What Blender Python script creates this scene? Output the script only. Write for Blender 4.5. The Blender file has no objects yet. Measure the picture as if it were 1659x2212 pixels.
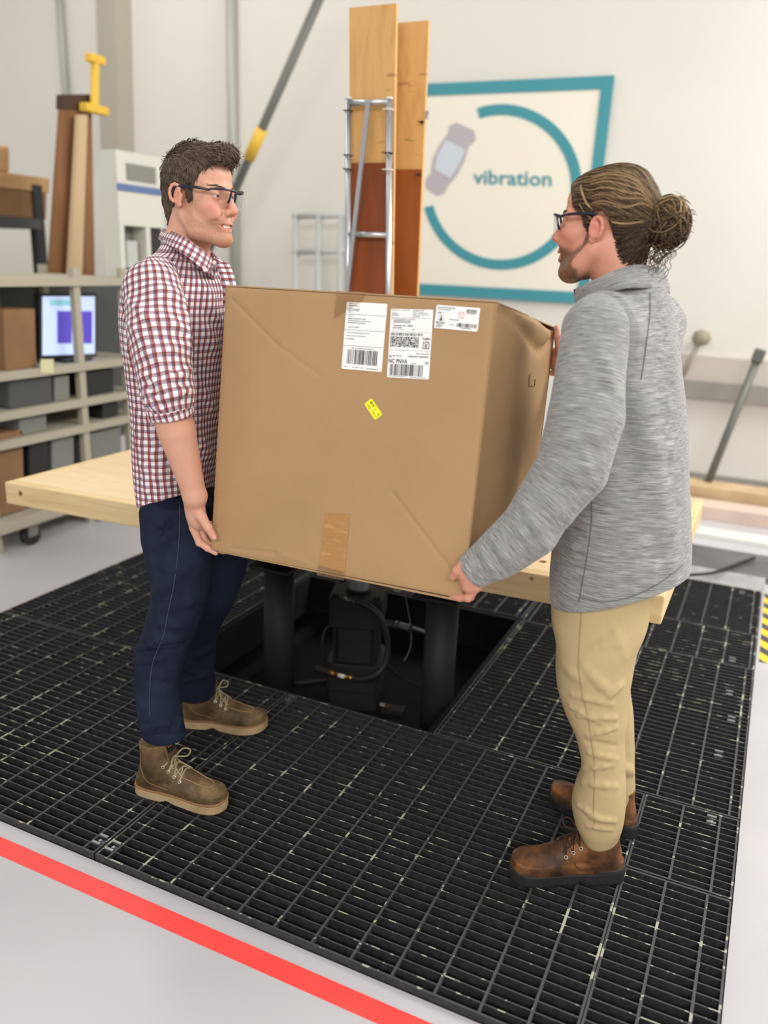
import bpy, bmesh, math, random
import numpy as np
from mathutils import Vector, Matrix

random.seed(7)
RNG = np.random.default_rng(7)
SC = bpy.context.scene
COL = SC.collection
PI = math.pi

# ------------------------------------------------------------------ camera
F_PX, PITCH, ROLL, YAW, CAM_H = 1796.97, 0.291706, 0.039607, 0.429965, 1.51
_f = np.array([-math.sin(YAW) * math.cos(PITCH), math.cos(YAW) * math.cos(PITCH), -math.sin(PITCH)])
_r0 = np.array([math.cos(YAW), math.sin(YAW), 0.0])
_u0 = np.cross(_r0, _f)
_r = _r0 * math.cos(ROLL) + _u0 * math.sin(ROLL)
_u = -_r0 * math.sin(ROLL) + _u0 * math.cos(ROLL)
CAM = np.array([0.0, 0.0, CAM_H])
cd = bpy.data.cameras.new('camera')
cam = bpy.data.objects.new('camera', cd)
COL.objects.link(cam)
cam.matrix_world = Matrix(((_r[0], _u[0], -_f[0], 0), (_r[1], _u[1], -_f[1], 0), (_r[2], _u[2], -_f[2], CAM_H), (0, 0, 0, 1)))
cd.sensor_fit = 'HORIZONTAL'
cd.sensor_width = 36.0
cd.lens = 36.0 * F_PX / 1659.0
cd.clip_start, cd.clip_end = 0.05, 60
cd.dof.use_dof = True
cd.dof.focus_distance = 2.2
cd.dof.aperture_fstop = cd.lens / 1000 / 0.018
SC.camera = cam

# ------------------------------------------------------------------ light and exposure
SC.view_settings.view_transform = 'Standard'
SC.view_settings.look = 'None'
SC.view_settings.gamma = 1.0
SC.view_settings.use_curve_mapping = False
SC.view_settings.exposure = 0.0
world = bpy.data.worlds.new('world')
SC.world = world
world.use_nodes = True
world.node_tree.nodes['Background'].inputs[0].default_value = (1.0, 0.975, 0.945, 1)
world.node_tree.nodes['Background'].inputs[1].default_value = 0.56


def area_light(name, loc, size, energy, color=(1, 0.975, 0.94), rot=(0, 0, 0), aim=None):
    l = bpy.data.lights.new(name, 'AREA')
    l.shape = 'RECTANGLE'
    l.size, l.size_y = size
    l.energy = energy
    l.color = color
    o = bpy.data.objects.new(name, l)
    o.location = loc
    o.rotation_euler = rot if aim is None else (Vector(aim) - Vector(loc)).to_track_quat('-Z', 'Y').to_euler()
    COL.objects.link(o)
    return o


# ceiling strip lamps of the hall, plus two unseen lamps added as fill
area_light('ceiling_lamp', (-4.8, 3.4, 5.2), (0.7, 4.5), 75)
area_light('ceiling_lamp.001', (-1.2, 1.6, 5.2), (0.7, 5.0), 20)
area_light('ceiling_lamp.002', (1.9, 2.6, 5.2), (0.7, 5.0), 30)
area_light('front_fill_lamp', (1.5, -3.9, 4.2), (6.0, 1.2), 290, aim=(-.6, 2.2, 1.0))  # fill lamp added behind the camera to brighten upright faces
area_light('ceiling_lamp.004', (2.9, 4.9, 4.3), (3.0, 0.9), 240, aim=(-.6, 2.6, 1.0))
area_light('side_fill_lamp', (4.3, 1.6, 4.2), (0.8, 5.0), 45, aim=(-.6, 2.2, 1.0))  # fill lamp added on the right to brighten the carton's right wall



# ------------------------------------------------------------------ helpers: pixels to places
def ray(x, y):
    return _f + _r * (x - 829.5) / F_PX - _u * (y - 1106.0) / F_PX


def atz(x, y, z=0.0):
    d = ray(x, y)
    return CAM + d * ((z - CAM_H) / d[2])


def atY(x, y, Y):
    d = ray(x, y)
    return CAM + d * (Y / d[1])


def atX(x, y, X):
    d = ray(x, y)
    return CAM + d * (X / d[0])


def nrm(v):
    v = np.asarray(v, float)
    return v / (np.linalg.norm(v) + 1e-12)


# ------------------------------------------------------------------ helpers: materials
def srgb(r, g, b):
    f = lambda c: (c / 12.92 if c <= 0.04045 else ((c + 0.055) / 1.055) ** 2.4)
    return (f(r / 255), f(g / 255), f(b / 255), 1.0)


class NT:
    def __init__(self, name, rough=0.6, metal=0.0, spec=0.5):
        self.m = bpy.data.materials.new(name)
        self.m.use_nodes = True
        self.t = self.m.node_tree
        self.b = self.t.nodes['Principled BSDF']
        self.b.inputs['Roughness'].default_value = rough
        self.b.inputs['Metallic'].default_value = metal
        self.b.inputs['Specular IOR Level'].default_value = spec

    def n(self, typ, **kw):
        nd = self.t.nodes.new(typ)
        for k, v in kw.items():
            setattr(nd, k, v)
        return nd

    def l(self, a, b):
        self.t.links.new(a, b)

    def val(self, sock, v):
        if hasattr(v, 'links') or isinstance(v, bpy.types.NodeSocket):
            self.l(v, sock)
        else:
            sock.default_value = v

    def math(self, op, a, b=0.0, c=None, clamp=False):
        nd = self.n('ShaderNodeMath', operation=op, use_clamp=clamp)
        self.val(nd.inputs[0], a)
        self.val(nd.inputs[1], b)
        if c is not None:
            self.val(nd.inputs[2], c)
        return nd.outputs[0]

    def mix(self, fac, a, b, blend='MIX'):
        nd = self.n('ShaderNodeMix', data_type='RGBA', blend_type=blend)
        self.val(nd.inputs[0], fac)
        self.val(nd.inputs[6], a)
        self.val(nd.inputs[7], b)
        return nd.outputs[2]

    def coord(self, which='Object', scale=(1, 1, 1), attr=None):
        if attr:
            src = self.n('ShaderNodeAttribute', attribute_name=attr).outputs['Vector']
        else:
            src = self.n('ShaderNodeTexCoord').outputs[which]
        mp = self.n('ShaderNodeMapping')
        mp.inputs['Scale'].default_value = scale
        self.l(src, mp.inputs[0])
        return mp.outputs[0]

    def attr(self, name, out='Fac'):
        return self.n('ShaderNodeAttribute', attribute_name=name).outputs[out]

    def noise(self, vec, scale=5.0, detail=3.0, rough=0.5, dist=0.0):
        nd = self.n('ShaderNodeTexNoise')
        self.l(vec, nd.inputs['Vector'])
        nd.inputs['Scale'].default_value = scale
        nd.inputs['Detail'].default_value = detail
        nd.inputs['Roughness'].default_value = rough
        nd.inputs['Distortion'].default_value = dist
        return nd.outputs[0]

    def ramp(self, fac, stops, interp='LINEAR'):
        nd = self.n('ShaderNodeValToRGB')
        nd.color_ramp.interpolation = interp
        el = nd.color_ramp.elements
        while len(el) < len(stops):
            el.new(0.5)
        for e, (p, c) in zip(el, stops):
            e.position = p
            e.color = c if len(c) == 4 else (*c, 1)
        self.l(fac, nd.inputs[0])
        return nd.outputs[0]

    def sstep(self, v, lo, hi):
        nd = self.n('ShaderNodeMapRange', interpolation_type='SMOOTHSTEP')
        self.val(nd.inputs[0], v)
        nd.inputs[1].default_value = lo
        nd.inputs[2].default_value = hi
        return nd.outputs[0]

    def color(self, c):
        self.val(self.b.inputs['Base Color'], c)
        return self

    def bump(self, h, strength=0.3, dist=0.01):
        nd = self.n('ShaderNodeBump')
        nd.inputs['Strength'].default_value = strength
        nd.inputs['Distance'].default_value = dist
        self.l(h, nd.inputs['Height'])
        self.l(nd.outputs[0], self.b.inputs['Normal'])
        return self


def flat(name, col, rough=0.6, metal=0.0, var=0.0, vscale=6.0, bump=0.0, bscale=60.0, spec=0.5):
    m = NT(name, rough, metal, spec)
    if var:
        nz = m.noise(m.coord('Object'), vscale, 4)
        d = tuple(c * (1 - var) for c in col[:3]) + (1,)
        h = tuple(min(1, c * (1 + var)) for c in col[:3]) + (1,)
        m.color(m.ramp(nz, [(0.3, d), (0.7, h)]))
    else:
        m.color(col)
    if bump:
        m.bump(m.noise(m.coord('Object'), bscale, 3), bump, 0.004)
    return m.m


# ------------------------------------------------------------------ helpers: meshes
class MB:
    def __init__(self):
        self.v, self.f = [], []

    def add(self, vs, fs):
        o = len(self.v)
        self.v += [tuple(float(c) for c in q) for q in vs]
        self.f += [tuple(i + o for i in q) for q in fs]
        return self

    def box(self, a, b):
        x0, y0, z0 = a
        x1, y1, z1 = b
        return self.add([(x0, y0, z0), (x1, y0, z0), (x1, y1, z0), (x0, y1, z0), (x0, y0, z1), (x1, y0, z1), (x1, y1, z1), (x0, y1, z1)],
                        [(0, 3, 2, 1), (4, 5, 6, 7), (0, 1, 5, 4), (1, 2, 6, 5), (2, 3, 7, 6), (3, 0, 4, 7)])

    def obox(self, c, ax, ay, az, sx, sy, sz):
        c = np.asarray(c, float)
        ax, ay, az = (np.asarray(q, float) for q in (ax, ay, az))
        vs = [c + ax * sx * i / 2 + ay * sy * j / 2 + az * sz * k / 2 for k in (-1, 1) for i, j in ((-1, -1), (1, -1), (1, 1), (-1, 1))]
        return self.add(vs, [(0, 3, 2, 1), (4, 5, 6, 7), (0, 1, 5, 4), (1, 2, 6, 5), (2, 3, 7, 6), (3, 0, 4, 7)])

    def tube(self, pts, rad, n=10, caps=True, closed=False):
        pts = [np.asarray(q, float) for q in pts]
        k = len(pts)
        if not hasattr(rad, '__len__'):
            rad = [rad] * k
        o = len(self.v)
        side = None
        for i in range(k):
            if closed:
                t = pts[(i + 1) % k] - pts[i - 1]
            else:
                t = pts[min(i + 1, k - 1)] - pts[max(i - 1, 0)]
            t = t / (np.linalg.norm(t) + 1e-12)
            if side is None:
                a = np.array([0, 0, 1.0]) if abs(t[2]) < 0.9 else np.array([1.0, 0, 0])
                side = np.cross(t, a)
            side = side - t * (side @ t)
            side /= np.linalg.norm(side) + 1e-12
            up = np.cross(t, side)
            for j in range(n):
                an = 2 * PI * j / n
                q = pts[i] + (side * math.cos(an) + up * math.sin(an)) * rad[i]
                self.v.append(tuple(q))
        for i in range(k if closed else k - 1):
            i2 = (i + 1) % k
            for j in range(n):
                self.f.append((o + i * n + j, o + i * n + (j + 1) % n, o + i2 * n + (j + 1) % n, o + i2 * n + j))
        if caps and not closed:
            self.f.append(tuple(o + j for j in range(n))[::-1])
            self.f.append(tuple(o + (k - 1) * n + j for j in range(n)))
        return self

    def cyl(self, a, b, r, n=20, r2=None):
        return self.tube([a, b], [r, r if r2 is None else r2], n)

    def lathe(self, prof, c=(0, 0, 0), n=28):
        o = len(self.v)
        for r, z in prof:
            for j in range(n):
                an = 2 * PI * j / n
                self.v.append((c[0] + r * math.cos(an), c[1] + r * math.sin(an), c[2] + z))
        for i in range(len(prof) - 1):
            for j in range(n):
                self.f.append((o + i * n + j, o + i * n + (j + 1) % n, o + (i + 1) * n + (j + 1) % n, o + (i + 1) * n + j))
        self.f.append(tuple(o + j for j in range(n))[::-1])
        self.f.append(tuple(o + (len(prof) - 1) * n + j for j in range(n)))
        return self

    def build(self, name, mat, parent=None, smooth=False, bevel=0.0):
        me = bpy.data.meshes.new(name)
        me.from_pydata(self.v, [], self.f)
        me.update()
        if smooth:
            me.polygons.foreach_set('use_smooth', [True] * len(me.polygons))
        if mat:
            me.materials.append(mat)
        ob = bpy.data.objects.new(name, me)
        COL.objects.link(ob)
        if parent:
            ob.parent = parent
            ob.matrix_parent_inverse = parent.matrix_world.inverted()
        if bevel:
            bv = ob.modifiers.new('bevel', 'BEVEL')
            bv.width = bevel
            bv.segments = 2
            bv.limit_method = 'ANGLE'
        return ob


def empty(name, loc, label=None, cat=None, group=None):
    o = bpy.data.objects.new(name, None)
    o.location = [float(c) for c in loc]
    o.empty_display_size = 0.1
    COL.objects.link(o)
    o.matrix_world = Matrix.Translation(o.location)
    if label:
        tag(o, label, cat, group)
    return o


def tag(o, label, cat, group=None):
    o['label'] = label
    o['category'] = cat
    if group:
        o['group'] = group
    return o


def structure(o, label=None):
    o['kind'] = 'structure'
    if label:
        o['label'] = label
    return o


def bez(pts, n=8):
    """Catmull-Rom through pts"""
    pts = [np.asarray(q, float) for q in pts]
    P = [2 * pts[0] - pts[1]] + pts + [2 * pts[-1] - pts[-2]]
    out = []
    for i in range(1, len(P) - 2):
        a, b, c, d = P[i - 1:i + 3]
        for k in range(n):
            t = k / n
            out.append(0.5 * ((2 * b) + (c - a) * t + (2 * a - 5 * b + 4 * c - d) * t * t + (3 * b - a - 3 * c + d) * t ** 3))
    out.append(pts[-1])
    return out
# ================================================================== THE SETTING
FZ = -0.02                                                    # floor level; the grating top is z = 0
GX0, GX1, GY0, GY1 = -2.865, 0.112, 1.350, 4.350               # grating recess

m_floor = NT('painted_floor', 0.32, 0, 0.4)
c_ = m_floor.coord('Object')
m_floor.color(m_floor.mix(m_floor.sstep(m_floor.noise(c_, 1.3, 5), 0.35, 0.7), srgb(188, 186, 190), srgb(198, 196, 199)))
m_floor.bump(m_floor.noise(c_, 90, 2), 0.05, 0.002)
m_floor = m_floor.m

b = MB()
for (x0, y0, x1, y1) in ((-9, -3, 5, GY0), (-9, GY0, GX0, GY1), (GX1, GY0, 5, GY1), (-9, GY1, 5, 6.5)):
    b.add([(x0, y0, FZ), (x1, y0, FZ), (x1, y1, FZ), (x0, y1, FZ)], [(0, 1, 2, 3)])
structure(b.build('floor', m_floor), 'pale grey painted concrete floor around the grating')

m_black = flat('black_painted_steel', srgb(24, 24, 25), 0.75, 0, 0.25, 9, spec=0.25)
m_pit = flat('black_pit_lining', srgb(17, 17, 18), 0.8, 0, 0.3, 6, spec=0.2)
PX0, PX1, PY0, PY1, PZ = -1.94, -0.876, 2.335, 3.385, -0.285
b = MB()
zr = -0.085
for (x0, y0, x1, y1) in ((GX0, GY0, GX1, PY0), (GX0, PY0, PX0, PY1), (PX1, PY0, GX1, PY1), (GX0, PY1, GX1, GY1)):
    b.add([(x0, y0, zr), (x1, y0, zr), (x1, y1, zr), (x0, y1, zr)], [(0, 1, 2, 3)])
b.add([(PX0 - .3, PY0 - .3, PZ), (PX1 + .3, PY0 - .3, PZ), (PX1 + .3, PY1 + .3, PZ), (PX0 - .3, PY1 + .3, PZ)], [(0, 1, 2, 3)])
for (xa, ya, xb, yb) in ((GX0, GY0, GX1, GY0), (GX1, GY0, GX1, GY1), (GX1, GY1, GX0, GY1), (GX0, GY1, GX0, GY0)):
    b.add([(xa, ya, zr), (xb, yb, zr), (xb, yb, FZ), (xa, ya, FZ)], [(0, 1, 2, 3)])
structure(b.build('floor_recess', m_pit), 'black recess under the grating with its deeper central pit')
b = MB()
for (xa, ya, xb, yb) in ((PX0 - .02, PY0 - .02, PX1 + .02, PY0), (PX1, PY0, PX1 + .02, PY1), (PX0 - .02, PY1, PX1 + .02, PY1 + .02), (PX0 - .02, PY0, PX0, PY1)):
    b.box((xa, ya, PZ + .10), (xb, yb, -0.006))
b.box((PX0, PY0, PZ), (PX0 + 0.06, PY1, PZ + 0.03))
structure(b.build('trim_1', m_black), 'black steel frame lining the central pit')

# ---- grating
m_grate = NT('worn_black_grating', 0.55, 0, 0.45)
c_ = m_grate.coord('Object')
chip = m_grate.noise(m_grate.coord('Object', (1, 1, 0.2)), 21, 4, 0.55)
chip2 = m_grate.noise(c_, 2.1, 2)
big = m_grate.math('ADD', chip, m_grate.math('MULTIPLY', m_grate.math('SUBTRACT', chip2, 0.5), 0.28))
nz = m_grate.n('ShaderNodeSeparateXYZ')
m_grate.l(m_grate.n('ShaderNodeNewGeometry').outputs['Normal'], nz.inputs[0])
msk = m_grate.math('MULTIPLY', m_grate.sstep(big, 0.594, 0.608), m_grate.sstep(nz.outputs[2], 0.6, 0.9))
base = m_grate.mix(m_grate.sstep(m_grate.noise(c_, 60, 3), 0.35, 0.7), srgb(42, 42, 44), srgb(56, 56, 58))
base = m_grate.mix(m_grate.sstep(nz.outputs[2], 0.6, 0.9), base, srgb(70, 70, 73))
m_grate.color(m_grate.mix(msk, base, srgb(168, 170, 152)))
m_grate = m_grate.m
m_clip = flat('zinc_clip', srgb(150, 150, 152), 0.35, 0.7, 0.15)


def grating_panel(x0, x1, y0, y1, rod0, label, clips=()):
    t = empty('grating_panel', ((x0 + x1) / 2, (y0 + y1) / 2, -0.06), label, 'floor grating', 'black steel gratings')
    w = 0.0055
    fr = MB()
    fr.box((x0, y0, -.038), (x1, y0 + w, 0)).box((x0, y1 - w, -.038), (x1, y1, 0))
    fr.box((x0, y0 + w, -.038), (x0 + w, y1 - w, 0)).box((x1 - w, y0 + w, -.038), (x1, y1 - w, 0))
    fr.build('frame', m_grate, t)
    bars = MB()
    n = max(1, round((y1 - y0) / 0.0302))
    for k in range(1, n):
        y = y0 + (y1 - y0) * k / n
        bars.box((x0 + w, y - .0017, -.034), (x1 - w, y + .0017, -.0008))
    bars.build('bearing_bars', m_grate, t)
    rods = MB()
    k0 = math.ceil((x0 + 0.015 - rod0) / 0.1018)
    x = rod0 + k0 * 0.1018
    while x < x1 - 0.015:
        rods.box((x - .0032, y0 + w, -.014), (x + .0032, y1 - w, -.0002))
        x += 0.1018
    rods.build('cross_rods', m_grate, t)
    for (cx, cy) in clips:
        c = MB()
        for s in (-1, 1):
            c.box((cx - .013, cy + s * .0151 - .004, -.004), (cx + .013, cy + s * .0151 + .004, .0022))
        c.box((cx - .010, cy - .012, -.012), (cx + .010, cy + .012, -.009))
        c.cyl((cx, cy, -.009), (cx, cy, -.003), .005, 8)
        c.build('saddle_clip', m_clip, t)
    return t


grating_panel(-2.862, -1.418, 1.353, 2.320, -1.457, 'black floor grating panel at the near left corner behind the red tape', [(-1.441, 1.402)])
grating_panel(-1.412, -0.158, 1.353, 2.320, -1.171, 'widest worn black grating panel in front of the pit between the two men', [(-1.392, 1.398), (-1.392, 2.29)])
grating_panel(-0.156, 0.108, 1.353, 1.962, -0.051, 'small black grating panel at the near right corner behind the right boot')
grating_panel(-0.156, 0.108, 1.968, 2.321, -0.147, 'short black grating panel beside the right man\'s far boot', [(0.034, 2.286)])
grating_panel(-2.862, -1.962, 2.327, 4.344, -2.46, 'long black grating panel left of the pit behind the jeans')
grating_panel(-1.958, -0.86, 3.412, 4.344, -1.40, 'black grating panel behind the pit under the far side of the platform')
grating_panel(-0.853, 0.108, 2.327, 3.382, -0.125, 'black grating panel right of the pit between pit and lilac floor', [(0.026, 2.665), (0.05, 2.926), (0.031, 3.129)])
grating_panel(-0.853, 0.108, 3.388, 3.747, -0.114, 'narrow black grating panel under the right end of the platform', [(0.023, 3.44)])
grating_panel(-0.853, 0.108, 3.753, 4.344, -0.127, 'black grating panel at the far right corner against the steel ramp', [(0.02, 4.276)])

# ---- floor markings
m_tape = NT('red_vinyl_tape', 0.45)
m_tape.color(m_tape.mix(m_tape.noise(m_tape.coord('Object'), 7, 4), srgb(246, 62, 58), srgb(255, 86, 80)))
b = MB()
b.box((-6.0, 1.2505, FZ), (1.2, 1.303, FZ + .0008))
tag(b.build('floor_tape', m_tape.m), 'straight red floor tape line along the near side of the grating', 'floor tape')
m_haz = NT('hazard_tape', 0.45)
sx = m_haz.n('ShaderNodeSeparateXYZ')
m_haz.l(m_haz.coord('Object'), sx.inputs[0])
st = m_haz.math('FRACT', m_haz.math('MULTIPLY', m_haz.math('ADD', m_haz.math('MULTIPLY', sx.outputs[0], 1.0), sx.outputs[1]), 7.2))
m_haz.color(m_haz.mix(m_haz.math('GREATER_THAN', st, 0.48), srgb(66, 66, 66), srgb(255, 205, 44)))
b = MB()
b.box((0.124, 3.52, FZ), (0.27, 4.38, FZ + .0008))
b.build('x', None)
ob = bpy.data.objects['x']; ob.name = 'hazard_tape'; ob.data.materials.append(m_haz.m)
tag(ob, 'yellow and black striped hazard tape on the floor right of the grating', 'hazard tape')

# ---- steel ramp at the far right, cable
m_plate = NT('rolled_steel_plate', 0.42, 0.55, 0.5)
c_ = m_plate.coord('Object')
m_plate.color(m_plate.ramp(m_plate.noise(c_, 2.2, 5, 0.6), [(0.3, srgb(96, 97, 101)), (0.7, srgb(136, 137, 141))]))
m_plate = m_plate.m
m_plate2 = flat('bright_steel_edge', srgb(176, 176, 178), 0.4, 0.45, 0.12, 14)
t = empty('steel_ramp', (-0.5, 4.6, FZ), 'grey steel threshold plate beyond the far edge of the grating', 'steel plate')
b = MB(); b.add([(-1.9, 4.53, .012), (0.56, 4.53, .012), (0.56, 4.95, .004), (-1.9, 4.95, .004), (-1.9, 4.53, FZ), (0.56, 4.53, FZ), (0.56, 4.95, FZ), (-1.9, 4.95, FZ)],
              [(0, 1, 2, 3), (4, 7, 6, 5), (4, 5, 1, 0), (5, 6, 2, 1), (6, 7, 3, 2), (7, 4, 0, 3)])
b.build('flat_plate', m_plate, t)
b = MB(); b.add([(-1.9, 4.352, -.016), (0.12, 4.352, -.016), (0.12, 4.53, .0125), (-1.9, 4.53, .0125), (-1.9, 4.352, FZ - .01), (0.12, 4.352, FZ - .01), (0.12, 4.53, FZ), (-1.9, 4.53, FZ)],
              [(0, 1, 2, 3), (4, 7, 6, 5), (4, 5, 1, 0), (5, 6, 2, 1), (6, 7, 3, 2), (7, 4, 0, 3)])
b.build('sloped_lip', m_plate2, t)
pts = [atz(1400, 1244, .024)] + [atz(x, y, .024) for x, y in ((1484, 1242), (1530, 1239), (1555, 1233), (1590, 1220), (1630, 1205))]
b = MB(); b.tube(bez(pts, 8), 0.009, 8)
tag(b.build('power_cable', flat('black_rubber', srgb(22, 22, 23), 0.55), smooth=True), 'black cable lying across the grey steel plate', 'cable')

# ---- walls
WY = 6.5
m_wall = NT('painted_wall', 0.7, 0, 0.25)
c_ = m_wall.coord('Object')
sx = m_wall.n('ShaderNodeSeparateXYZ'); m_wall.l(c_, sx.inputs[0])
m_wall.color(m_wall.mix(m_wall.sstep(m_wall.noise(c_, 0.6, 3), 0.3, 0.7), srgb(222, 219, 211), srgb(228, 225, 217)))
m_wall = m_wall.m
b = MB(); b.box((-9, WY, FZ), (5, WY + .15, 5.4)); structure(b.build('wall_back', m_wall), 'white painted back wall')
b = MB(); b.box((-9.15, -3, FZ), (-9, WY, 5.4)); structure(b.build('wall_left', m_wall))
b = MB(); b.box((5, -3, FZ), (5.15, WY, 5.4)); structure(b.build('wall_right', m_wall))
m_base = flat('grey_baseboard', srgb(150, 148, 140), 0.6)
b = MB(); b.box((-9, WY - .02, FZ), (5, WY, FZ + .11)); structure(b.build('baseboard_back', m_base))
# ================================================================== THE CARTON THE MEN CARRY
BW, BD, BH = 0.671, 0.671, 0.650


def eul(rx, ry, rz):
    rx, ry, rz = (math.radians(a) for a in (rx, ry, rz))
    X = np.array([[1, 0, 0], [0, math.cos(rx), -math.sin(rx)], [0, math.sin(rx), math.cos(rx)]])
    Y = np.array([[math.cos(ry), 0, math.sin(ry)], [0, 1, 0], [-math.sin(ry), 0, math.cos(ry)]])
    Z = np.array([[math.cos(rz), -math.sin(rz), 0], [math.sin(rz), math.cos(rz), 0], [0, 0, 1]])
    return Z @ Y @ X


BO = np.array([-1.226, 1.627, 0.794])
BM = eul(-7.419, 0.244, 2.69)


def bw(x, y, z):
    return BO + BM @ np.array([x, y, z])


def face_st(px, py):
    """pixel on the front face -> (s, t) in the face, metres"""
    d = BM.T @ ray(px, py)
    o = BM.T @ (CAM - BO)
    k = -o[1] / d[1]
    q = o + d * k
    return np.array([q[0], q[2]])


carton = empty('cardboard_box', (0, 0, 0), 'large brown cardboard box with shipping labels carried by the two men', 'cardboard box')
carton.matrix_world = Matrix(((*BM[0], BO[0]), (*BM[1], BO[1]), (*BM[2], BO[2]), (0, 0, 0, 1)))


def local_child(mb, name, mat, parent=None, smooth=False, bevel=0.0):
    ob = mb.build(name, mat, None, smooth, bevel)
    ob.parent = parent or carton
    return ob


m_card = NT('corrugated_cardboard', 0.78, 0, 0.25)
c_ = m_card.coord('Object')
g1 = m_card.noise(c_, 2.6, 5, 0.6)
g2 = m_card.noise(m_card.coord('Object', (1, 1, 1)), 260, 2, 0.6)
col = m_card.ramp(g1, [(0.3, srgb(166, 134, 97)), (0.7, srgb(177, 144, 105))])
col = m_card.mix(m_card.math('MULTIPLY', g2, 0.14), col, srgb(150, 112, 74))
# scuffs, a few rubbed specks
sp = m_card.sstep(m_card.noise(c_, 16, 5, 0.7), 0.69, 0.74)
col = m_card.mix(m_card.math('MULTIPLY', sp, 0.22), col, srgb(120, 88, 58))
m_card.color(col)
wv = m_card.n('ShaderNodeTexWave', wave_type='BANDS', bands_direction='X')
m_card.l(m_card.coord('Object', (1, 0, 0)), wv.inputs[0])
wv.inputs['Scale'].default_value = 55
m_card.bump(m_card.math('ADD', m_card.math('MULTIPLY', wv.outputs[1], 0.06), m_card.noise(c_, 5, 4)), 0.32, 0.0035)
m_card_edge = flat('cut_cardboard', srgb(150, 112, 72), 0.85)
m_card = m_card.m


def smooth01(a, b, v):
    t = min(1, max(0, (v - a) / (b - a)))
    return t * t * (3 - 2 * t)


def seg_dist(px, py, ax, ay, bx, by):
    vx, vy = bx - ax, by - ay
    t = max(0, min(1, ((px - ax) * vx + (py - ay) * vy) / (vx * vx + vy * vy)))
    return math.hypot(px - ax - vx * t, py - ay - vy * t)


CREASES = [((500, 645), (600, 745), .0042, .0026), ((600, 745), (690, 810), .005, .0014), ((850, 1065), (985, 1245), .0042, .0030),
           ((500, 1185), (600, 1195), .005, .0022), ((600, 1195), (660, 1215), .006, -.002), ((480, 1060), (560, 1020), .01, -.0012)]
CREASES = [(*face_st(*a), *face_st(*c), w, h) for a, c, w, h in CREASES]


def front_d(s, t):
    v = 0.0
    for ax, ay, bx, by, w, h in CREASES:
        v += h * math.exp(-(seg_dist(s, t, ax, ay, bx, by) / w) ** 2)
    return v - 0.004 * math.sin(PI * s / BW) * math.sin(PI * t / BH)      # a slight swell outwards


def right_d(u, t):
    """outward displacement of the right wall: bowed out, buckled at the top rear corner"""
    a, c = u / BD, t / BH
    v = 0.026 * math.sin(PI * min(1, a / 0.26) / 2) ** 2 * (1 - smooth01(0.26, 0.95, a)) * (1 - abs(2 * min(1, c * .93) - 1) ** 3)
    # buckle: curved crease hanging from the top edge towards the rear
    d = math.inf
    for k in range(len(BUCKLE) - 1):
        d = min(d, seg_dist(u, t, *BUCKLE[k], *BUCKLE[k + 1]))
    v += -0.010 * math.exp(-(d / 0.016) ** 2)
    lo = np.interp(u, [q[0] for q in BUCKLE], [q[1] for q in BUCKLE])
    if t > lo:
        v += 0.012 * smooth01(0, .05, t - lo) * smooth01(.06, .2, u) * (1 - smooth01(.56, .66, u))
    return v


BUCKLE = [(0.04, .648), (.15, .628), (.25, .602), (.35, .583), (.47, .576), (.56, .592), (.63, .635)]


def grid(mb, fn, n, m):
    o = len(mb.v)
    for i in range(n + 1):
        for j in range(m + 1):
            mb.v.append(tuple(float(q) for q in fn(i / n, j / m)))
    for i in range(n):
        for j in range(m):
            mb.f.append((o + i * (m + 1) + j, o + (i + 1) * (m + 1) + j, o + (i + 1) * (m + 1) + j + 1, o + i * (m + 1) + j + 1))


edge = lambda a: min(1, a / 0.02, (1 - a) / 0.02)
b = MB()
r_e = 0.004


def rnd(a, L):
    return a * L


grid(b, lambda a, c: (a * BW, front_d(a * BW, c * BH) * min(edge(a), edge(c)) + r_e * (max(0, 1 - edge(a)) ** 2 + max(0, 1 - edge(c)) ** 2) * .5, c * BH), 200, 200)
grid(b, lambda a, c: (BW + right_d(a * BD, c * BH) * min(edge(a), edge(c)) - r_e * (max(0, 1 - edge(a)) ** 2) * .5, a * BD, c * BH - 0.012 * smooth01(.55, .9, a) * smooth01(.8, 1, c)), 70, 70)
grid(b, lambda a, c: (0, BD - a * BD + r_e * .5 * max(0, 1 - edge(1 - a)) ** 2 * (1 if a > .5 else 0), c * BH), 10, 90)
grid(b, lambda a, c: (BW - a * BW, BD, c * BH), 10, 90)
grid(b, lambda a, c: (.006 + a * (BW - .012), .007 + c * (BD - .014), BH - 0.004), 20, 20)
grid(b, lambda a, c: (.006 + a * (BW - .012), BD - .007 - c * (BD - .014), 0.004), 10, 10)
ob = local_child(b, 'carton_walls', m_card, smooth=True)
bm = bmesh.new(); bm.from_mesh(ob.data); bmesh.ops.remove_doubles(bm, verts=bm.verts, dist=0.0009)
bmesh.ops.recalc_face_normals(bm, faces=bm.faces)
for e in bm.edges:
    if len(e.link_faces) == 2 and e.calc_face_angle(0) > 0.9:
        e.smooth = False
bm.to_mesh(ob.data); bm.free()
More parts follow.
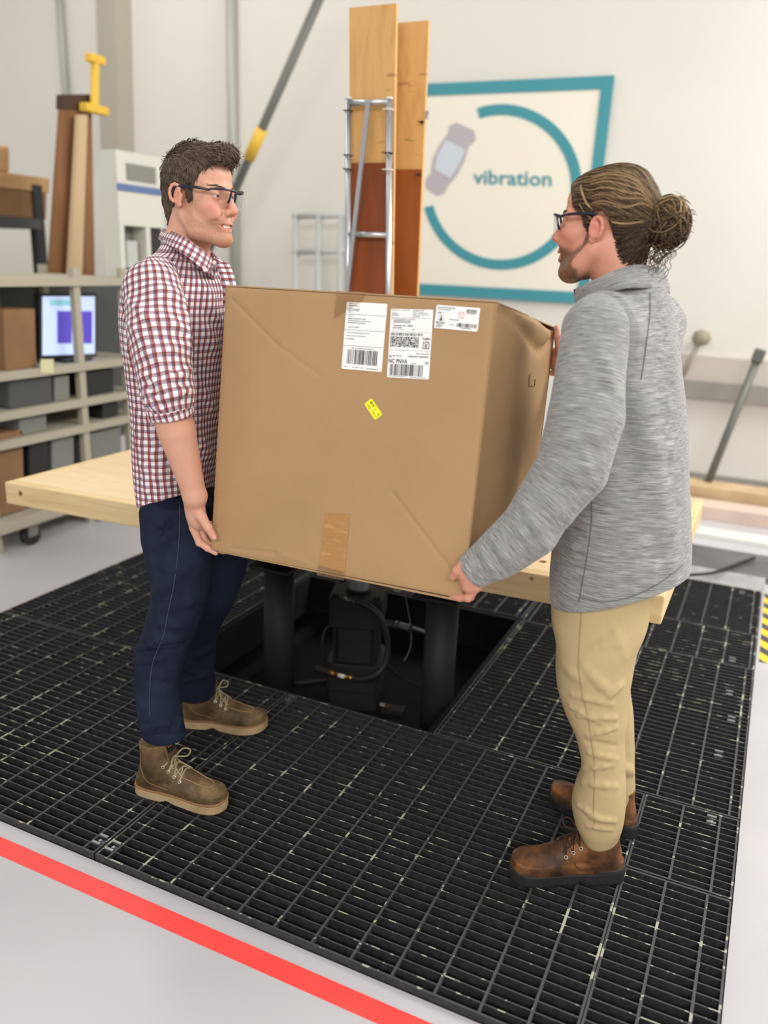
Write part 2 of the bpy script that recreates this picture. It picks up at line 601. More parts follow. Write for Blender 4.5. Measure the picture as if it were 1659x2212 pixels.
# flaps: two on top, two below, each a corrugated sheet a little lifted from the walls
b = MB(); b.box((0.004, 0.003, BH + .001), (BW * .995, BD / 2 - .002, BH + .005)); local_child(b, 'flap', m_card, bevel=.001)
b = MB(); b.box((0.004, BD / 2 + .002, BH - .001), (BW - .004, BD - .003, BH + .003)); local_child(b, 'flap', m_card, bevel=.001)
b = MB(); b.add([(0.02, 0.006, -.004), (BW - .01, 0.004, -.009), (BW - .01, BD / 2 - .002, -.004), (.02, BD / 2 - .002, -.004), (0.02, 0.006, 0), (BW - .01, 0.004, -.004), (BW - .01, BD / 2 - .002, 0), (.02, BD / 2 - .002, 0)],
              [(0, 3, 2, 1), (4, 5, 6, 7), (0, 1, 5, 4), (1, 2, 6, 5), (2, 3, 7, 6), (3, 0, 4, 7)])
local_child(b, 'flap', m_card)
b = MB(); b.box((0.004, BD / 2 + .002, -.004), (BW - .004, BD - .003, 0)); local_child(b, 'flap', m_card)
# hand hole tab on the right wall
b = MB()
tab = [(0.345, .513), (0.315, .507), (0.325, .483), (0.43, .482), (0.43, .50)]
zz = lambda u, t: (BW + right_d(u, t) + 0.0012, u, t)
b.tube([zz(*q) for q in tab], 0.0011, 6)
local_child(b, 'hand_hole_tab', m_card_edge)

# ---- printing helper
_dg = None


def text_geo(s):
    cu = bpy.data.curves.new('tmp', 'FONT')
    cu.body = s
    cu.resolution_u = 2
    cu.offset = 0.018
    ob = bpy.data.objects.new('tmp', cu)
    COL.objects.link(ob)
    dg = bpy.context.evaluated_depsgraph_get()
    me = bpy.data.meshes.new_from_object(ob.evaluated_get(dg))
    vs = np.array([v.co[:] for v in me.vertices]) if len(me.vertices) else np.zeros((0, 3))
    fs = [tuple(p.vertices) for p in me.polygons]
    bpy.data.objects.remove(ob)
    bpy.data.curves.remove(cu)
    bpy.data.meshes.remove(me)
    return vs, fs


def put_text(mb, s, x, y, w, h, fr):
    """fit string s into the box (x, y, w, h), y downwards, of the frame fr(u, v)->3D"""
    vs, fs = text_geo(s)
    if not len(vs):
        return
    lo, hi = vs.min(0), vs.max(0)
    if w is None:
        w = h * (hi[0] - lo[0]) / max(1e-6, hi[1] - lo[1])
    mb.add([fr(x + (q[0] - lo[0]) / (hi[0] - lo[0]) * w, y + h - (q[1] - lo[1]) / (hi[1] - lo[1] + 1e-9) * h) for q in vs], fs)


def put_rect(mb, x, y, w, h, fr):
    mb.add([fr(x, y + h), fr(x + w, y + h), fr(x + w, y), fr(x, y)], [(0, 1, 2, 3)])


def barcode(mb, x, y, w, h, n, fr, seed):
    rr = random.Random(seed)
    mods = []
    tot = 0
    while tot < n:
        a = rr.choice([1, 1, 1, 2, 2, 3]); g = rr.choice([1, 1, 2, 2, 3])
        mods.append((tot, a)); tot += a + g
    for s0, a in mods:
        put_rect(mb, x + w * s0 / tot, y, w * a / tot, h, fr)


def label_frame(corners, lift=0.0015):
    """corner pixels TL TR BR BL -> frame in unit coords u right, v down on the box front"""
    q = [face_st(*c) for c in corners]
    o = q[0]
    eu = ((q[1] - q[0]) + (q[2] - q[3])) / 2
    ev = ((q[3] - q[0]) + (q[2] - q[1])) / 2
    ev = ev - eu * (ev @ eu) / (eu @ eu)
    nv = np.linalg.norm(((q[3] - q[0]) + (q[2] - q[1])) / 2)
    ev = ev / np.linalg.norm(ev) * nv
    cen = sum(q) / 4
    o = cen - eu / 2 - ev / 2

    def fr(u, v, d=0.0):
        s = o + eu * u + ev * v
        return (s[0], front_d(s[0], s[1]) - lift - d, s[1])
    return fr


m_paper = flat('white_label_paper', srgb(238, 238, 236), 0.5)
m_ink = flat('black_ink', srgb(28, 28, 30), 0.6)
m_red = flat('red_ink', srgb(232, 140, 140), 0.6)
m_yel = flat('yellow_sticker_paper', srgb(244, 238, 48), 0.5)


def paper(name, fr, mat, aspect, rad=0.03):
    mb = MB()
    n = 6
    ring = []
    for cx, cy, a0 in ((1 - rad, rad / aspect, -90), (1 - rad, 1 - rad / aspect, 0), (rad, 1 - rad / aspect, 90), (rad, rad / aspect, 180)):
        for k in range(n):
            a = math.radians(a0 + 90 * k / (n - 1))
            ring.append((cx + rad * math.cos(a), cy + rad / aspect * math.sin(a)))
    k = len(ring)
    mb.add([fr(u, v) for u, v in ring] + [fr(u, v, -0.0009) for u, v in ring],
           [tuple(range(k))[::-1]] + [(i, (i + 1) % k, k + (i + 1) % k, k + i) for i in range(k)])
    return local_child(mb, name, mat)


# --- left label
fr = label_frame([(748.7, 652), (837.6, 656.3), (825.5, 804), (740, 796.5)])
p1 = paper('shipping_label', fr, m_paper, 1.62)
p1['label'] = 'left white shipping label with ship-to address and barcode'
fi = lambda u, v: fr(u, v, 0.0006)
mb = MB()
rows = [('From:', .07, .012, .08), ('Pelican Products', .07, .045, .24), ('2140 Relation Blvd', .07, .095, .27), ('Denver, KY 41094', .07, .118, .26), ('USA', .07, .141, .06),
        ('Ship To:', .07, .200, .13), ('SEALED AIR PRODUCT CARE', .07, .235, .43), ('Packaging Application & Testing Center', .07, .267, .57), ('3895 CHESTNUT POINTS BLVD', .07, .297, .43), ('Charlotte, NC 28206', .07, .362, .29),
        ('Purchase Order No: Amazon Testing', .07, .445, .55), ('Delivery Number: 0802194308', .07, .49, .45), ('No Of Pallets', .07, .535, .2), ('(00) 0 19 42804 0307180548 6', .22, .672, .55),
        ('Box Qty:', .05, .952, .09), ('Box Type: 399', .27, .955, .16), ('QTY : 1', .48, .955, .1)]
for s, x, y, w in rows:
    put_text(mb, s, x, y, w, .0165, fi)
for y in (.178, .408, .643):
    put_rect(mb, .01, y, .98, .004, fi)
barcode(mb, .12, .70, .76, .215, 105, fi, 3)
put_rect(mb, .62, .965, .3, .006, fi)
local_child(mb, 'printing', m_ink, p1)
# --- middle label
fr2 = label_frame([(845, 667), (937, 669), (927, 820), (837.5, 815)])
p2 = paper('shipping_label', fr2, m_paper, 1.62)
p2['label'] = 'middle white courier label with stacked code block and barcode'
fi2 = lambda u, v: fr2(u, v, 0.0006)
mb = MB()
rows = [('ORIGIN ID: LUKF', .03, .012, .17, .013), ('(502) 555-3971', .27, .012, .19, .013), ('SHIP DATE: 15AUG19', .54, .008, .26, .012), ('ACTWGT: 47.0 LB', .54, .030, .24, .012), ('CAD: 110398700/INET4', .54, .052, .34, .012), ('DIMS: 26 X 26 X 26 IN', .54, .076, .36, .012), ('BILL SENDER', .54, .100, .16, .012),
        ('Shipping Dept', .03, .055, .13, .012), ('1142 Relation', .03, .073, .15, .012), ('Denver, KY 41094', .03, .091, .18, .012),
        ('TO  Packaging Application & Testing Center', .03, .140, .57, .017), ('SEALED AIR PRODUCT CARE', .08, .163, .40, .017), ('3895 CHESTNUT POINTS BLVD', .08, .186, .41, .017),
        ('Charlotte, NC - 28206', .08, .228, .47, .026), ('0802194308', .08, .262, .2, .014), ('REF: Amazon Testing', .08, .288, .26, .012), ('US', .54, .285, .05, .022),
        ('FedEx.', .80, .400, .19, .036), ('Express', .86, .446, .08, .010), ('E', .86, .495, .06, .052), ('THU - 15 AUG AM', .66, .628, .30, .018), ('STANDARD OVERNIGHT', .48, .668, .48, .024),
        ('TRK#  8091 1907 7266', .02, .672, .31, .018), ('0201', .02, .694, .07, .012), ('NC PNVA', .02, .725, .45, .062), ('NC-US', .57, .772, .11, .018), ('28206', .88, .748, .09, .018), ('CLT', .90, .772, .07, .022)]
for s, x, y, w, h in rows:
    put_text(mb, s, x, y, w, h, fi2)
for y in (.125, .328, .595):
    put_rect(mb, .01, y, .98, .0025, fi2)
put_rect(mb, .52, .01, .0025, .115, fi2)
barcode(mb, .04, .345, .76, .038, 110, fi2, 5)
rr = random.Random(11)
for i in range(54):                                            # stacked code block
    for j in range(22):
        if rr.random() < 0.52:
            put_rect(mb, .06 + .62 * i / 54, .398 + .15 * j / 22, .62 / 54, .15 / 22, fi2)
put_rect(mb, .035, .395, .014, .155, fi2); put_rect(mb, .69, .395, .014, .155, fi2)
for q in ((.81, .465, .15, .010), (.81, .555, .15, .010), (.81, .465, .014, .10), (.946, .465, .014, .10)):
    put_rect(mb, *q, fi2)
barcode(mb, .06, .80, .80, .165, 120, fi2, 8)
put_rect(mb, .02, .975, .42, .004, fi2); put_rect(mb, .55, .98, .38, .004, fi2)
local_child(mb, 'printing', m_ink, p2)
# --- right label
fr3 = label_frame([(944, 658), (1038.6, 666), (1031, 716.5), (938, 708.7)])
p3 = paper('part_label', fr3, m_paper, 0.56)
p3['label'] = 'right white part label with round bird logo and red stamp'
fi3 = lambda u, v: fr3(u, v, 0.0006)
mb = MB()
for s, x, y, w, h in [('Part # 1637A-WGD-DFN', .04, .07, .40, .065), ('CASE WITH FOAM GRAY', .05, .165, .30, .045), ('Qty: 1', .04, .29, .15, .085), ('PELICAN', .035, .70, .20, .095), ('MFG# 1637A01', .34, .56, .22, .05), ('0 19428 1', .34, .78, .13, .04)]:
    put_text(mb, s, x, y, w, h, fi3)
for k in range(4):
    put_rect(mb, .04, .83 + .035 * k, .17 - .02 * k, .012, fi3)
barcode(mb, .70, .09, .23, .15, 60, fi3, 21)
put_rect(mb, .72, .26, .19, .02, fi3)
barcode(mb, .515, .70, .46, .17, 70, fi3, 22)
put_rect(mb, .62, .90, .22, .02, fi3)
local_child(mb, 'printing', m_ink, p3)
mb = MB()
ring = [(.135 + .062 * math.cos(a), .55 + .125 * math.sin(a)) for a in np.linspace(0, 2 * PI, 25)[:-1]]
for i in range(24):                                            # the round logo with a standing bird
    (x0, y0), (x1, y1) = ring[i], ring[(i + 1) % 24]
    k = .90
    q = lambda x, y: (.135 + (x - .135) * k, .55 + (y - .55) * k)
    mb.add([fi3(x0, y0), fi3(x1, y1), fi3(*q(x1, y1)), fi3(*q(x0, y0))], [(0, 1, 2, 3)])
bird = [(.142, .42), (.150, .47), (.145, .52), (.165, .545), (.152, .60), (.175, .625), (.148, .66), (.125, .63), (.105, .64), (.113, .59), (.128, .56), (.132, .50)]
local_child(mb, 'logo_ring', m_ink, p3)
mb = MB()
mb.add([fi3(*q) for q in bird], [tuple(range(len(bird)))])
local_child(mb, 'logo_bird', m_ink, p3)
mb = MB()
for rad in (.088, .066, .040):
    ring = [(.60 + rad * .88 * math.cos(a), .36 + rad * 1.75 * math.sin(a)) for a in np.linspace(0, 2 * PI, 29)[:-1]]
    for i in range(28):
        if (i * 7 + int(rad * 1000)) % 5 == 0:
            continue
        (x0, y0), (x1, y1) = ring[i], ring[(i + 1) % 28]
        q = lambda x, y: (.60 + (x - .60) * .86, .36 + (y - .36) * .86)
        mb.add([fi3(x0, y0), fi3(x1, y1), fi3(*q(x1, y1)), fi3(*q(x0, y0))], [(0, 1, 2, 3)])
local_child(mb, 'red_stamp', m_red, p3)
# --- yellow sticker, tilted
fr4 = label_frame([(804, 860), (828, 895), (812, 908), (788.5, 872.7)])
p4 = paper('sticker', fr4, m_yel, 0.45, .08)
p4['label'] = 'small tilted yellow sticker'
fi4 = lambda u, v: fr4(u, v, 0.0006)
mb = MB()
for s, x, y, w, h in [('B19', .13, .15, .28, .27), ('- 3 2', .10, .60, .28, .22), ('6', .55, .28, .05, .16), ('D', .84, .20, .09, .27), ('5 0 00', .52, .60, .22, .14), ('12 00', .80, .66, .15, .10)]:
    put_text(mb, s, x, y, w, h, fi4)
local_child(mb, 'printing', m_ink, p4)
# --- packing tape: brown strip at the bottom, clear strip at the top
m_btape = NT('brown_packing_tape', 0.28, 0, 0.5)
c_ = m_btape.coord('Object')
m_btape.color(m_btape.mix(m_btape.sstep(m_btape.noise(m_btape.coord('Object', (30, 30, 120)), 1.0, 3), .5, .75), srgb(172, 128, 76), srgb(190, 148, 98)))
m_btape.bump(m_btape.noise(c_, 70, 3), 0.25, .002)


def strip(name, corners, mat, lift, wrap=None):
    q = [face_st(*c) for c in corners]
    mb = MB()
    n = 14
    for i in range(n):
        a0, a1 = i / n, (i + 1) / n
        row = []
        for a in (a0, a1):
            l = q[0] * (1 - a) + q[3] * a; r = q[1] * (1 - a) + q[2] * a
            j = 0.0012 * math.sin(a * 41) + .0008 * math.sin(a * 97)
            row.append(((l[0] + j, front_d(*l) - lift, l[1]), (r[0] + j * .7, front_d(*r) - lift, r[1])))
        mb.add([row[1][0], row[1][1], row[0][1], row[0][0]], [(0, 1, 2, 3)])
    if wrap:
        z, dy = wrap
        l, r = (q[3], q[2]) if z < 0.1 else (q[0], q[1])
        mb.add([(l[0], -lift, l[1]), (r[0], -lift, r[1]), (r[0], -lift, z), (l[0], -lift, z), (r[0], dy, z), (l[0], dy, z)],
               [(3, 2, 1, 0), (5, 4, 2, 3)])
    return local_child(mb, name, mat)


strip('packing_tape', [(703, 1108), (757, 1110), (745, 1237), (690, 1223)], m_btape.m, .0012)['label'] = 'brown paper tape strip at the bottom seam'
m_ctape = NT('clear_packing_tape', 0.12, 0, 0.6)
m_ctape.b.inputs['Transmission Weight'].default_value = 0.9
m_ctape.b.inputs['Alpha'].default_value = 0.45
m_ctape.color(srgb(200, 172, 136))
m_ctape.bump(m_ctape.noise(m_ctape.coord('Object'), 45, 3), 0.8, .006)
strip('packing_tape', [(727, 634), (790, 637), (783, 652), (722, 690)], m_ctape.m, .0026, (BH + .0065, .12))['label'] = 'clear crumpled tape over the top seam'
strip('packing_tape', [(688, 1220), (744, 1234), (743, 1243), (686, 1229)], m_ctape.m, .0026, (-.011, .12))['label'] = 'clear tape end under the bottom seam'
# ================================================================== TEST PLATFORM, FENCE AND ACTUATOR
m_pine = NT('pine_wood', 0.62, 0, 0.3)
c_ = m_pine.coord('Object', (1, 14, 14))
g = m_pine.noise(c_, 2.2, 5, 0.6, 0.6)
g3 = m_pine.noise(m_pine.coord('Object', (1.4, 40, 40)), 2.5, 4)
col = m_pine.ramp(g, [(0.25, srgb(208, 178, 128)), (0.5, srgb(224, 198, 150)), (0.8, srgb(232, 210, 168))])
col = m_pine.mix(m_pine.math('MULTIPLY', m_pine.sstep(g3, .55, .75), .35), col, srgb(196, 160, 108))
kn = m_pine.n('ShaderNodeTexVoronoi'); m_pine.l(m_pine.coord('Object', (1, 1, 1)), kn.inputs['Vector']); kn.inputs['Scale'].default_value = 8.5
col = m_pine.mix(m_pine.math('SUBTRACT', 1.0, m_pine.sstep(kn.outputs['Distance'], 0.05, 0.11)), col, srgb(110, 70, 36))
m_pine.color(col)
m_pine.bump(g3, 0.15, .002)
m_pine = m_pine.m
m_ply = NT('birch_plywood', 0.55, 0, 0.3)
c_ = m_ply.coord('Object', (1.2, 9, 9))
g = m_ply.noise(c_, 2.0, 5, 0.6, 1.0)
m_ply.color(m_ply.ramp(g, [(0.3, srgb(222, 194, 152)), (0.55, srgb(230, 206, 168)), (0.75, srgb(218, 188, 142))]))
m_ply = m_ply.m

TX0, TX1, TY0, TY1, TZ0, TZ1 = -2.632, -0.183, 2.315, 3.500, 0.552, 0.640
t = empty('wooden_platform', ((TX0 + TX1) / 2, (TY0 + TY1) / 2, TZ0), 'large pine test platform with plywood deck hovering over the pit', 'platform')
b = MB(); b.box((TX0, TY0, TZ0), (TX1 - .039, TY0 + .038, TZ1)); b.build('rim_board', m_pine, t, bevel=.005)
b = MB(); b.box((TX0 + .04, TY1 - .038, TZ0), (TX1 - .039, TY1, TZ1)); b.build('rim_board', m_pine, t, bevel=.005)
b = MB(); b.box((TX0, TY0 + .0385, TZ0), (TX0 + .038, TY1, TZ1)); b.build('rim_board', m_pine, t, bevel=.005)
b = MB(); b.box((TX1 - .0385, TY0, TZ0), (TX1, TY1, TZ1)); b.build('rim_board', m_pine, t, bevel=.005)
for x in (-2.0, -1.4, -.8):
    b = MB(); b.box((x - .019, TY0 + .039, TZ0 + .002), (x + .019, TY1 - .039, TZ1 - .02)); b.build('joist', m_pine, t)
b = MB(); b.box((TX0 + .0385, TY0 + .0385, TZ1 - .02), (TX1 - .039, TY1 - .0385, TZ1 - .001))
deck = b.build('deck', m_ply, t)
holes = [(1152, 1188), (1180, 1185), (1141, 1213), (1175, 1209), (1136, 1238), (1178, 1150), (1192, 1128)]
b = MB()
for hx, hy in holes:
    q = atz(hx, hy, TZ1)
    b.cyl((q[0], q[1], TZ1 - .05), (q[0], q[1], TZ1 + .03), 0.013, 20)
cut = b.build('cut', None)
md = deck.modifiers.new('b', 'BOOLEAN'); md.object = cut; md.operation = 'DIFFERENCE'; md.solver = 'EXACT'
dg = bpy.context.evaluated_depsgraph_get()
nm = bpy.data.meshes.new_from_object(deck.evaluated_get(dg))
deck.modifiers.clear(); deck.data = nm; bpy.data.objects.remove(cut)
for o in t.children:                                           # the platform stands a little askew over the pit
    for v in o.data.vertices:
        v.co.y += 0.045 * (v.co.x - TX1)
q = atz(1133, 1197, TZ1); q2 = atz(1148, 1172, TZ1)
b = MB(); b.box((-1.15, q[1] - .03, TZ1), (q[0] + .012, q[1] + .062, TZ1 + .036))
tag(b.build('wooden_cleat', m_pine, bevel=.004), 'pine cleat lying on the platform deck behind the cardboard box', 'wood strip')

# ---- upright boards and frame behind the box, standing on the deck
m_board = NT('varnished_plywood', 0.5, 0, 0.35)
c_ = m_board.coord('Object', (5, 5, 1.0))
g = m_board.noise(c_, 2.2, 5, 0.62, 0.7)
col = m_board.ramp(g, [(0.3, srgb(196, 148, 86)), (0.55, srgb(214, 168, 106)), (0.75, srgb(200, 152, 90))])
st = m_board.sstep(m_board.noise(m_board.coord('Object', (3.2, 1, 14)), 1.7, 3), .66, .72)
col = m_board.mix(m_board.math('MULTIPLY', st, .5), col, srgb(120, 84, 44))
m_board.color(col)
m_board = m_board.m
m_brown = NT('brown_film_plywood', 0.42, 0, 0.4)
g = m_brown.noise(m_brown.coord('Object', (9, 9, .8)), 2.0, 5, .6, .5)
m_brown.color(m_brown.ramp(g, [(0.3, srgb(118, 58, 24)), (0.7, srgb(148, 78, 36))]))
m_brown = m_brown.m
m_brown2 = NT('brown_stained_board', 0.42, 0, 0.4)
g = m_brown2.noise(m_brown2.coord('Object', (5, 5, 1.5)), 2.0, 4, .6, .5)
m_brown2.color(m_brown2.ramp(g, [(0.3, srgb(138, 74, 30)), (0.7, srgb(158, 88, 40))]))
m_brown2 = m_brown2.m
YB = 3.2


def board(name, label, xl, xr, ytop, ysplit, Y, th, mats, yref):
    a = atY(xl[0], ytop, Y); c = atY(xr[0], ytop - 9, Y)
    zt = (a[2] + c[2]) / 2
    zs = atY((xl[0] + xr[0]) / 2, ysplit, Y)[2]
    x0, x1 = a[0], c[0]
    lo0, lo1 = atY(xl[1], yref, Y)[0], atY(xr[1], yref, Y)[0]
    t = empty(name, ((lo0 + lo1) / 2, Y, TZ1), label, 'board')
    zr_ = atY(xl[1], yref, Y)[2]
    # extend the lean down to the deck
    k = (TZ1 - zt) / (zr_ - zt)
    b0, b1 = x0 + (lo0 - x0) * k, x1 + (lo1 - x1) * k
    m = MB(); m.add([(b0, Y, TZ1), (b1, Y, TZ1), (b1, Y + th, TZ1), (b0, Y + th, TZ1), (x0, Y, zt), (x1, Y, zt), (x1, Y + th, zt), (x0, Y + th, zt)],
                    [(0, 3, 2, 1), (4, 5, 6, 7), (0, 1, 5, 4), (1, 2, 6, 5), (2, 3, 7, 6), (3, 0, 4, 7)])
    m.build('plywood_sheet', mats[0], t, bevel=.0015)
    ks = (zs - zt) / (TZ1 - zt)
    s0, s1 = x0 + (b0 - x0) * ks, x1 + (b1 - x1) * ks
    i = .002
    m = MB(); m.add([(b0 + i, Y - .006, TZ1), (b1 - i, Y - .006, TZ1), (b1 - i, Y - .0002, TZ1), (b0 + i, Y - .0002, TZ1), (s0 + i, Y - .006, zs), (s1 - i, Y - .006, zs), (s1 - i, Y - .0002, zs), (s0 + i, Y - .0002, zs)],
                    [(0, 3, 2, 1), (4, 5, 6, 7), (0, 1, 5, 4), (1, 2, 6, 5), (2, 3, 7, 6), (3, 0, 4, 7)])
    m.build('lower_sheet', mats[1], t)['label'] = 'dark brown lower half'
    return t


board('plywood_board', 'taller plywood board behind the aluminium frame with dark red-brown lower half', (754, 757), (856, 847), 16, 352, YB, .018, (m_board, m_brown), 632)
board('plywood_board.001', 'shorter plywood board standing behind and right of the taller one', (848, 840), (926, 902), 51, 366, YB + .16, .018, (m_board, m_brown2), 632)
m_alu = NT('aluminium', 0.32, 0.85, 0.5)
m_alu.color(m_alu.mix(m_alu.noise(m_alu.coord('Object'), 9, 3), srgb(176, 178, 182), srgb(206, 208, 212)))
m_alu = m_alu.m
YF = YB - .04
t = empty('aluminium_frame', (*atY(797, 632, YF)[:2], TZ1), 'grey aluminium ladder frame tied to the front of the taller board', 'frame')


def down(a, b_):
    """extend the line a->b to the deck"""
    k = (TZ1 - a[2]) / (b_[2] - a[2])
    return a + (b_ - a) * k


for xa, xb in ((752.5, 751.5), (841, 839)):
    a = atY(xa, 214, YF); c = down(a, atY(xb, 632, YF))
    b = MB(); b.tube([c, a], .0125, 14); b.build('rail', m_alu, t, True)
    b = MB(); b.tube([a, a + np.array([0, 0, .006])], .0135, 12); b.build('end_cap', flat('white_plastic', srgb(228, 228, 224), .5), t)
for y0, y1 in ((223, 220), (506, 508)):
    b = MB(); b.tube([atY(753, y0, YF), atY(840, y1, YF)], .0115, 14); b.build('rung', m_alu, t, True)
a = atY(796, 224, YF - .022); c = down(a, atY(750, 632, YF - .022))
ax = (c - a) / np.linalg.norm(c - a); ay = np.cross(ax, [0, 1, 0]); ay /= np.linalg.norm(ay)
b = MB(); b.obox((a + c) / 2, ax, ay, np.cross(ax, ay), np.linalg.norm(c - a), .023, .003)
b.obox((a + c) / 2 + ay * .010 + np.array([0, -.006, 0]), ax, ay, np.cross(ax, ay), np.linalg.norm(c - a), .003, .013)
tag(b.build('angle_strut', m_alu), 'loose aluminium angle strut leaning diagonally across the aluminium frame', 'metal strut')
m_zip = flat('black_nylon', srgb(26, 24, 24), .5)
m_zipw = flat('white_nylon', srgb(225, 222, 214), .5)


def ziptie(x, y, Y, w, mat, lab, r=.0155):
    c = atY(x, y, Y)
    m = MB()
    ring = [c + np.array([r * math.cos(a), (r + .004) * math.sin(a), .002 * math.sin(a * 2)]) for a in np.linspace(0, 2 * PI, 17)[:-1]]
    m.tube(ring, .0022, 6, closed=True)
    m.tube([c + np.array([-w, -.014, .001]), c + np.array([w, -.018, -.001])], .0022, 6)
    m.obox(c + np.array([w * .4, -.017, 0]), (1, 0, 0), (0, 1, 0), (0, 0, 1), .007, .005, .006)
    tag(m.build('zip_tie', mat, smooth=False), lab, 'zip tie', 'zip ties on the boards and frame')


ziptie(753, 240, YF, .016, m_zip, 'topmost black zip tie on the left rail of the frame')
ziptie(753, 336, YF, .016, m_zip, 'middle black zip tie on the left rail of the frame')
ziptie(752, 366, YF, .016, m_zip, 'lowest black zip tie on the left rail of the frame')
ziptie(841, 237, YF, .022, m_zipw, 'upper white zip tie on the right rail of the frame')
ziptie(840, 331, YF, .024, m_zip, 'black zip tie on the right rail between the two white ones')
ziptie(840, 367, YF, .022, m_zipw, 'lower white zip tie on the right rail of the frame')
ziptie(912, 264, YB + .15, .014, m_zip, 'upper black zip tie on the edge of the shorter board', .008)
ziptie(906, 377, YB + .15, .014, m_zip, 'lower black zip tie on the edge of the shorter board', .008)
b = MB(); b.obox(atY(923, 248, YB + .16), (1, 0, 0), (0, 1, 0), (0, 0, 1), .008, .016, .03); b.cyl(atY(923, 243, YB + .15), atY(927, 243, YB + .15), .005)
tag(b.build('board_bracket', m_alu), 'small metal bracket on the right edge of the shorter board', 'bracket')

# ---- columns, actuator, hoses
m_iron = flat('black_matt_iron', srgb(36, 35, 35), 0.6, 0.1, 0.12, 18, 0.12, 140, spec=0.35)
for (x, y, lab) in ((-1.585, 2.525, 'black steel column left of the actuator in the pit'), (-0.937, 2.575, 'black steel column right of the actuator in the pit')):
    t = empty('support_column', (x, y, PZ), lab, 'column', 'black columns in the pit')
    b = MB(); b.cyl((x, y, PZ), (x, y, .395), .0585, 40); b.build('shaft', m_iron, t, False)
    for pl in t.children[0].data.polygons:
        pl.use_smooth = len(pl.vertices) == 4
    b = MB(); b.box((x - .085, y - .085, .395), (x + .085, y + .085, .407)); b.build('top_plate', m_iron, t, bevel=.002)
    b = MB(); b.lathe([(.055, .407), (.072, .425), (.076, .45), (.066, .475), (.076, .50), (.072, .53), (.055, .548)], (x, y, 0)); b.build('rubber_bellow', m_pit, t, True)
    b = MB(); b.box((x - .1, y - .1, PZ), (x + .1, y + .1, PZ + .012)); b.build('base_plate', m_iron, t, bevel=.002)
m_chrome = flat('chrome', srgb(205, 206, 208), 0.3, .7)
m_brass = flat('brass', srgb(176, 140, 70), 0.3, 0.9)
ACX, ACY = -1.41, 2.86
t = empty('hydraulic_actuator', (ACX, ACY, PZ), 'black square hydraulic actuator with chrome rod standing in the pit', 'actuator')


def oct_block(mb, w, c, z0, z1, cx=ACX, cy=ACY, rot=0.32):
    h = w / 2
    pts = [(h, h - c), (h - c, h), (-h + c, h), (-h, h - c), (-h, -h + c), (-h + c, -h), (h - c, -h), (h, -h + c)]
    R = [(cx + x * math.cos(rot) - y * math.sin(rot), cy + x * math.sin(rot) + y * math.cos(rot)) for x, y in pts]
    mb.add([(x, y, z0) for x, y in R] + [(x, y, z1) for x, y in R], [tuple(range(8))[::-1], tuple(range(8, 16))] + [(i, (i + 1) % 8, 8 + (i + 1) % 8, 8 + i) for i in range(8)])


b = MB(); oct_block(b, .215, .012, .085, .215); b.build('head_block', m_iron, t, bevel=.004)
b = MB(); oct_block(b, .185, .030, -.075, .085); b.build('barrel', m_iron, t, bevel=.004)
b = MB(); oct_block(b, .225, .020, -.20, -.075); b.build('base_block', m_iron, t, bevel=.004)
b = MB(); oct_block(b, .205, .008, PZ, -.20); b.build('pedestal', m_iron, t, bevel=.003)
b = MB(); b.lathe([(.052, .215), (.052, .222), (.046, .224)], (ACX, ACY, 0)); b.build('rod_seal', m_iron, t, True)
b = MB(); b.cyl((ACX, ACY, .21), (ACX, ACY, .30), .040, 40).cyl((ACX, ACY, .262), (ACX, ACY, .552), .056, 40); b.build('piston_rod', m_chrome, t)
for i in range(4):
    a = .32 + PI / 4 + i * PI / 2
    x, y = ACX + .118 * math.cos(a), ACY + .118 * math.sin(a)
    b = MB(); b.cyl((x, y, .2152), (x, y, .2175), .016, 18); b.build('dark_recess_disc', m_pit, t)  # dark discs on the block top; the recess shade is in their colour
for i in range(4):
    a = .32 + PI / 4 + i * PI / 2
    x, y = ACX + .118 * math.cos(a), ACY + .118 * math.sin(a)
    b = MB(); b.cyl((x, y, -.075), (x, y, .085), .007, 10); b.build('tie_rod', m_iron, t)
m_hose = flat('black_hydraulic_hose', srgb(36, 35, 34), 0.5, 0, 0.1)


def at_d(x, y, off):
    """pixel placed near the actuator plane; off moves it towards the camera"""
    return atY(x, y, ACY - off)


t = empty('hydraulic_hose', at_d(760, 1430, .15), 'thick black hose looping from the head to the base of the actuator', 'hose')
pts = [at_d(x, y, o) for x, y, o in ((765, 1299, .16), (790, 1306, .17), (815, 1325, .17), (832, 1360, .15), (838, 1400, .14), (832, 1435, .15), (812, 1458, .17), (785, 1466, .18), (760, 1464, .18))]
b = MB(); b.tube(bez(pts, 8), .0115, 12); b.build('hose_body', m_hose, t, True)
b = MB(); b.tube([at_d(762, 1464.5, .18), at_d(753, 1463, .18)], .0125, 12); b.build('brass_ring', m_brass, t, True)
b = MB(); b.tube([at_d(722, 1455, .18), at_d(715, 1453.5, .18)], .0125, 12); b.build('brass_ring', m_brass, t, True)
b = MB(); b.tube([at_d(753, 1463, .18), at_d(722, 1455, .18)], .008, 8); b.build('brass_fitting', m_brass, t, True)
b = MB(); b.tube([at_d(744, 1461.5, .19), at_d(731, 1458.5, .19)], .009, 8); b.build('white_tag', flat('white_sleeve', srgb(225, 225, 220), .5), t, True)
b = MB(); b.tube(bez([at_d(716, 1454, .18), at_d(700, 1449, .18), at_d(683, 1445, .18)], 5), .0125, 12); b.build('hose_end', m_hose, t, True)
b = MB(); b.tube([at_d(745, 1293, .13), at_d(750, 1296, .15), at_d(757, 1297, .16)], .008, 8); b.tube([at_d(765, 1299, .16), at_d(767, 1299.5, .16)], .0125, 12); b.build('steel_fitting', flat('steel_fitting', srgb(120, 118, 110), .35, .8), t, True)
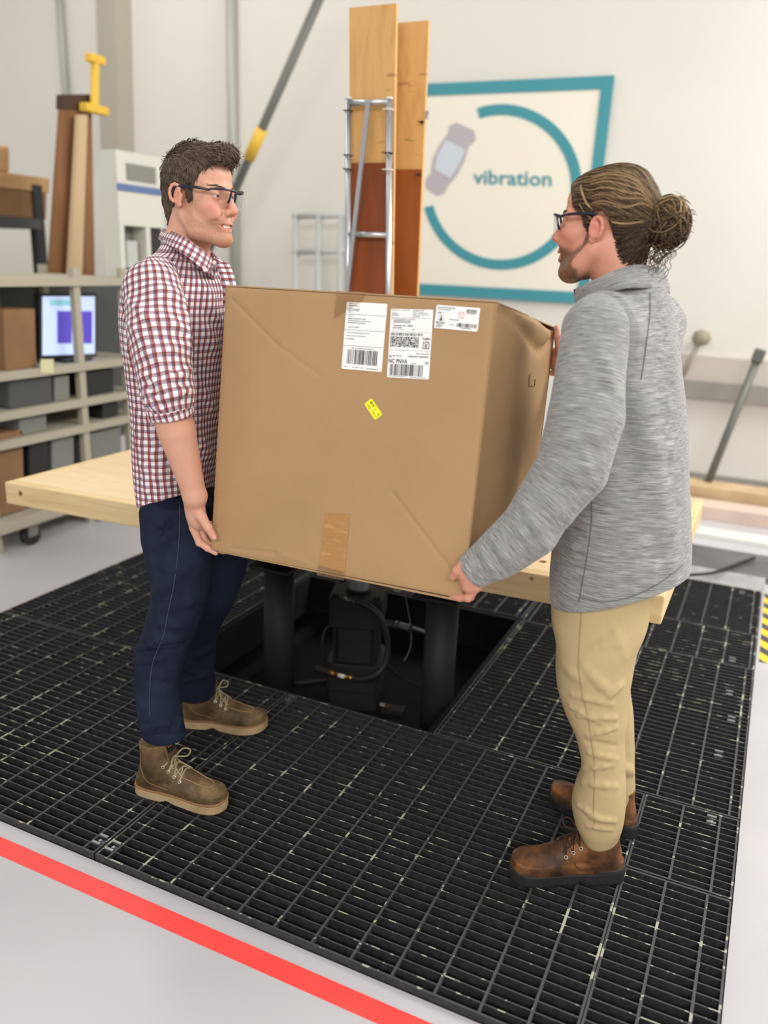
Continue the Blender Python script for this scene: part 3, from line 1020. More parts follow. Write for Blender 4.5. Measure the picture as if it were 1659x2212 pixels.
t = empty('hose_coupling', at_d(870, 1350, 0), 'steel quick coupling and striped hose behind the actuator leading right', 'hose')
pts = [at_d(832, 1345, -.02), at_d(850, 1349, -.02), at_d(888, 1357, -.02)]
b = MB(); b.tube([pts[0], pts[1]], .014, 8).tube([at_d(853, 1349.5, -.02), at_d(860, 1351, -.02)], .017, 6).tube([at_d(863, 1351.5, -.02), at_d(886, 1357, -.02)], .0155, 6)
b.build('coupling', flat('dark_steel', srgb(92, 92, 92), .4, .6), t)
b = MB(); b.tube(bez([at_d(886, 1357, -.02), at_d(905, 1362, -.02), at_d(925, 1370, -.03), at_d(950, 1384, -.05)], 6), .011, 10); b.build('hose_body', m_hose, t, True)
b = MB(); b.tube(bez([at_d(892, 1355, 0.005), at_d(905, 1359, 0.005), at_d(920, 1365, 0)], 4), .004, 6); b.build('white_marking', flat('grey_print', srgb(150, 150, 146), .5), t)
t = empty('air_line', at_d(700, 1400, .05), 'thin black line looping out left of the actuator barrel', 'hose')
b = MB(); b.tube(bez([at_d(718, 1345, .06), at_d(702, 1362, .08), at_d(696, 1390, .10), at_d(700, 1420, .1), at_d(712, 1436, .08)], 8), .0045, 8); b.build('hose_body', m_hose, t, True)
pts = bez([atz(636, 1476, PZ + .012), atz(670, 1473, PZ + .012), atz(715, 1468, PZ + .012)], 6)
b = MB(); b.tube(pts, .007, 8); tag(b.build('drain_hose', m_hose, smooth=True), 'short black hose lying on the pit floor left of the actuator', 'hose')
b = MB(); b.tube(bez([at_d(872, 1262, -.1), at_d(878, 1300, -.05), at_d(886, 1345, -.03), at_d(888, 1390, -.02), at_d(880, 1415, 0), at_d(872, 1428, .02)], 8), .0014, 5)
tag(b.build('thin_cable', flat('grey_wire', srgb(130, 130, 128), .5)), 'thin grey wire hanging right of the actuator', 'wire')
b = MB(); b.tube(bez([atz(838, 1437, PZ + .004), atz(870, 1465, PZ + .004), atz(920, 1488, PZ + .004)], 6), .0025, 5)
tag(b.build('floor_wire', m_hose), 'thin black wire lying on the pit floor right of the actuator', 'wire')
t = empty('pipe_nipple', atz(838, 1535, PZ), 'small steel and brass fitting on a bracket at the front of the pit floor', 'fitting')
q = atz(838, 1537, PZ); b = MB(); b.obox(q + np.array([0.02, .01, .01]), (1, .2, 0), (-.2, 1, 0), (0, 0, 1), .09, .05, .02); b.build('bracket', m_iron, t)
b = MB(); b.tube([atz(822, 1521, PZ + .03), atz(832, 1524, PZ + .03)], .008, 8); b.build('nipple', m_chrome, t)
b = MB(); b.tube([atz(832, 1524, PZ + .03), atz(841, 1527, PZ + .03)], .009, 8); b.build('brass_nut', m_brass, t)
# ================================================================== BACK OF THE HALL
def slabq(q, dvec):
    """box from a front quad (TL TR BR BL, world points) and a depth vector"""
    dvec = np.asarray(dvec, float)
    m = MB()
    vs = [np.asarray(p) for p in q] + [np.asarray(p) + dvec for p in q]
    m.add(vs, [(3, 2, 1, 0), (4, 5, 6, 7), (0, 1, 5, 4), (1, 2, 6, 5), (2, 3, 7, 6), (3, 0, 4, 7)])
    return m


def qy(x0, y0, x1, y1, Y, sk=0.0):
    return [atY(x0, y0, Y), atY(x1, y0 + sk, Y), atY(x1, y1 + sk, Y), atY(x0, y1, Y)]


def qx(x0, y0, x1, y1, X, y0b=None, y1b=None):
    return [atX(x0, y0, X), atX(x1, y0 if y0b is None else y0b, X), atX(x1, y1 if y1b is None else y1b, X), atX(x0, y1, X)]


# ---- wall sign
m_signw = flat('cream_sign_board', srgb(240, 235, 220), .6)
m_teal = flat('teal_paint', srgb(66, 148, 160), .6)
m_lil = flat('lilac_grey_paint', srgb(186, 178, 184), .6)
m_pale = flat('pale_blue_paint', srgb(206, 214, 222), .6)
YS = WY - .022
cs = [atY(880, 196, YS), atY(1313, 178, YS), atY(1258, 644, YS), atY(866, 622, YS)]
t = empty('wall_sign', sum(cs) / 4, 'cream wall sign with teal frame, broken teal ring and the word vibration', 'sign')
slabq(cs, (0, .02, 0)).build('panel', m_signw, t)


def band(p, q, w, Y, mat, name, par, th=.006):
    p = np.asarray(p); q = np.asarray(q)
    d = nrm(q - p); n = np.array([-d[2], 0, d[0]])
    o = np.array([0, Y - p[1], 0])
    return slabq([p + n * w / 2 - d * w / 2 + o, q + n * w / 2 + d * w / 2 + o, q - n * w / 2 + d * w / 2 + o, p - n * w / 2 - d * w / 2 + o], (0, th, 0)).build(name, mat, par)


for i in range(4):
    band(cs[i], cs[(i + 1) % 4], .085, YS - .007 - .0015 * (i % 2), m_teal, 'frame_band', t)
ctr_ = atY(1077, 408, YS - .004)
exx = (atY(1239, 412, YS) - atY(915, 404, YS)) / 2; ezz = (atY(1080, 243, YS) - atY(1072, 578, YS)) / 2
m = MB()
n = 60
for i in range(n + 1):
    a = math.radians(-165 + (272) * i / n)
    for rr_ in (.93, 1.065):
        p = ctr_ + exx * math.cos(a) * rr_ + ezz * math.sin(a) * rr_
        m.v.append(tuple(p)); m.v.append((p[0], p[1] + .004, p[2]))
for i in range(n):
    o = i * 4; e = o + 4
    m.f += [(o, o + 2, e + 2, e), (o + 1, e + 1, e + 3, o + 3), (o, e, e + 1, o + 1), (o + 2, o + 3, e + 3, e + 2)]
m.build('broken_ring', m_teal, t)
ax_ = nrm(atY(1003, 282, YS) - atY(942, 412, YS)); sd_ = np.array([ax_[2], 0, -ax_[0]])
cM = atY(968, 346, YS - .005)


def emblem(pts, mat, name, dy):
    q = [cM + ax_ * a + sd_ * s + np.array([0, -dy, 0]) for s, a in pts]
    k = len(q); mm = MB()
    mm.add(q + [p + np.array([0, .004, 0]) for p in q], [tuple(range(k))[::-1], tuple(range(k, 2 * k))] + [(i, (i + 1) % k, k + (i + 1) % k, k + i) for i in range(k)])
    return mm.build(name, mat, t)


sc_ = np.linalg.norm(atY(1003, 282, YS) - atY(942, 412, YS)) / 2
emblem([(x * sc_, y * sc_) for x, y in [(-.40, .66), (-.46, .92), (-.30, 1.1), (.38, 1.14), (.56, .92), (.44, .66), (.52, .2), (.5, -.25), (.38, -.66), (.36, -.95), (.16, -1.12), (-.30, -1.08), (-.44, -.85), (-.36, -.62), (-.50, -.2), (-.50, .25)]], m_lil, 'shaker_emblem', 0)
emblem([(x * sc_, y * sc_) for x, y in [(-.36, .50), (.38, .52), (.42, .1), (.34, -.46), (-.30, -.44), (-.42, 0)]], m_pale, 'emblem_window', .004)
m = MB()
o_ = atY(1022, 366, YS - .003); eu_ = atY(1192, 370, YS - .003) - o_; ev_ = atY(1022, 398, YS - .003) - o_
put_text(m, 'vibration', 0, 0, 1, 1, lambda u, v: o_ + eu_ * u + ev_ * v)
m.build('word', m_teal, t)

# ---- wall conduits, column, raceway, leaning tools
m_cond = flat('grey_conduit', srgb(176, 178, 168), .5, .2)
m_pil = flat('grey_beige_steel', srgb(176, 170, 156), .6)
b = MB(); b.tube([atY(125, -40, WY - .05), atY(138, 150, WY - .05), atY(165, 560, WY - .05)], .035, 12)
tag(b.build('wall_conduit', m_cond, smooth=True), 'grey conduit on the wall above the tall brown panel, leftmost of the wall pipes', 'conduit')
b = MB(); b.tube([atY(497, -40, WY - .05), atY(502, 300, WY - .05), atY(508, 700, WY - .05)], .040, 12)
tag(b.build('wall_conduit', m_cond, smooth=True), 'grey conduit running down the wall behind the left man\'s forehead', 'conduit')
b = slabq([atY(205, -40, WY - .2), atY(248, -40, WY - .2), atY(258, 340, WY - .2), atY(218, 340, WY - .2)], (0, .2, 0))
structure(b.build('trim_2', m_pil), 'beige steel column against the back wall')
m_pole = flat('dark_grey_pole', srgb(112, 112, 106), .5, .2)
m_yel2 = flat('yellow_grip', srgb(232, 190, 66), .5)
pa, pb = atY(706, -40, 5.75), atY(500, 428, 5.95)
t = empty('hoist_arm', pb, 'long dark diagonal pole with yellow band leaning towards the wall above the left man', 'pole')
b = MB(); b.tube([pa, pb + (pb - pa) * .35], .034, 14); b.build('shaft', m_pole, t, True)
k0, k1 = (262 + 40) / 468, (332 + 40) / 468
b = MB(); b.tube([pa + (pb - pa) * k0, pa + (pb - pa) * k1], .046, 14); b.build('yellow_band', m_yel2, t, True)
m_race = flat('beige_raceway', srgb(198, 192, 182), .6)
m_raced = flat('grey_raceway_edge', srgb(150, 146, 138), .6)
x0 = atY(1380, 770, WY)[0]
zt, zm, zb_ = atY(1580, 772, WY)[2], atY(1580, 826, WY)[2], atY(1580, 862, WY)[2]
t = empty('wall_raceway', (2, WY - .06, zb_), 'grey beige cable raceway along the wall behind the right man\'s back', 'raceway')
b = MB(); b.box((x0, WY - .07, zm), (4.6, WY, zt)); b.build('cover', m_race, t)
b = MB(); b.box((x0, WY - .10, zb_), (4.6, WY, zm)); b.build('lower_ledge', m_raced, t)
pa, pb = atY(1636, 775, 6.22), atY(1530, 1040, 6.02)
t = empty('push_broom', pb, 'dark broom leaning against the wall at the right edge', 'broom')
b = MB(); b.tube([pa, pb], .026, 12); b.build('broom_handle', m_pole, t, True)
b = MB(); b.obox(pa + nrm(pa - pb) * .02, nrm(pa - pb), (0, 1, 0), nrm(np.cross(pa - pb, [0, 1, 0])), .09, .07, .075); b.build('grip', flat('dark_grip', srgb(88, 86, 80), .6), t, bevel=.01)
c = atY(1515, 730, 6.3)
t = empty('wall_hook', c, 'small olive knob on a stem by the wall beside the right man\'s back', 'knob')
b = MB(); b.lathe([(.012, -.055), (.05, -.04), (.066, 0), (.05, .04), (.012, .055)], c, 18); b.build('knob', flat('olive_knob', srgb(150, 142, 120), .6), t, True)
b = MB(); b.tube([c, c + np.array([-.10, .08, -.28])], .022, 10); b.tube([c + np.array([0, 0, 0]), c + np.array([0, .2, 0])], .02, 8); b.build('stem', m_pil, t, True)
# lumber and flattened cartons along the wall foot, right
m_lum = flat('stacked_lumber', srgb(206, 178, 140), .7, 0, .15, 5)
m_lum2 = flat('pinkish_carton', srgb(214, 192, 178), .75, 0, .1, 4)
q = atz(1560, 1128, FZ)
b = MB(); b.box((-.55, q[1], FZ), (1.9, q[1] + .20, FZ + .09)); tag(b.build('timber', m_lum2, bevel=.004), 'pale pinkish timber lying on the floor, nearest of the two along the wall', 'timber')
b = MB(); b.box((-.60, q[1] + .25, FZ), (1.9, q[1] + .47, FZ + .16)); tag(b.build('timber', m_lum, bevel=.004), 'tan timber lying on the floor against the wall, farther of the two', 'timber')
m_white = flat('white_strip', srgb(224, 226, 220), .5)
b = MB(); b.box((-.9, 5.18, FZ), (2.2, 5.34, FZ + .03)); tag(b.build('floor_strip', m_white, bevel=.003), 'white strip lying on the floor beyond the steel plate', 'strip')
# rack seen faintly between the left man and the boards
m_pgrey = flat('pale_grey_metal', srgb(190, 194, 190), .5, .2)
t = empty('wire_rack', atY(690, 620, 6.2), 'pale grey metal rack against the wall left of the aluminium frame', 'rack')
for x in (640, 690, 738, 772):
    a = atY(x, 462, 6.2); b = MB(); b.tube([a, (a[0], a[1], FZ)], .026, 10); b.build('post', m_pgrey, t, True)
for y in (468, 545, 640):
    b = MB(); b.tube([atY(634, y, 6.2), atY(776, y - 4, 6.2)], .024, 10); b.build('bar', m_pgrey, t, True)

# ---- left: steel bench with monitor, and what stands on and behind it
XB = -3.50
m_beige = flat('beige_steel', srgb(170, 164, 146), .55)
m_dgrey = flat('dark_grey_case', srgb(74, 75, 75), .6)
m_mgrey = flat('grey_bin', srgb(120, 120, 114), .6)
m_blk = flat('black_case', srgb(34, 34, 34), .55)
m_bcard = flat('brown_carton', srgb(132, 98, 66), .8, 0, .1, 6)
m_tcard = flat('tan_carton', srgb(184, 146, 100), .8, 0, .1, 6)
ydn = lambda x: atX(x, 600, XB)[1]
Ya, Yb = atX(-70, 600, XB)[1], atX(285, 600, XB)[1]
zof = lambda x, y: atX(x, y, XB)[2]
t = empty('steel_workbench', (XB - .3, (Ya + Yb) / 2, FZ), 'beige steel workbench with shelves standing left behind the platform', 'workbench')
for xp in (-60, 165, 268):
    Y = ydn(xp)
    for dx in (0, -.62):
        b = MB(); b.box((XB + dx - .035, Y - .022, FZ), (XB + dx, Y + .022, zof(165, 578))); b.build('post', m_beige, t)
for zz_, nm in ((zof(165, 605), 'top_shelf'), (zof(165, 790), 'middle_shelf'), (zof(165, 868), 'keyboard_shelf'), (zof(165, 925), 'lower_shelf')):
    b = MB(); b.box((XB - .64, Ya - .03, zz_ - .03), (XB + .015, Yb + .03, zz_ + .012)); b.build(nm, m_beige, t)
b = MB(); b.box((XB - .68, Ya, .25), (XB - .655, Yb + 1.1, zof(165, 612))); b.build('back_panel', m_dgrey, t)
b = MB(); b.box((XB - .60, Ya - .03, .10), (XB + .06, Yb + .1, .16)); b.build('base_frame', m_beige, t)
for (x, y) in ((100, 1165), (300, 1120)):
    q = atz(x, y + 18, FZ)
    b = MB(); b.cyl((XB - .01, q[1], FZ + .055), (XB + .03, q[1], FZ + .055), .055, 18); w_ = b.build('caster_wheel', m_blk, t)
    b = MB(); b.box((XB - .02, q[1] - .03, FZ + .05), (XB + .04, q[1] + .03, .10)); b.build('caster_fork', m_mgrey, w_)
zS = zof(165, 790) + .012
mon = qx(92, 640, 205, 768, XB - .12, 640, 764)
t = empty('monitor', (mon[3] + mon[2]) / 2, 'computer monitor with two violet windows on screen, on the workbench', 'monitor')
slabq([p + np.array([-.004, 0, 0]) + s for p, s in zip(mon, [np.array([0, -.015, .015]), np.array([0, .015, .015]), np.array([0, .015, -.015]), np.array([0, -.015, -.015])])], (-.04, 0, 0)).build('case', m_blk, t)


def screen(name, col, strength):
    m = NT(name, .3)
    m.color(col)
    m.b.inputs['Emission Color'].default_value = col
    m.b.inputs['Emission Strength'].default_value = strength
    return m.m


sc1 = slabq(mon, (-.003, 0, 0)).build('screen', screen('lit_screen', srgb(176, 192, 226), .75), t)
for x0_, x1_ in ((124, 155), (171, 199)):
    slabq(qx(x0_, 672, x1_, 742, XB - .119), (-.001, 0, 0)).build('screen_window', screen('violet_window', srgb(76, 62, 168), .7), sc1)
slabq(qx(108, 648, 152, 660, XB - .119), (-.001, 0, 0)).build('screen_title', screen('teal_title', srgb(120, 178, 190), .7), sc1)
b = MB(); b.box((XB - .22, (mon[3][1] + mon[2][1]) / 2 - .1, zS + .001), (XB - .05, (mon[3][1] + mon[2][1]) / 2 + .1, zS + .014)); b.build('stand', m_blk, t)


def shelf_thing(name, label, cat, x0, x1, y0, y1, mat, depth=.2, X=XB - .03, zbase=None, par=None):
    q = qx(x0, y0, x1, y1, X)
    if zbase is not None:
        q[2][2] = zbase; q[3][2] = zbase
    z1_ = (q[0][2] + q[1][2]) / 2; q[0][2] = q[1][2] = z1_
    m = slabq(q, (-depth, 0, 0))
    return tag(m.build(name, mat, bevel=.006), label, cat)


shelf_thing('carton', 'brown carton on the workbench left of the monitor', 'carton', 8, 76, 668, 752, m_bcard, .2, zbase=zS)
zK = zof(165, 868) + .013
shelf_thing('equipment_case', 'long dark grey case on the shelf below the monitor', 'case', 18, 112, 806, 850, m_dgrey, .2, zbase=zK)
shelf_thing('equipment_case', 'small grey case right of the long dark one, below the monitor', 'case', 118, 150, 812, 850, m_mgrey, .2, zbase=zK)
shelf_thing('equipment_case', 'black case right of the bench post below the monitor', 'case', 184, 246, 800, 838, m_blk, .2, zbase=zK)
zL = zof(165, 925) + .013
shelf_thing('storage_bin', 'dark bin right of the bench post on the lower shelf', 'bin', 222, 256, 868, 905, m_blk, .2, zbase=zL)
shelf_thing('storage_bin', 'grey bin in the middle of the lower shelf, left of the post', 'bin', 40, 100, 880, 908, m_mgrey, .2, zbase=zL)
shelf_thing('storage_crate', 'black crate standing under the lower shelf', 'crate', 62, 104, 935, 1040, m_blk, .25, zbase=.165)
shelf_thing('storage_crate', 'grey crate standing right of the black crate under the lower shelf', 'crate', 112, 160, 938, 1040, m_mgrey, .25, zbase=.165)
shelf_thing('storage_crate', 'wide grey crate right of the bench post under the lower shelf', 'crate', 186, 262, 930, 1000, m_mgrey, .25, zbase=.165)
shelf_thing('storage_crate', 'brown carton at the far left under the lower shelf', 'carton', -30, 50, 935, 1060, m_bcard, .25, zbase=.165)
m_note = flat('green_note', srgb(206, 204, 160), .7)
b = slabq(qx(88, 776, 116, 806, XB + .018), (-.002, 0, 0)); tag(b.build('paper_note', m_note), 'pale green note hanging from the shelf under the monitor', 'note')
# machine on the top shelf
zT = zof(165, 605) + .013
q = qx(250, 332, 348, 600, XB - .02); q[2][2] = q[3][2] = zT; q[0][2] = q[1][2] = (q[0][2] + q[1][2]) / 2
t = empty('test_instrument', (q[2] + q[3]) / 2, 'tall white instrument with blue stripe and dark display, on the workbench', 'instrument')
m_inst = flat('white_grey_enamel', srgb(206, 206, 196), .5)
dY_ = q[1] - q[0]
hI = q[0][2] - zT
part_ = lambda z0, z1, u0, u1, dx, mat, nm, dep: slabq([q[0] + dY_ * u0 + np.array([dx, 0, zT + hI * z1 - q[0][2]]), q[0] + dY_ * u1 + np.array([dx, 0, zT + hI * z1 - q[0][2]]), q[0] + dY_ * u1 + np.array([dx, 0, zT + hI * z0 - q[0][2]]), q[0] + dY_ * u0 + np.array([dx, 0, zT + hI * z0 - q[0][2]])], (-dep, 0, 0)).build(nm, mat, t)
part_(.42, 1.0, 0, 1, 0, m_inst, 'upper_cabinet', .12)
part_(.0, .42, 0, .10, 0, m_inst, 'side_wall', .12)
part_(.0, .42, .58, .68, 0, m_inst, 'side_wall', .12)
part_(.0, .06, .10, 1, 0, m_inst, 'base', .12)
part_(.06, .42, .10, .58, -.10, m_mgrey, 'back_plate', .02)
part_(.06, .42, .68, 1.0, -.02, m_blk, 'dark_panel', .08)
part_(.08, .30, .22, .46, -.03, m_pgrey, 'sample_stage', .06)
part_(.69, .745, -.02, 1.0, .006, flat('blue_stripe', srgb(92, 112, 158), .5), 'blue_stripe', .004)
part_(.78, .91, .20, .84, .006, flat('dark_display', srgb(128, 130, 122), .4), 'display', .004)
# tall panels leaning behind the bench
XP = -4.35
m_bp = NT('tall_brown_board', .65); g = m_bp.noise(m_bp.coord('Object', (6, 6, .6)), 1.5, 4)
m_bp.color(m_bp.ramp(g, [(.3, srgb(120, 80, 48)), (.7, srgb(148, 104, 66))])); m_bp = m_bp.m
m_dk = flat('dark_brown_end', srgb(70, 46, 36), .7)


def leaning(name, label, cat, xt0, xt1, yt, xb0, xb1, yb, X, th, mat, lean=.0):
    a0, a1 = atX(xt0, yt, X), atX(xt1, yt, X); b0, b1 = atX(xb0, yb, X), atX(xb1, yb, X)
    k = (FZ - a0[2]) / (b0[2] - a0[2])
    return slabq([a0, a1, a1 + (b1 - a1) * k, a0 + (b0 - a0) * k], (-th, 0, 0))


t = empty('brown_panel', atX(150, 600, XP), 'tall brown panel standing upright behind the workbench', 'panel')
leaning('', '', '', 134, 198, 222, 108, 205, 600, XP, .03, m_bp).build('sheet', m_bp, t)
a0, a1 = atX(134, 204, XP), atX(200, 204, XP); b0, b1 = atX(133, 236, XP), atX(199, 236, XP)
slabq([a0 + np.array([.012, 0, 0]), a1 + np.array([.012, 0, 0]), b1 + np.array([.012, 0, 0]), b0 + np.array([.012, 0, 0])], (-.06, 0, 0)).build('dark_cap', m_dk, t)
m = leaning('', '', '', 172, 190, 248, 152, 178, 600, XP + .08, .04, m_bp)
tag(m.build('wooden_batten', flat('pale_batten', srgb(202, 176, 138), .7), bevel=.003), 'pale wooden batten leaning in front of the tall brown panel', 'batten')
c0, c1 = atX(206, 128, XP + .06), atX(204, 236, XP + .06)
t = empty('bar_clamp', c1, 'yellow bar clamp hooked over the top of the tall brown panel', 'clamp')
b = MB(); b.tube([c0, c1], .028, 10); b.build('bar', m_yel2, t)
b = MB(); b.obox(c1 + np.array([0, .0, .0]), (0, 1, 0), (0, 0, 1), (1, 0, 0), .20, .05, .07); b.build('jaw', m_yel2, t, bevel=.006)
b = MB(); b.obox(c0, (0, 1, 0), (0, 0, 1), (1, 0, 0), .13, .05, .06); b.build('handle', m_yel2, t, bevel=.006)
# black rack with cartons further left
XR = -4.9
t = empty('black_rack', atX(40, 600, XR), 'black storage rack at the far left behind the workbench', 'rack')
Y0r, Y1r = atX(-220, 600, XR)[1], atX(96, 600, XR)[1]
for Yp in (Y0r, Y1r):
    for dx in (0, -.6):
        b = MB(); b.box((XR - .06 + dx, Yp - .04, FZ), (XR + dx, Yp + .04, atX(85, 400, XR)[2])); b.build('upright', m_blk, t)
for y in (478, 610, 760):
    z = atX(60, y, XR)[2]; b = MB(); b.box((XR - .62, Y0r, z - .05), (XR + .01, Y1r, z + .02)); b.build('beam', m_dgrey, t)
zr_ = atX(60, 478, XR)[2] + .021
shelf_thing('large_carton', 'wide brown carton on the top of the black rack', 'carton', -190, 100, 402, 478, m_bcard, .55, XR - .02, zr_)
ob = bpy.data.objects[[o.name for o in bpy.data.objects if o.name.startswith('large_carton')][0]]
ztop = max(v.co.z for v in ob.data.vertices) + .002
q0 = qx(-200, 370, 106, 402, XR - .01); 
for p in (q0[2], q0[3]): p[2] = ztop
for p in (q0[0], q0[1]): p[2] = ztop + .10
tag(slabq(q0, (-.56, 0, 0)).build('flat_carton', m_tcard, bevel=.006), 'flat tan carton lying on the wide brown carton', 'carton')
q0 = qx(-60, 315, 22, 370, XR - .05)
for p in (q0[2], q0[3]): p[2] = ztop + .102
tag(slabq(q0, (-.35, 0, 0)).build('small_carton', m_tcard, bevel=.02), 'small tan carton on top of the stack at the far left edge', 'carton')
# ================================================================== SOFT SHAPES: signed distances meshed by surface nets
F32 = np.float32


def smin(a, b, k):
    h = np.clip(0.5 + 0.5 * (b - a) / k, 0, 1)
    return b + (a - b) * h - k * h * (1 - h)


def smax(a, b, k):
    return -smin(-a, -b, k)


class Sdf:
    """a list of shapes joined in order; each shape is skipped where it is far away"""

    def __init__(self, far=0.07):
        self.ops = []
        self.far = far
        self.post = []

    def _add(self, op, fn, c, R, k):
        self.ops.append((op, fn, np.asarray(c, float), float(R), k))
        return self

    def cone(self, a, b, ra, rb, k=0.01, op='u'):
        a = np.asarray(a, F32); b = np.asarray(b, F32)
        ab = b - a
        L2 = float(ab @ ab) + 1e-12

        def fn(P):
            t = np.clip(((P - a) @ ab) / L2, 0, 1)
            q = P - a - t[:, None] * ab
            return np.sqrt((q * q).sum(1)) - (ra + (rb - ra) * t)
        return self._add(op, fn, (a + b) / 2, math.sqrt(L2) / 2 + max(ra, rb), k)

    def chain(self, pts, rad, k=0.01, op='u'):
        for i in range(len(pts) - 1):
            self.cone(pts[i], pts[i + 1], rad[i], rad[i + 1], k if i == 0 else 0.004, op)
        return self

    def ball(self, c, r, k=0.01, op='u'):
        c = np.asarray(c, F32)
        return self._add(op, lambda P: np.sqrt(((P - c) ** 2).sum(1)) - r, c, r, k)

    def ell(self, c, r, M=None, k=0.01, op='u'):
        c = np.asarray(c, F32); r = np.asarray(r, F32)
        A = np.eye(3, dtype=F32) if M is None else np.asarray(M, F32)

        def fn(P):
            q = (P - c) @ A
            k0 = np.sqrt(((q / r) ** 2).sum(1)) + 1e-6
            k1 = np.sqrt(((q / (r * r)) ** 2).sum(1)) + 1e-6
            return k0 * (k0 - 1) / k1
        return self._add(op, fn, c, float(max(r)), k)

    def loft(self, st, k=0.01, op='u', n=2.0, ends=0.01, cap=(True, True)):
        """st rows: x, y, z, a, b, phi - an elliptical column that rises monotonically in z"""
        st = np.asarray(sorted([tuple(s) for s in st], key=lambda s: s[2]), float)
        z = st[:, 2]
        zz = np.linspace(z[0], z[-1], 160)
        cols = [np.asarray(pchip(z, st[:, i], zz), F32) for i in (0, 1, 3, 4, 5)]
        zz = zz.astype(F32)

        def fn(P):
            zc = np.clip(P[:, 2], zz[0], zz[-1])
            cx, cy, a, b, ph = (np.interp(zc, zz, q).astype(F32) for q in cols)
            dx, dy = P[:, 0] - cx, P[:, 1] - cy
            c, s = np.cos(ph), np.sin(ph)
            u, v = dx * c + dy * s, -dx * s + dy * c
            if n == 2.0:
                k0 = np.sqrt((u / a) ** 2 + (v / b) ** 2) + 1e-6
            else:
                k0 = (np.abs(u / a) ** n + np.abs(v / b) ** n) ** (1 / n) + 1e-6
            k1 = np.sqrt((u / (a * a)) ** 2 + (v / (b * b)) ** 2) + 1e-6
            d = np.where(k0 > 0.3, k0 * (k0 - 1) / k1, -np.minimum(a, b) * (1 - k0))
            if cap[1]:
                d = smax(d, P[:, 2] - zz[-1], ends)
            if cap[0]:
                d = smax(d, zz[0] - P[:, 2], ends)
            return d
        c = np.array([(st[:, 0].min() + st[:, 0].max()) / 2, (st[:, 1].min() + st[:, 1].max()) / 2, (z[0] + z[-1]) / 2])
        R = math.hypot((z[-1] - z[0]) / 2, max(np.hypot(st[:, 0] - c[0], st[:, 1] - c[1]) + np.maximum(st[:, 3], st[:, 4])))
        return self._add(op, fn, c, R, k)

    def fn(self, f, c, R, k=0.01, op='u'):
        return self._add(op, f, c, R, k)

    def plane(self, p, n, k=0.004):
        """cut away everything on the side n points to"""
        p = np.asarray(p, F32); n = nrm(n).astype(F32)
        return self._add('i', lambda P: (P - p) @ n, p, 1e9, k)

    def folds(self, lines):
        """lines: (a, b, width, height): soft ridges (+) and grooves (-) laid along segments"""
        for a, b, w, h in lines:
            a = np.asarray(a, F32); b = np.asarray(b, F32)
            ab = b - a
            L2 = float(ab @ ab) + 1e-9
            self.post.append(('f', a, ab, L2, w, h, (a + b) / 2, math.sqrt(L2) / 2 + 3 * w))
        return self

    def folds_flat(self, lines):
        """like folds, without fading out at the ends of each piece"""
        r = []
        for a, b, w, h in lines:
            a = np.asarray(a, F32); b = np.asarray(b, F32)
            ab = b - a
            r.append(('g', a, ab, float(ab @ ab) + 1e-9, w, h, (a + b) / 2, float(np.linalg.norm(ab)) / 2 + 3 * w))
        return r

    def ripple(self, f):
        self.post.append(('r', f))
        return self

    def eval(self, P, c=None, R=0.0):
        P = np.asarray(P, F32)
        d = np.full(len(P), 0.5, F32)
        for op, fn, oc, oR, k in self.ops:
            if c is not None and oR < 1e8 and np.linalg.norm(c - oc) - oR - R > self.far:
                continue
            e = fn(P)
            if op == 'u':
                d = smin(d, e, k)
            elif op == 's':
                d = smax(d, -e, k)
            else:
                d = smax(d, e, k)
        for q in self.post:
            if q[0] == 'r':
                d = d + q[1](P)
                continue
            kind_, a, ab, L2, w, h, oc, oR = q
            if c is not None and np.linalg.norm(c - oc) - oR - R > 0:
                continue
            t = np.clip(((P - a) @ ab) / L2, 0, 1)
            s = P - a - t[:, None] * ab
            taper = 1.0 if kind_ == 'g' else np.clip(np.minimum(t, 1 - t) * 5 + 0.25, 0, 1)
            d = d - h * taper * np.exp(-(s * s).sum(1) / (w * w))
        return d.astype(F32)

    def grad(self, P, e=0.0015):
        P = np.asarray(P, F32)
        k = np.array([[1, -1, -1], [-1, -1, 1], [-1, 1, -1], [1, 1, 1]], F32)
        g = np.zeros_like(P)
        for q in k:
            g += q * self.eval(P + q * e)[:, None]
        return g / (np.sqrt((g * g).sum(1))[:, None] + 1e-9)

    def snap(self, P, off=0.0, it=6):
        P = np.asarray(P, F32).reshape(-1, 3).copy()
        for _ in range(it):
            d = self.eval(P)
            P = P - (d - off)[:, None] * self.grad(P)
        return P.astype(float)


def pchip(x, y, xi):
    x = np.asarray(x, float); y = np.asarray(y, float)
    if len(x) < 3:
        return np.interp(xi, x, y)
    h = np.diff(x); d = np.diff(y) / h
    m = np.zeros(len(x))
    m[0], m[-1] = d[0], d[-1]
    for i in range(1, len(x) - 1):
        if d[i - 1] * d[i] > 0:
            w1, w2 = 2 * h[i] + h[i - 1], h[i] + 2 * h[i - 1]
            m[i] = (w1 + w2) / (w1 / d[i - 1] + w2 / d[i])
    i = np.clip(np.searchsorted(x, xi) - 1, 0, len(x) - 2)
    t = (xi - x[i]) / h[i]
    return ((1 + 2 * t) * (1 - t) ** 2) * y[i] + t * (1 - t) ** 2 * h[i] * m[i] + t * t * (3 - 2 * t) * y[i + 1] + t * t * (t - 1) * h[i] * m[i + 1]


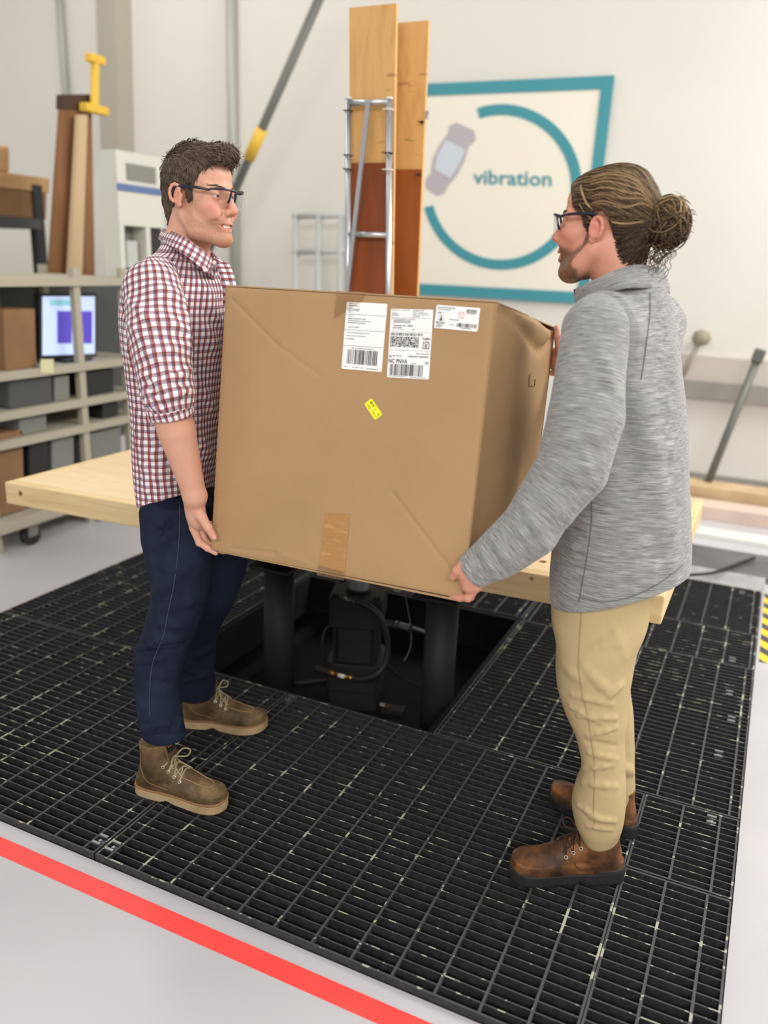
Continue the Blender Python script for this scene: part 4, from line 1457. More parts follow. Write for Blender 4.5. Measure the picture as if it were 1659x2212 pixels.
def surface(s, lo, hi, h, relax=1):
    """dual surface of s inside the box lo..hi at cell size h -> vertices, quads"""
    lo = np.asarray(lo, float); hi = np.asarray(hi, float)
    B = 8
    n = np.ceil((hi - lo) / (h * B)).astype(int)
    H = h * B
    g = np.stack(np.meshgrid(*[np.arange(k) for k in n], indexing='ij'), -1).reshape(-1, 3)
    # super blocks first, to keep the far tests few
    keep = []
    S = 4
    sup = np.unique(g // S, axis=0)
    for q in sup:
        c = lo + (q + 0.5) * H * S
        sub = g[(g // S == q).all(1)] if len(sup) < 2 else None
        R = H * S * 0.87
        d = s.eval(c[None], c, R)
        if abs(d[0]) < R * 1.5 + 0.05:
            sub = np.stack(np.meshgrid(*[np.arange(q[i] * S, min((q[i] + 1) * S, n[i])) for i in range(3)], indexing='ij'), -1).reshape(-1, 3)
            cc = lo + (sub + 0.5) * H
            dd = s.eval(cc, c, R)
            keep.append(sub[np.abs(dd) < H * 0.87 * 1.7 + 0.008])
    blocks = np.concatenate(keep)
    ci = np.stack(np.meshgrid(*[np.arange(B + 1)] * 3, indexing='ij'), -1).reshape(-1, 3)
    N = (n * B + 4).astype(np.int64)
    key = lambda ijk: (ijk[:, 0].astype(np.int64) * N[1] + ijk[:, 1]) * N[2] + ijk[:, 2]
    VK, VP, EK = [], [], [[], [], []]
    corners = [(i, j, k) for i in (0, 1) for j in (0, 1) for k in (0, 1)]
    edges = [(a, b) for a in range(8) for b in range(a + 1, 8) if sum(x != y for x, y in zip(corners[a], corners[b])) == 1]
    base = np.stack(np.meshgrid(*[np.arange(B)] * 3, indexing='ij'), -1).reshape(-1, 3)
    for blk in blocks:
        o = blk * B
        P = lo + (ci + o) * h
        d = s.eval(P, P.mean(0), H * 0.87).reshape(B + 1, B + 1, B + 1)
        neg = d < 0
        if neg.all() or not neg.any():
            continue
        D = np.stack([d[i:i + B, j:j + B, k:k + B] for i, j, k in corners], -1).reshape(-1, 8)
        sg = D < 0
        act = sg.any(1) & ~sg.all(1)
        D, sg, cb = D[act], sg[act], base[act]
        acc = np.zeros((len(D), 3)); cnt = np.zeros(len(D))
        for a, b in edges:
            m = sg[:, a] != sg[:, b]
            if not m.any():
                continue
            t = (D[m, a] / (D[m, a] - D[m, b]))[:, None]
            pa, pb = np.array(corners[a]), np.array(corners[b])
            acc[m] += pa + (pb - pa) * t
            cnt[m] += 1
        VK.append(key(cb + o)); VP.append(lo + (cb + o + acc / cnt[:, None]) * h)
        for ax in range(3):
            other = corners.index(tuple(1 if i == ax else 0 for i in range(3)))
            m = sg[:, 0] != sg[:, other]
            if m.any():
                EK[ax].append(np.concatenate([(cb[m] + o), sg[m, 0][:, None].astype(int)], 1))
    VK = np.concatenate(VK); VP = np.concatenate(VP)
    od = np.argsort(VK); VK = VK[od]; VP = VP[od]
    quads = []
    for ax in range(3):
        if not EK[ax]:
            continue
        e = np.concatenate(EK[ax])
        c, s0 = e[:, :3], e[:, 3]
        u, v = (ax + 1) % 3, (ax + 2) % 3
        ids = []
        ok = np.ones(len(c), bool)
        for du, dv in ((0, 0), (-1, 0), (-1, -1), (0, -1)):
            q = c.copy(); q[:, u] += du; q[:, v] += dv
            ok &= (q >= 0).all(1)
            k = key(np.maximum(q, 0))
            i = np.clip(np.searchsorted(VK, k), 0, len(VK) - 1)
            ok &= VK[i] == k
            ids.append(i)
        Q = np.stack(ids, 1)
        Q[s0 == 0] = Q[s0 == 0][:, ::-1]
        quads.append(Q[ok])
    Q = np.concatenate(quads)
    for _ in range(relax):                                      # even out, then pull back onto the surface
        sm = np.zeros_like(VP); ct = np.zeros(len(VP))
        for i in range(4):
            for j in (1, 3):
                np.add.at(sm, Q[:, i], VP[Q[:, (i + j) % 4]]); np.add.at(ct, Q[:, i], 1)
        VP = np.where(ct[:, None] > 0, 0.4 * VP + 0.6 * sm / np.maximum(ct, 1)[:, None], VP)
        for a in range(0, len(VP), 60000):
            p = VP[a:a + 60000]
            d = s.eval(p)
            VP[a:a + 60000] = p - np.clip(d, -h, h)[:, None] * s.grad(p, h * 0.6)
    return VP, Q


def mesh_from(name, V, Q, mat, parent=None, attrs=None, smooth=True):
    me = bpy.data.meshes.new(name)
    me.vertices.add(len(V)); me.vertices.foreach_set('co', np.asarray(V, F32).ravel())
    me.loops.add(len(Q) * 4); me.loops.foreach_set('vertex_index', np.asarray(Q, np.int32).ravel())
    me.polygons.add(len(Q)); me.polygons.foreach_set('loop_start', np.arange(0, len(Q) * 4, 4, dtype=np.int32))
    me.polygons.foreach_set('loop_total', np.full(len(Q), 4, np.int32))
    me.update(calc_edges=True); me.validate()
    me.polygons.foreach_set('use_smooth', np.full(len(me.polygons), smooth))
    for k, v in (attrs or {}).items():
        v = np.asarray(v, F32)
        if v.ndim == 1:
            me.attributes.new(k, 'FLOAT', 'POINT').data.foreach_set('value', v)
        else:
            me.attributes.new(k, 'FLOAT_VECTOR', 'POINT').data.foreach_set('vector', v.ravel())
    if mat:
        me.materials.append(mat)
    ob = bpy.data.objects.new(name, me)
    COL.objects.link(ob)
    if parent:
        ob.parent = parent
        ob.matrix_parent_inverse = parent.matrix_world.inverted()
    return ob


E1 = np.array([math.cos(YAW), math.sin(YAW), 0.0])               # sideways across the view
E2 = np.array([-math.sin(YAW), math.cos(YAW), 0.0])              # away from the viewer


def station(xl, xr, y, Y, b, al, z=None):
    """a body slice whose outline spans the pixels xl..xr: b = half width sideways, al = how far the body is turned (radians);
    returns x, y, z, a, b, phi with a measured along the facing direction"""
    c = atY((xl + xr) / 2, y, Y)
    dep = (c - CAM) @ _f
    w = dep * (xr - xl) / 2 / F_PX
    ca, sa = math.cos(al), math.sin(al)
    a = math.sqrt(max(w * w - (b * sa) ** 2, 1e-6)) / ca
    return (c[0], c[1], c[2] if z is None else z, a, b, YAW - al)


def noise3(P, f, seed=0):
    """cheap smooth noise from a few sines"""
    r = np.random.default_rng(seed)
    out = np.zeros(len(P), F32)
    for _ in range(5):
        k = r.normal(size=3) * f
        out += np.sin(P @ k.astype(F32) + r.uniform(0, 6.28))
    return out / 5


def march(S, x, y, t0, t1=None):
    """first point of S along the view ray through the pixel, searching from depth t0"""
    d = nrm(ray(x, y))
    t = t0
    for _ in range(90):
        v = float(S.eval((CAM + d * t)[None])[0])
        if v < .0006:
            return CAM + d * t
        t += max(v * .6, .0008)
        if t > t0 + .7:
            break
    return None


def drape(S, lines, Y, gain=1.0):
    """lay fold lines (x0, y0, x1, y1, width, height; pixels) on the surface of S"""
    out = []
    for x0, y0, x1, y1, w, h in lines:
        pts = []
        for k in range(4):
            x, y = x0 + (x1 - x0) * k / 3, y0 + (y1 - y0) * k / 3
            t0 = np.linalg.norm(atY(x, y, Y) - CAM) - .22
            q = march(S, x, y, t0)
            if q is not None:
                pts.append(q)
        for i, (a, b) in enumerate(zip(pts[:-1], pts[1:])):
            if np.linalg.norm(a - b) < .12:
                e = .55 if (i == 0 or i == len(pts) - 2) else 1.0
                out.append((a, b, w, h * gain * e))
    S.post += Sdf().folds_flat(out)
    return S
# ================================================================== MATERIALS OF THE TWO MEN
def skin_mat(name, base, beard, rosy, strength):
    m = NT(name, 0.48, 0, 0.4)
    c_ = m.coord('Object')
    col = m.mix(m.noise(c_, 38, 4), tuple(x * .93 for x in base[:3]) + (1,), base)
    col = m.mix(m.math('MULTIPLY', m.attr('rosy'), 0.55), col, rosy)
    bd = m.attr('beard')
    nz = m.noise(m.coord('Object', (1, 1, .5)), 900, 2, .5)
    col = m.mix(m.math('MULTIPLY', m.math('MULTIPLY', bd, strength), m.math('ADD', m.sstep(nz, .3, .62), .25, clamp=True)), col, beard)
    col = m.mix(m.attr('lip'), col, srgb(196, 120, 108))
    m.color(col)
    m.b.inputs['Subsurface Weight'].default_value = 0.12
    m.b.inputs['Subsurface Radius'].default_value = (0.012, 0.004, 0.002)
    m.b.inputs['Subsurface Scale'].default_value = 0.6
    m.bump(m.noise(c_, 300, 3), 0.12, .001)
    return m.m


m_skin1 = skin_mat('skin_fair', srgb(214, 162, 137), srgb(132, 84, 56), srgb(214, 128, 112), .74)
m_skin2 = skin_mat('skin_ruddy', srgb(212, 150, 126), srgb(66, 46, 34), srgb(206, 112, 98), .92)

# plaid shirt: attribute 'cloth' = metres across, metres along
m_plaid = NT('plaid_cotton', 0.82, 0, 0.2)
sx = m_plaid.n('ShaderNodeSeparateXYZ')
m_plaid.l(m_plaid.attr('cloth', 'Vector'), sx.inputs[0])


def stripes(v, period, e0, e1, e2, c0, c1):
    f = m_plaid.math('FRACT', m_plaid.math('DIVIDE', v, period))
    red = m_plaid.math('MULTIPLY', m_plaid.sstep(f, .02, .06), m_plaid.math('SUBTRACT', 1.0, m_plaid.sstep(f, e0, e0 + .05)))
    blu = m_plaid.math('MULTIPLY', m_plaid.sstep(f, e0, e0 + .05), m_plaid.math('SUBTRACT', 1.0, m_plaid.sstep(f, e1, e2)))
    w = m_plaid.mix(red, (1, 1, 1, 1), c0)
    return m_plaid.mix(blu, w, c1)


PL = 0.0184
a_ = stripes(sx.outputs[0], PL, .30, .48, .54, (0.48, 0.15, 0.14, 1), (0.34, 0.28, 0.36, 1))
b_ = stripes(sx.outputs[1], PL, .22, .48, .56, (0.50, 0.27, 0.28, 1), (0.46, 0.40, 0.46, 1))
mul = m_plaid.mix(1.0, a_, b_, 'MULTIPLY')
thr = m_plaid.noise(m_plaid.coord(scale=(900, 900, 1), attr='cloth'), 1.0, 2)
col = m_plaid.mix(1.0, mul, m_plaid.mix(thr, srgb(222, 218, 222), srgb(240, 236, 238)), 'MULTIPLY')
m_plaid.color(col)
m_plaid.bump(m_plaid.noise(m_plaid.coord('Object'), 26, 4, .55), 0.22, .006)
m_plaid.b.inputs['Sheen Weight'].default_value = 0.1
m_plaid = m_plaid.m
m_button = flat('pearl_button', srgb(226, 208, 204), 0.3)

m_jean = NT('dark_denim', 0.85, 0, 0.15)
c_ = m_jean.coord('Object')
tw = m_jean.noise(m_jean.coord('Object', (700, 700, 160)), 1, 2)
fad = m_jean.noise(m_jean.coord('Object', (3, 3, 2)), 2.4, 4)
col = m_jean.mix(m_jean.sstep(fad, .38, .72), srgb(20, 25, 40), srgb(33, 41, 60))
col = m_jean.mix(m_jean.math('MULTIPLY', tw, .3), col, srgb(50, 60, 84))
m_jean.color(col)
m_jean.bump(m_jean.math('ADD', m_jean.math('MULTIPLY', tw, .3), m_jean.noise(m_jean.coord('Object', (1, 1, 1.6)), 22, 4, .55)), 0.3, .006)
m_jean = m_jean.m
m_thread = flat('tan_thread', srgb(150, 120, 84), 0.8)
m_dthread = flat('dark_blue_thread', srgb(58, 66, 90), 0.8)

m_khaki = NT('khaki_twill', 0.8, 0, 0.18)
c_ = m_khaki.coord('Object')
col = m_khaki.mix(m_khaki.noise(m_khaki.coord('Object', (600, 600, 300)), 1, 2), srgb(178, 158, 118), srgb(192, 172, 130))
m_khaki.color(col)
m_khaki.bump(m_khaki.noise(m_khaki.coord('Object', (1, 1, 1.7)), 20, 4, .55), 0.28, .006)
m_khaki = m_khaki.m
m_kseam = flat('khaki_seam', srgb(166, 146, 106), 0.8)

m_fleece = NT('heather_grey_knit', 0.88, 0, 0.15)
v1 = m_fleece.noise(m_fleece.coord(scale=(22, 430, 1), attr='cloth'), 1.0, 3, .6)
v2 = m_fleece.noise(m_fleece.coord(scale=(60, 1200, 1), attr='cloth'), 1.0, 2, .6)
hv = m_fleece.math('ADD', m_fleece.math('MULTIPLY', v1, .7), m_fleece.math('MULTIPLY', v2, .3))
m_fleece.color(m_fleece.ramp(hv, [(0.31, srgb(78, 79, 80)), (0.44, srgb(128, 129, 128)), (0.55, srgb(152, 152, 151)), (0.70, srgb(196, 196, 194))]))
m_fleece.bump(m_fleece.math('ADD', m_fleece.math('MULTIPLY', v1, .35), m_fleece.noise(m_fleece.coord('Object'), 16, 3)), 0.3, .005)
m_fleece.b.inputs['Sheen Weight'].default_value = 0.25
m_fleece = m_fleece.m
m_fseam = flat('grey_seam', srgb(104, 104, 104), 0.85)


def hair_mat(name, dark, mid, light, p):
    m = NT(name, 0.5, 0, 0.35)
    t = m.attr('tone')
    m.color(m.ramp(t, [(0.0, dark), (p, mid), (1.0, light)]))
    return m.m


m_hair1 = hair_mat('brown_hair', srgb(44, 36, 29), srgb(86, 72, 59), srgb(140, 120, 100), .5)
m_hair2 = hair_mat('sun_streaked_hair', srgb(40, 29, 19), srgb(96, 74, 50), srgb(190, 160, 118), .55)


def leather(name, dark, mid, light, rough=.62):
    m = NT(name, rough, 0, 0.35)
    c_ = m.coord('Object')
    nz = m.noise(c_, 13, 5, .62)
    m.color(m.ramp(nz, [(0.34, dark), (0.5, mid), (0.66, light)]))
    m.bump(m.noise(c_, 85, 4), 0.2, .002)
    return m.m


m_lea1 = leather('oiled_tan_leather', srgb(66, 52, 34), srgb(100, 80, 55), srgb(130, 107, 76))
m_sole1 = leather('crepe_wedge_sole', srgb(168, 142, 106), srgb(186, 160, 122), srgb(198, 174, 138), .7)
m_welt1 = flat('tan_welt', srgb(146, 106, 66), .6)
m_lea2 = leather('worn_brown_leather', srgb(46, 34, 27), srgb(96, 64, 41), srgb(142, 92, 54), .6)
m_sole2 = flat('black_rubber_sole', srgb(34, 33, 34), .7, 0, .25, 30)
m_lace1 = flat('sand_laces', srgb(168, 158, 124), .8, 0, .12, 300)
m_lace2 = flat('dark_brown_laces', srgb(66, 42, 32), .8, 0, .12, 300)
m_eyelet = flat('nickel_eyelet', srgb(206, 200, 186), .3, .8)
m_frame = flat('navy_glasses_frame', srgb(20, 22, 46), .25, 0, spec=.6)
m_lens = NT('clear_lens', 0.03, 0, 0.5)
m_lens.b.inputs['Transmission Weight'].default_value = 1.0
m_lens.b.inputs['IOR'].default_value = 1.02
m_lens.b.inputs['Alpha'].default_value = 0.28
m_lens.color(srgb(214, 220, 226))
m_lens = m_lens.m
m_eyew = flat('eye_white', srgb(226, 218, 210), .25)
m_iris = flat('blue_grey_iris', srgb(70, 84, 92), .2)
m_pupil = flat('pupil', srgb(12, 12, 12), .2)
m_teeth = flat('teeth', srgb(236, 230, 218), .3)
# ================================================================== BOOTS
SOLE = [(0.0, 0.0), (.006, .018), (.022, .029), (.060, .033), (.110, .032), (.150, .035), (.190, .0425), (.225, .0465), (.255, .0440), (.280, .0345), (.294, .020), (.300, 0.0)]


def boot(parent, heel, toe, kind, label, outer=1, laces_dir=1, shaft=.19, width=1.0):
    heel = np.array([heel[0], heel[1], 0.0015]); toe = np.array([toe[0], toe[1], 0.0015])
    f = toe - heel; L = np.linalg.norm(f); f /= L; l = np.cross([0, 0, 1.0], f)
    k = L / .30
    M = np.stack([f, l, [0, 0, 1.0]], 1)
    W = lambda x, y, z: heel + M @ np.array([x * k, y * k * width, z * k])
    lab = label
    t = bpy.data.objects.new('boot', None); COL.objects.link(t)
    t.matrix_world = Matrix.Translation(W(.1, 0, 0)); t.parent = parent
    t.matrix_parent_inverse = parent.matrix_world.inverted(); t['label'] = lab
    half = pchip([q[0] for q in SOLE], [q[1] for q in SOLE], np.linspace(0, .30, 40))
    xs = np.linspace(0, .30, 40)
    bend = lambda x: outer * -.008 * math.sin(PI * min(1, max(0, (x - .12) / .18)))
    poly = [(x, h + bend(x)) for x, h in zip(xs, half)] + [(x, -h + bend(x)) for x, h in zip(xs[::-1], half[::-1])]
    loc = lambda P: ((P - heel) @ M / np.array([k, k * width, k])).astype(F32)

    def slab(off, z0, z1, rnd=.003, spring=True):
        def fn(P):
            q = loc(P)
            rise = np.where(q[:, 0] > .22, (np.maximum(q[:, 0] - .22, 0) / .08) ** 2 * .007, 0) if spring else 0
            d2 = poly_sd(q[:, 0], q[:, 1], poly) - off
            dz = np.maximum(z0 + rise - q[:, 2], q[:, 2] - z1 - rise)
            return smax(d2, dz, rnd) * k
        return fn
    C0 = W(.15, 0, .05); R0 = .24
    mats = (m_lea1, m_sole1, m_welt1, m_lace1) if kind == 1 else (m_lea2, m_sole2, m_sole2, m_lace2)
    lo = C0 - .26; hi = C0 + .26
    # upper
    U = Sdf(far=.1)
    ell = lambda c, r, kk=.015, op='u': U.ell(W(*c), np.array(r) * k * np.array([1, width, 1]), M, kk * k, op)
    cone = lambda a, b, ra, rb, kk=.02: U.cone(W(*a), W(*b), ra * k, rb * k, kk * k)
    tb = bend(.24)
    ell((.232, tb, .042), (.064, .0455, .034))
    ell((.185, bend(.185), .045), (.070, .043, .040))
    ell((.062, 0, .055), (.055, .0345, .062))
    cone((.175, bend(.17) * .6, .062), (.095, 0, .110), .030, .036, .03)
    cone((.066, 0, .085), (.066, 0, shaft), .0405, .0455, .03)
    cone((.078, 0, .085), (.080, 0, shaft), .038, .042, .02)
    U.fn(slab(-.0005, .018, .058), C0, R0, .010, 'u')
    U.plane(W(0, 0, .020), (0, 0, -1)); U.plane(W(.06, 0, shaft - .004), M @ np.array([-.15, 0, 1]))
    U.folds([(W(.150, -.035, .060), W(.155, .035, .060), .006 * k, -.0016 * k), (W(.138, -.035, .062), W(.140, .035, .066), .005 * k, -.0014 * k)] if kind == 2 else [])
    s_ = (W(.112, -.05, .10), W(.06, -.05, .105), .010, .002)
    U.ripple(lambda P: -.0012 * noise3(P, 60, 3 + kind))
    V, Q = surface(U, (lo[0], lo[1], .012), (hi[0], hi[1], .23), .0032)
    mesh_from('upper', V, Q, mats[0], t)
    B_ = Sdf(far=.2)
    B_.fn(slab(.004, 0.0, .030 if kind == 1 else .033), C0, R0)
    if kind == 2:
        B_.fn(lambda P: smax(slab(.0055, 0.005, .045)(P), (loc(P)[:, 0] - .085) * k, .01), C0, R0, .008)
    B_.ell(W(.122, 0, .0), np.array([.014, .08, .009]) * k, M, .004, 's')
    for i in range(4 if kind == 1 else 9):                     # lugs
        x = (.105 + .012 * i) if kind == 1 else (.14 + .016 * i)
        B_.ell(W(x, 0, -.001), np.array([.0034, .09, .006]) * k, M, .002, 's')
    V, Q = surface(B_, (lo[0], lo[1], -.012), (hi[0], hi[1], .07), .003)
    mesh_from('sole', V, Q, mats[1], t)
    if kind == 1:
        Wt = Sdf(far=.2); Wt.fn(slab(.0062, .0285, .0345, .002), C0, R0)
        V, Q = surface(Wt, (lo[0], lo[1], .02), (hi[0], hi[1], .06), .0026)
        mesh_from('welt', V, Q, mats[2], t)
        st = [W(x, y * 1.0 + (y / abs(y) if y else 0) * .0045, .0350 + (max(x - .22, 0) / .08) ** 2 * .007) for x, y in poly[1::1]]
        m = MB()
        for i in range(0, len(st) - 1):
            a, c = st[i], st[i + 1]
            m.tube([a + (c - a) * .15, a + (c - a) * .8], .0010, 4)
        m.build('welt_stitching', m_thread, t)
        # moc toe seam
        us = [(.150, .032), (.185, .037), (.225, .035), (.252, .024), (.262, 0), (.252, -.024), (.225, -.035), (.185, -.037), (.150, -.032)]
        P = U.snap(np.array([W(x, y * .86 + bend(x), .100 - .15 * max(0, x - .18)) for x, y in us]), .0005)
        P = U.snap(np.array(bez(P, 8)), .0008, 3)
        m = MB(); m.tube(list(P), .0019, 6); m.build('toe_seam', flat('seam_leather', srgb(150, 122, 84), .7), t, True)
        for sd in (1, -1):
            P = U.snap(np.array(bez([W(.150, sd * .03, .085), W(.128, sd * .05, .050), W(.105, sd * .05, .045)], 8)), .0005, 5)
            m = MB(); m.tube(list(P), .0009, 5); m.build('side_stitching', m_thread, t, True)
            P = U.snap(np.array(bez([W(.112, sd * .05, .046), W(.06, sd * .05, .075), W(.03, sd * .05, .11), W(.022, sd * .05, .15)], 8)), .0005, 5)
            m = MB(); m.tube(list(P), .0009, 5); m.build('side_stitching', m_thread, t, True)
    else:
        for sd in (1, -1):
            for pts in ([(.10, .05, .055), (.05, .05, .075), (.02, .04, .12)], [(.145, .05, .075), (.125, .06, .045), (.09, .06, .045), (.05, .05, .05)], [(.115, .05, .13), (.075, .05, .135), (.03, .045, .145)]):
                P = U.snap(np.array(bez([W(x, sd * y, z) for x, y, z in pts], 8)), .0004, 5)
                m = MB(); m.tube(list(P), .0010, 5); m.build('side_stitching', flat('dark_stitch', srgb(60, 40, 28), .8), t, True)
    # laces
    n = 4
    rows = []
    for i in range(n):
        x = .172 - .0165 * i; z = .11 + .012 * i
        rows.append([U.snap([W(x - .004, sd * .040, z - .02)], .0012, 8)[0] for sd in (1, -1)])
    for i, r in enumerate(rows):
        for q in r:
            g = U.grad(q[None])[0]
            s = nrm(np.cross(g, M[:, 0])); u = np.cross(g, s)
            m = MB(); m.tube([q + (s * math.cos(a) + u * math.sin(a)) * .0042 * k for a in np.linspace(0, 2 * PI, 13)[:-1]], .0013 * k, 6, closed=True)
            m.build('eyelet', m_eyelet, t, True)
    ll = bpy.data.objects.new('x', None)
    m = MB()
    for i in range(n):
        a, c = rows[i]
        if i < n - 1:
            for p0, p1 in ((rows[i][0], rows[i + 1][1]), (rows[i][1], rows[i + 1][0])):
                mid = U.snap([(p0 + p1) / 2 + np.array([0, 0, .02])], .004, 6)[0]
                m.tube(bez([p0, mid, p1], 6), .0023 * k, 6)
        else:
            pass
        if i == 0:
            mid = U.snap([(a + c) / 2 + np.array([0, 0, .02])], .003, 6)[0]
            m.tube(bez([a, mid, c], 6), .0023 * k, 6)
    kx = .172 - .0165 * n + .004
    knot = U.snap([W(.122, 0, .140)], .007, 8)[0]
    for q in rows[-1]:
        m.tube(bez([q, (q + knot) / 2 + M @ np.array([0, 0, .004]), knot], 5), .0023 * k, 6)
    m.tube([knot + M @ np.array([0, -.007, .001]), knot + M @ np.array([.002, .007, 0])], .0058 * k, 8)
    rr = random.Random(int(abs(heel[0]) * 1e4))
    for sd in (1, -1):
        o = M @ np.array([.010, sd * .028, .014]); e = M @ np.array([.022, sd * .050, .000]); b2 = M @ np.array([.024, sd * .030, -.006])
        m.tube(bez([knot, knot + o * k, knot + e * k, knot + b2 * k + M @ np.array([0, 0, -.002]), knot + M @ np.array([.006, sd * .006, 0])], 8), .0024 * k, 6)
        pe = U.snap([knot + M @ np.array([.045, sd * .035, -.035]) * k], .004, 6)[0]
        pm = U.snap([knot + M @ np.array([.022, sd * .022, -.010]) * k], .005, 6)[0]
        m.tube(bez([knot, pm, pe], 6), .0022 * k, 6)
    m.build('laces', mats[3], t, True)
    bpy.data.objects.remove(ll)
    # tongue
    tg = U.snap([W(kx + .012, 0, .2)], -.001, 8)[0]
    if kind == 1:
        m = MB(); c = W(.086, 0, .160); a = nrm(M @ np.array([-.30, 0, 1])); fwd = nrm(M @ np.array([1, 0, .35]))
        m.obox(c + fwd * .033, fwd, M[:, 1], a, .006, .050, .075); tt = m.build('tongue', m_lea1, t, bevel=.003)
        m = MB(); m.obox(c + fwd * .0368 + a * .008, fwd, M[:, 1], a, .0018, .036, .034); pt = m.build('tongue_tag', flat('black_woven_tag', srgb(26, 24, 22), .8), tt)
        m = MB()
        for i in range(5):
            o = c + fwd * .0379 + a * (.008 + .002 * math.sin(i * 2.2)) + M[:, 1] * (-.010 + .005 * i)
            m.obox(o, fwd, nrm(M[:, 1] + a * (.6 - .3 * i)), nrm(a - M[:, 1] * (.6 - .3 * i)), .0008, .008, .0028)
        m.build('tag_emblem', flat('orange_thread', srgb(190, 118, 66), .8), pt)
    return U, W


# ================================================================== HEADS, HAIR, GLASSES
class Head:
    def __init__(self, origin, fwd, up, s=1.0):
        self.O = np.asarray(origin, float)
        f = nrm(fwd); u = np.asarray(up, float); u = nrm(u - f * (u @ f))
        self.M = np.stack([f, np.cross(u, f), u], 1)             # forward, left, up
        self.s = s

    def w(self, x, y, z):
        return self.O + self.M @ (np.array([x, y, z]) * self.s)

    def loc(self, V):
        return ((np.asarray(V) - self.O) @ self.M) / self.s

    def ell(self, S, c, r, k=.01, op='u', ry=0.0, rz=0.0):
        A = self.M
        if ry or rz:
            cy, sy, cz, sz = math.cos(ry), math.sin(ry), math.cos(rz), math.sin(rz)
            A = A @ np.array([[cz, -sz, 0], [sz, cz, 0], [0, 0, 1]]) @ np.array([[cy, 0, sy], [0, 1, 0], [-sy, 0, cy]])
        S.ell(self.w(*c), np.array(r) * self.s, A, k * self.s, op)

    def cone(self, S, a, b, ra, rb, k=.006, op='u'):
        S.cone(self.w(*a), self.w(*b), ra * self.s, rb * self.s, k * self.s, op)

    def chain(self, S, pts, rad, k=.006, op='u'):
        for i in range(len(pts) - 1):
            self.cone(S, pts[i], pts[i + 1], rad[i], rad[i + 1], k, op)


def add_head(S, H, beardy=0.0, smile=0.0, jx=0.0, ez=0.0):
    E = H.ell; C = H.cone; N = H.chain
    E(S, (-.009, 0, .040), (.085, .073, .080), .01)                 # cranium
    E(S, (.030, 0, .050), (.060, .064, .058), .02)                  # forehead
    E(S, (.038, 0, -.035), (.052, .055, .078), .02)                 # face
    for y in (-1, 1):
        C(S, (-.004, y * .056, -.045), (.030, y * .048, -.088), .017, .019, .022)   # jaw
        C(S, (.030 - jx * .4, y * .048, -.088), (.076 - jx, y * .014, -.104), .019, .017, .02)
        E(S, (.058, y * .043, -.020), (.026, .022, .022), .018)     # cheek bone
        if smile:
            E(S, (.076, y * .034, -.040), (.018, .016, .020), .014)
        C(S, (.084, y * .010, .022), (.066, y * .050, .020), .010, .010, .016)      # brow
    E(S, (.080 - jx, 0, -.101), (.019, .022, .018), .018)                # chin
    if beardy:
        E(S, (.080 - jx, 0, -.110), (.020 + beardy, .026 + beardy, .016 + beardy), .018)
        for y in (-1, 1):
            C(S, (.0, y * .056, -.06), (.055 - jx * .6, y * .040, -.10), .016 + beardy * .3, .018 + beardy * .6, .02)
    E(S, (.074, 0, -.062), (.028, .030, .030), .015)                # mouth mound
    C(S, (.086, 0, .016), (.110, 0, -.026), .0085, .0105, .012)     # nose
    E(S, (.110, 0, -.031), (.0125, .011, .0105), .008)
    for y in (-1, 1):
        E(S, (.098, y * .013, -.036), (.0125, .0075, .0085), .006)
        S.ell(H.w(.105, y * .0065, -.0425), np.array([.005, .0032, .003]) * H.s, H.M, .002, 's')
        # eye socket and lids
        E(S, (.089, y * .032, .004), (.016, .019, .013), .012, 's')
        E(S, (.0705, y * .032, .004), (.0165, .0175, .0150), .005)
        E(S, (.0870, y * .0330, .0035), (.012, .0150, .0036 - .0006 * smile), .002, 's')
    # lips and mouth
    sym = lambda p: p + [(x, -y, z) for x, y, z in p[::-1]]
    mir = lambda q: q + q[::-1]
    N(S, sym([(.067, .033, -.058), (.0845, .020, -.0632), (.0968, .006, -.0640)]), mir([.0028, .0052, .0056]), .004)
    N(S, sym([(.068, .032, -.062), (.0835, .019, -.0755), (.0930, .005, -.0805)]), mir([.0028, .0052, .0060]), .004)
    g = 1.0 if smile else .55
    N(S, sym([(.0725, .033, -.0585), (.0895, .0195, -.0672), (.0990, .0065, -.0718)]), mir([.0014, .0042 * g, .0056 * g]), .0015, 's')
    if smile:
        S.folds([(H.w(.099, y * .020, -.036), H.w(.074, y * .041, -.060), .006 * H.s, -.0026 * H.s) for y in (-1, 1)])
    for y in (-1, 1):                                            # ears
        E(S, (-.010, y * .078, ez), (.0155, .0055, .0255), .006, ry=.22, rz=y * .38)
        ring = []
        for a in np.linspace(-2.3, 2.6, 10):
            ring.append((-.012 - .0150 * math.cos(a), y * (.0825 + .004 * math.cos(a)), .005 + ez + .0215 * math.sin(a)))
        N(S, ring, [.0038] * 10, .003)
        E(S, (-.006, y * .0885, ez), (.0085, .006, .0115), .004, 's')
        E(S, (-.003, y * .078, -.0215 + ez), (.0075, .005, .008), .005)
        C(S, (.004, y * .077, .002 + ez), (.002, y * .078, -.010 + ez), .004, .004, .004)


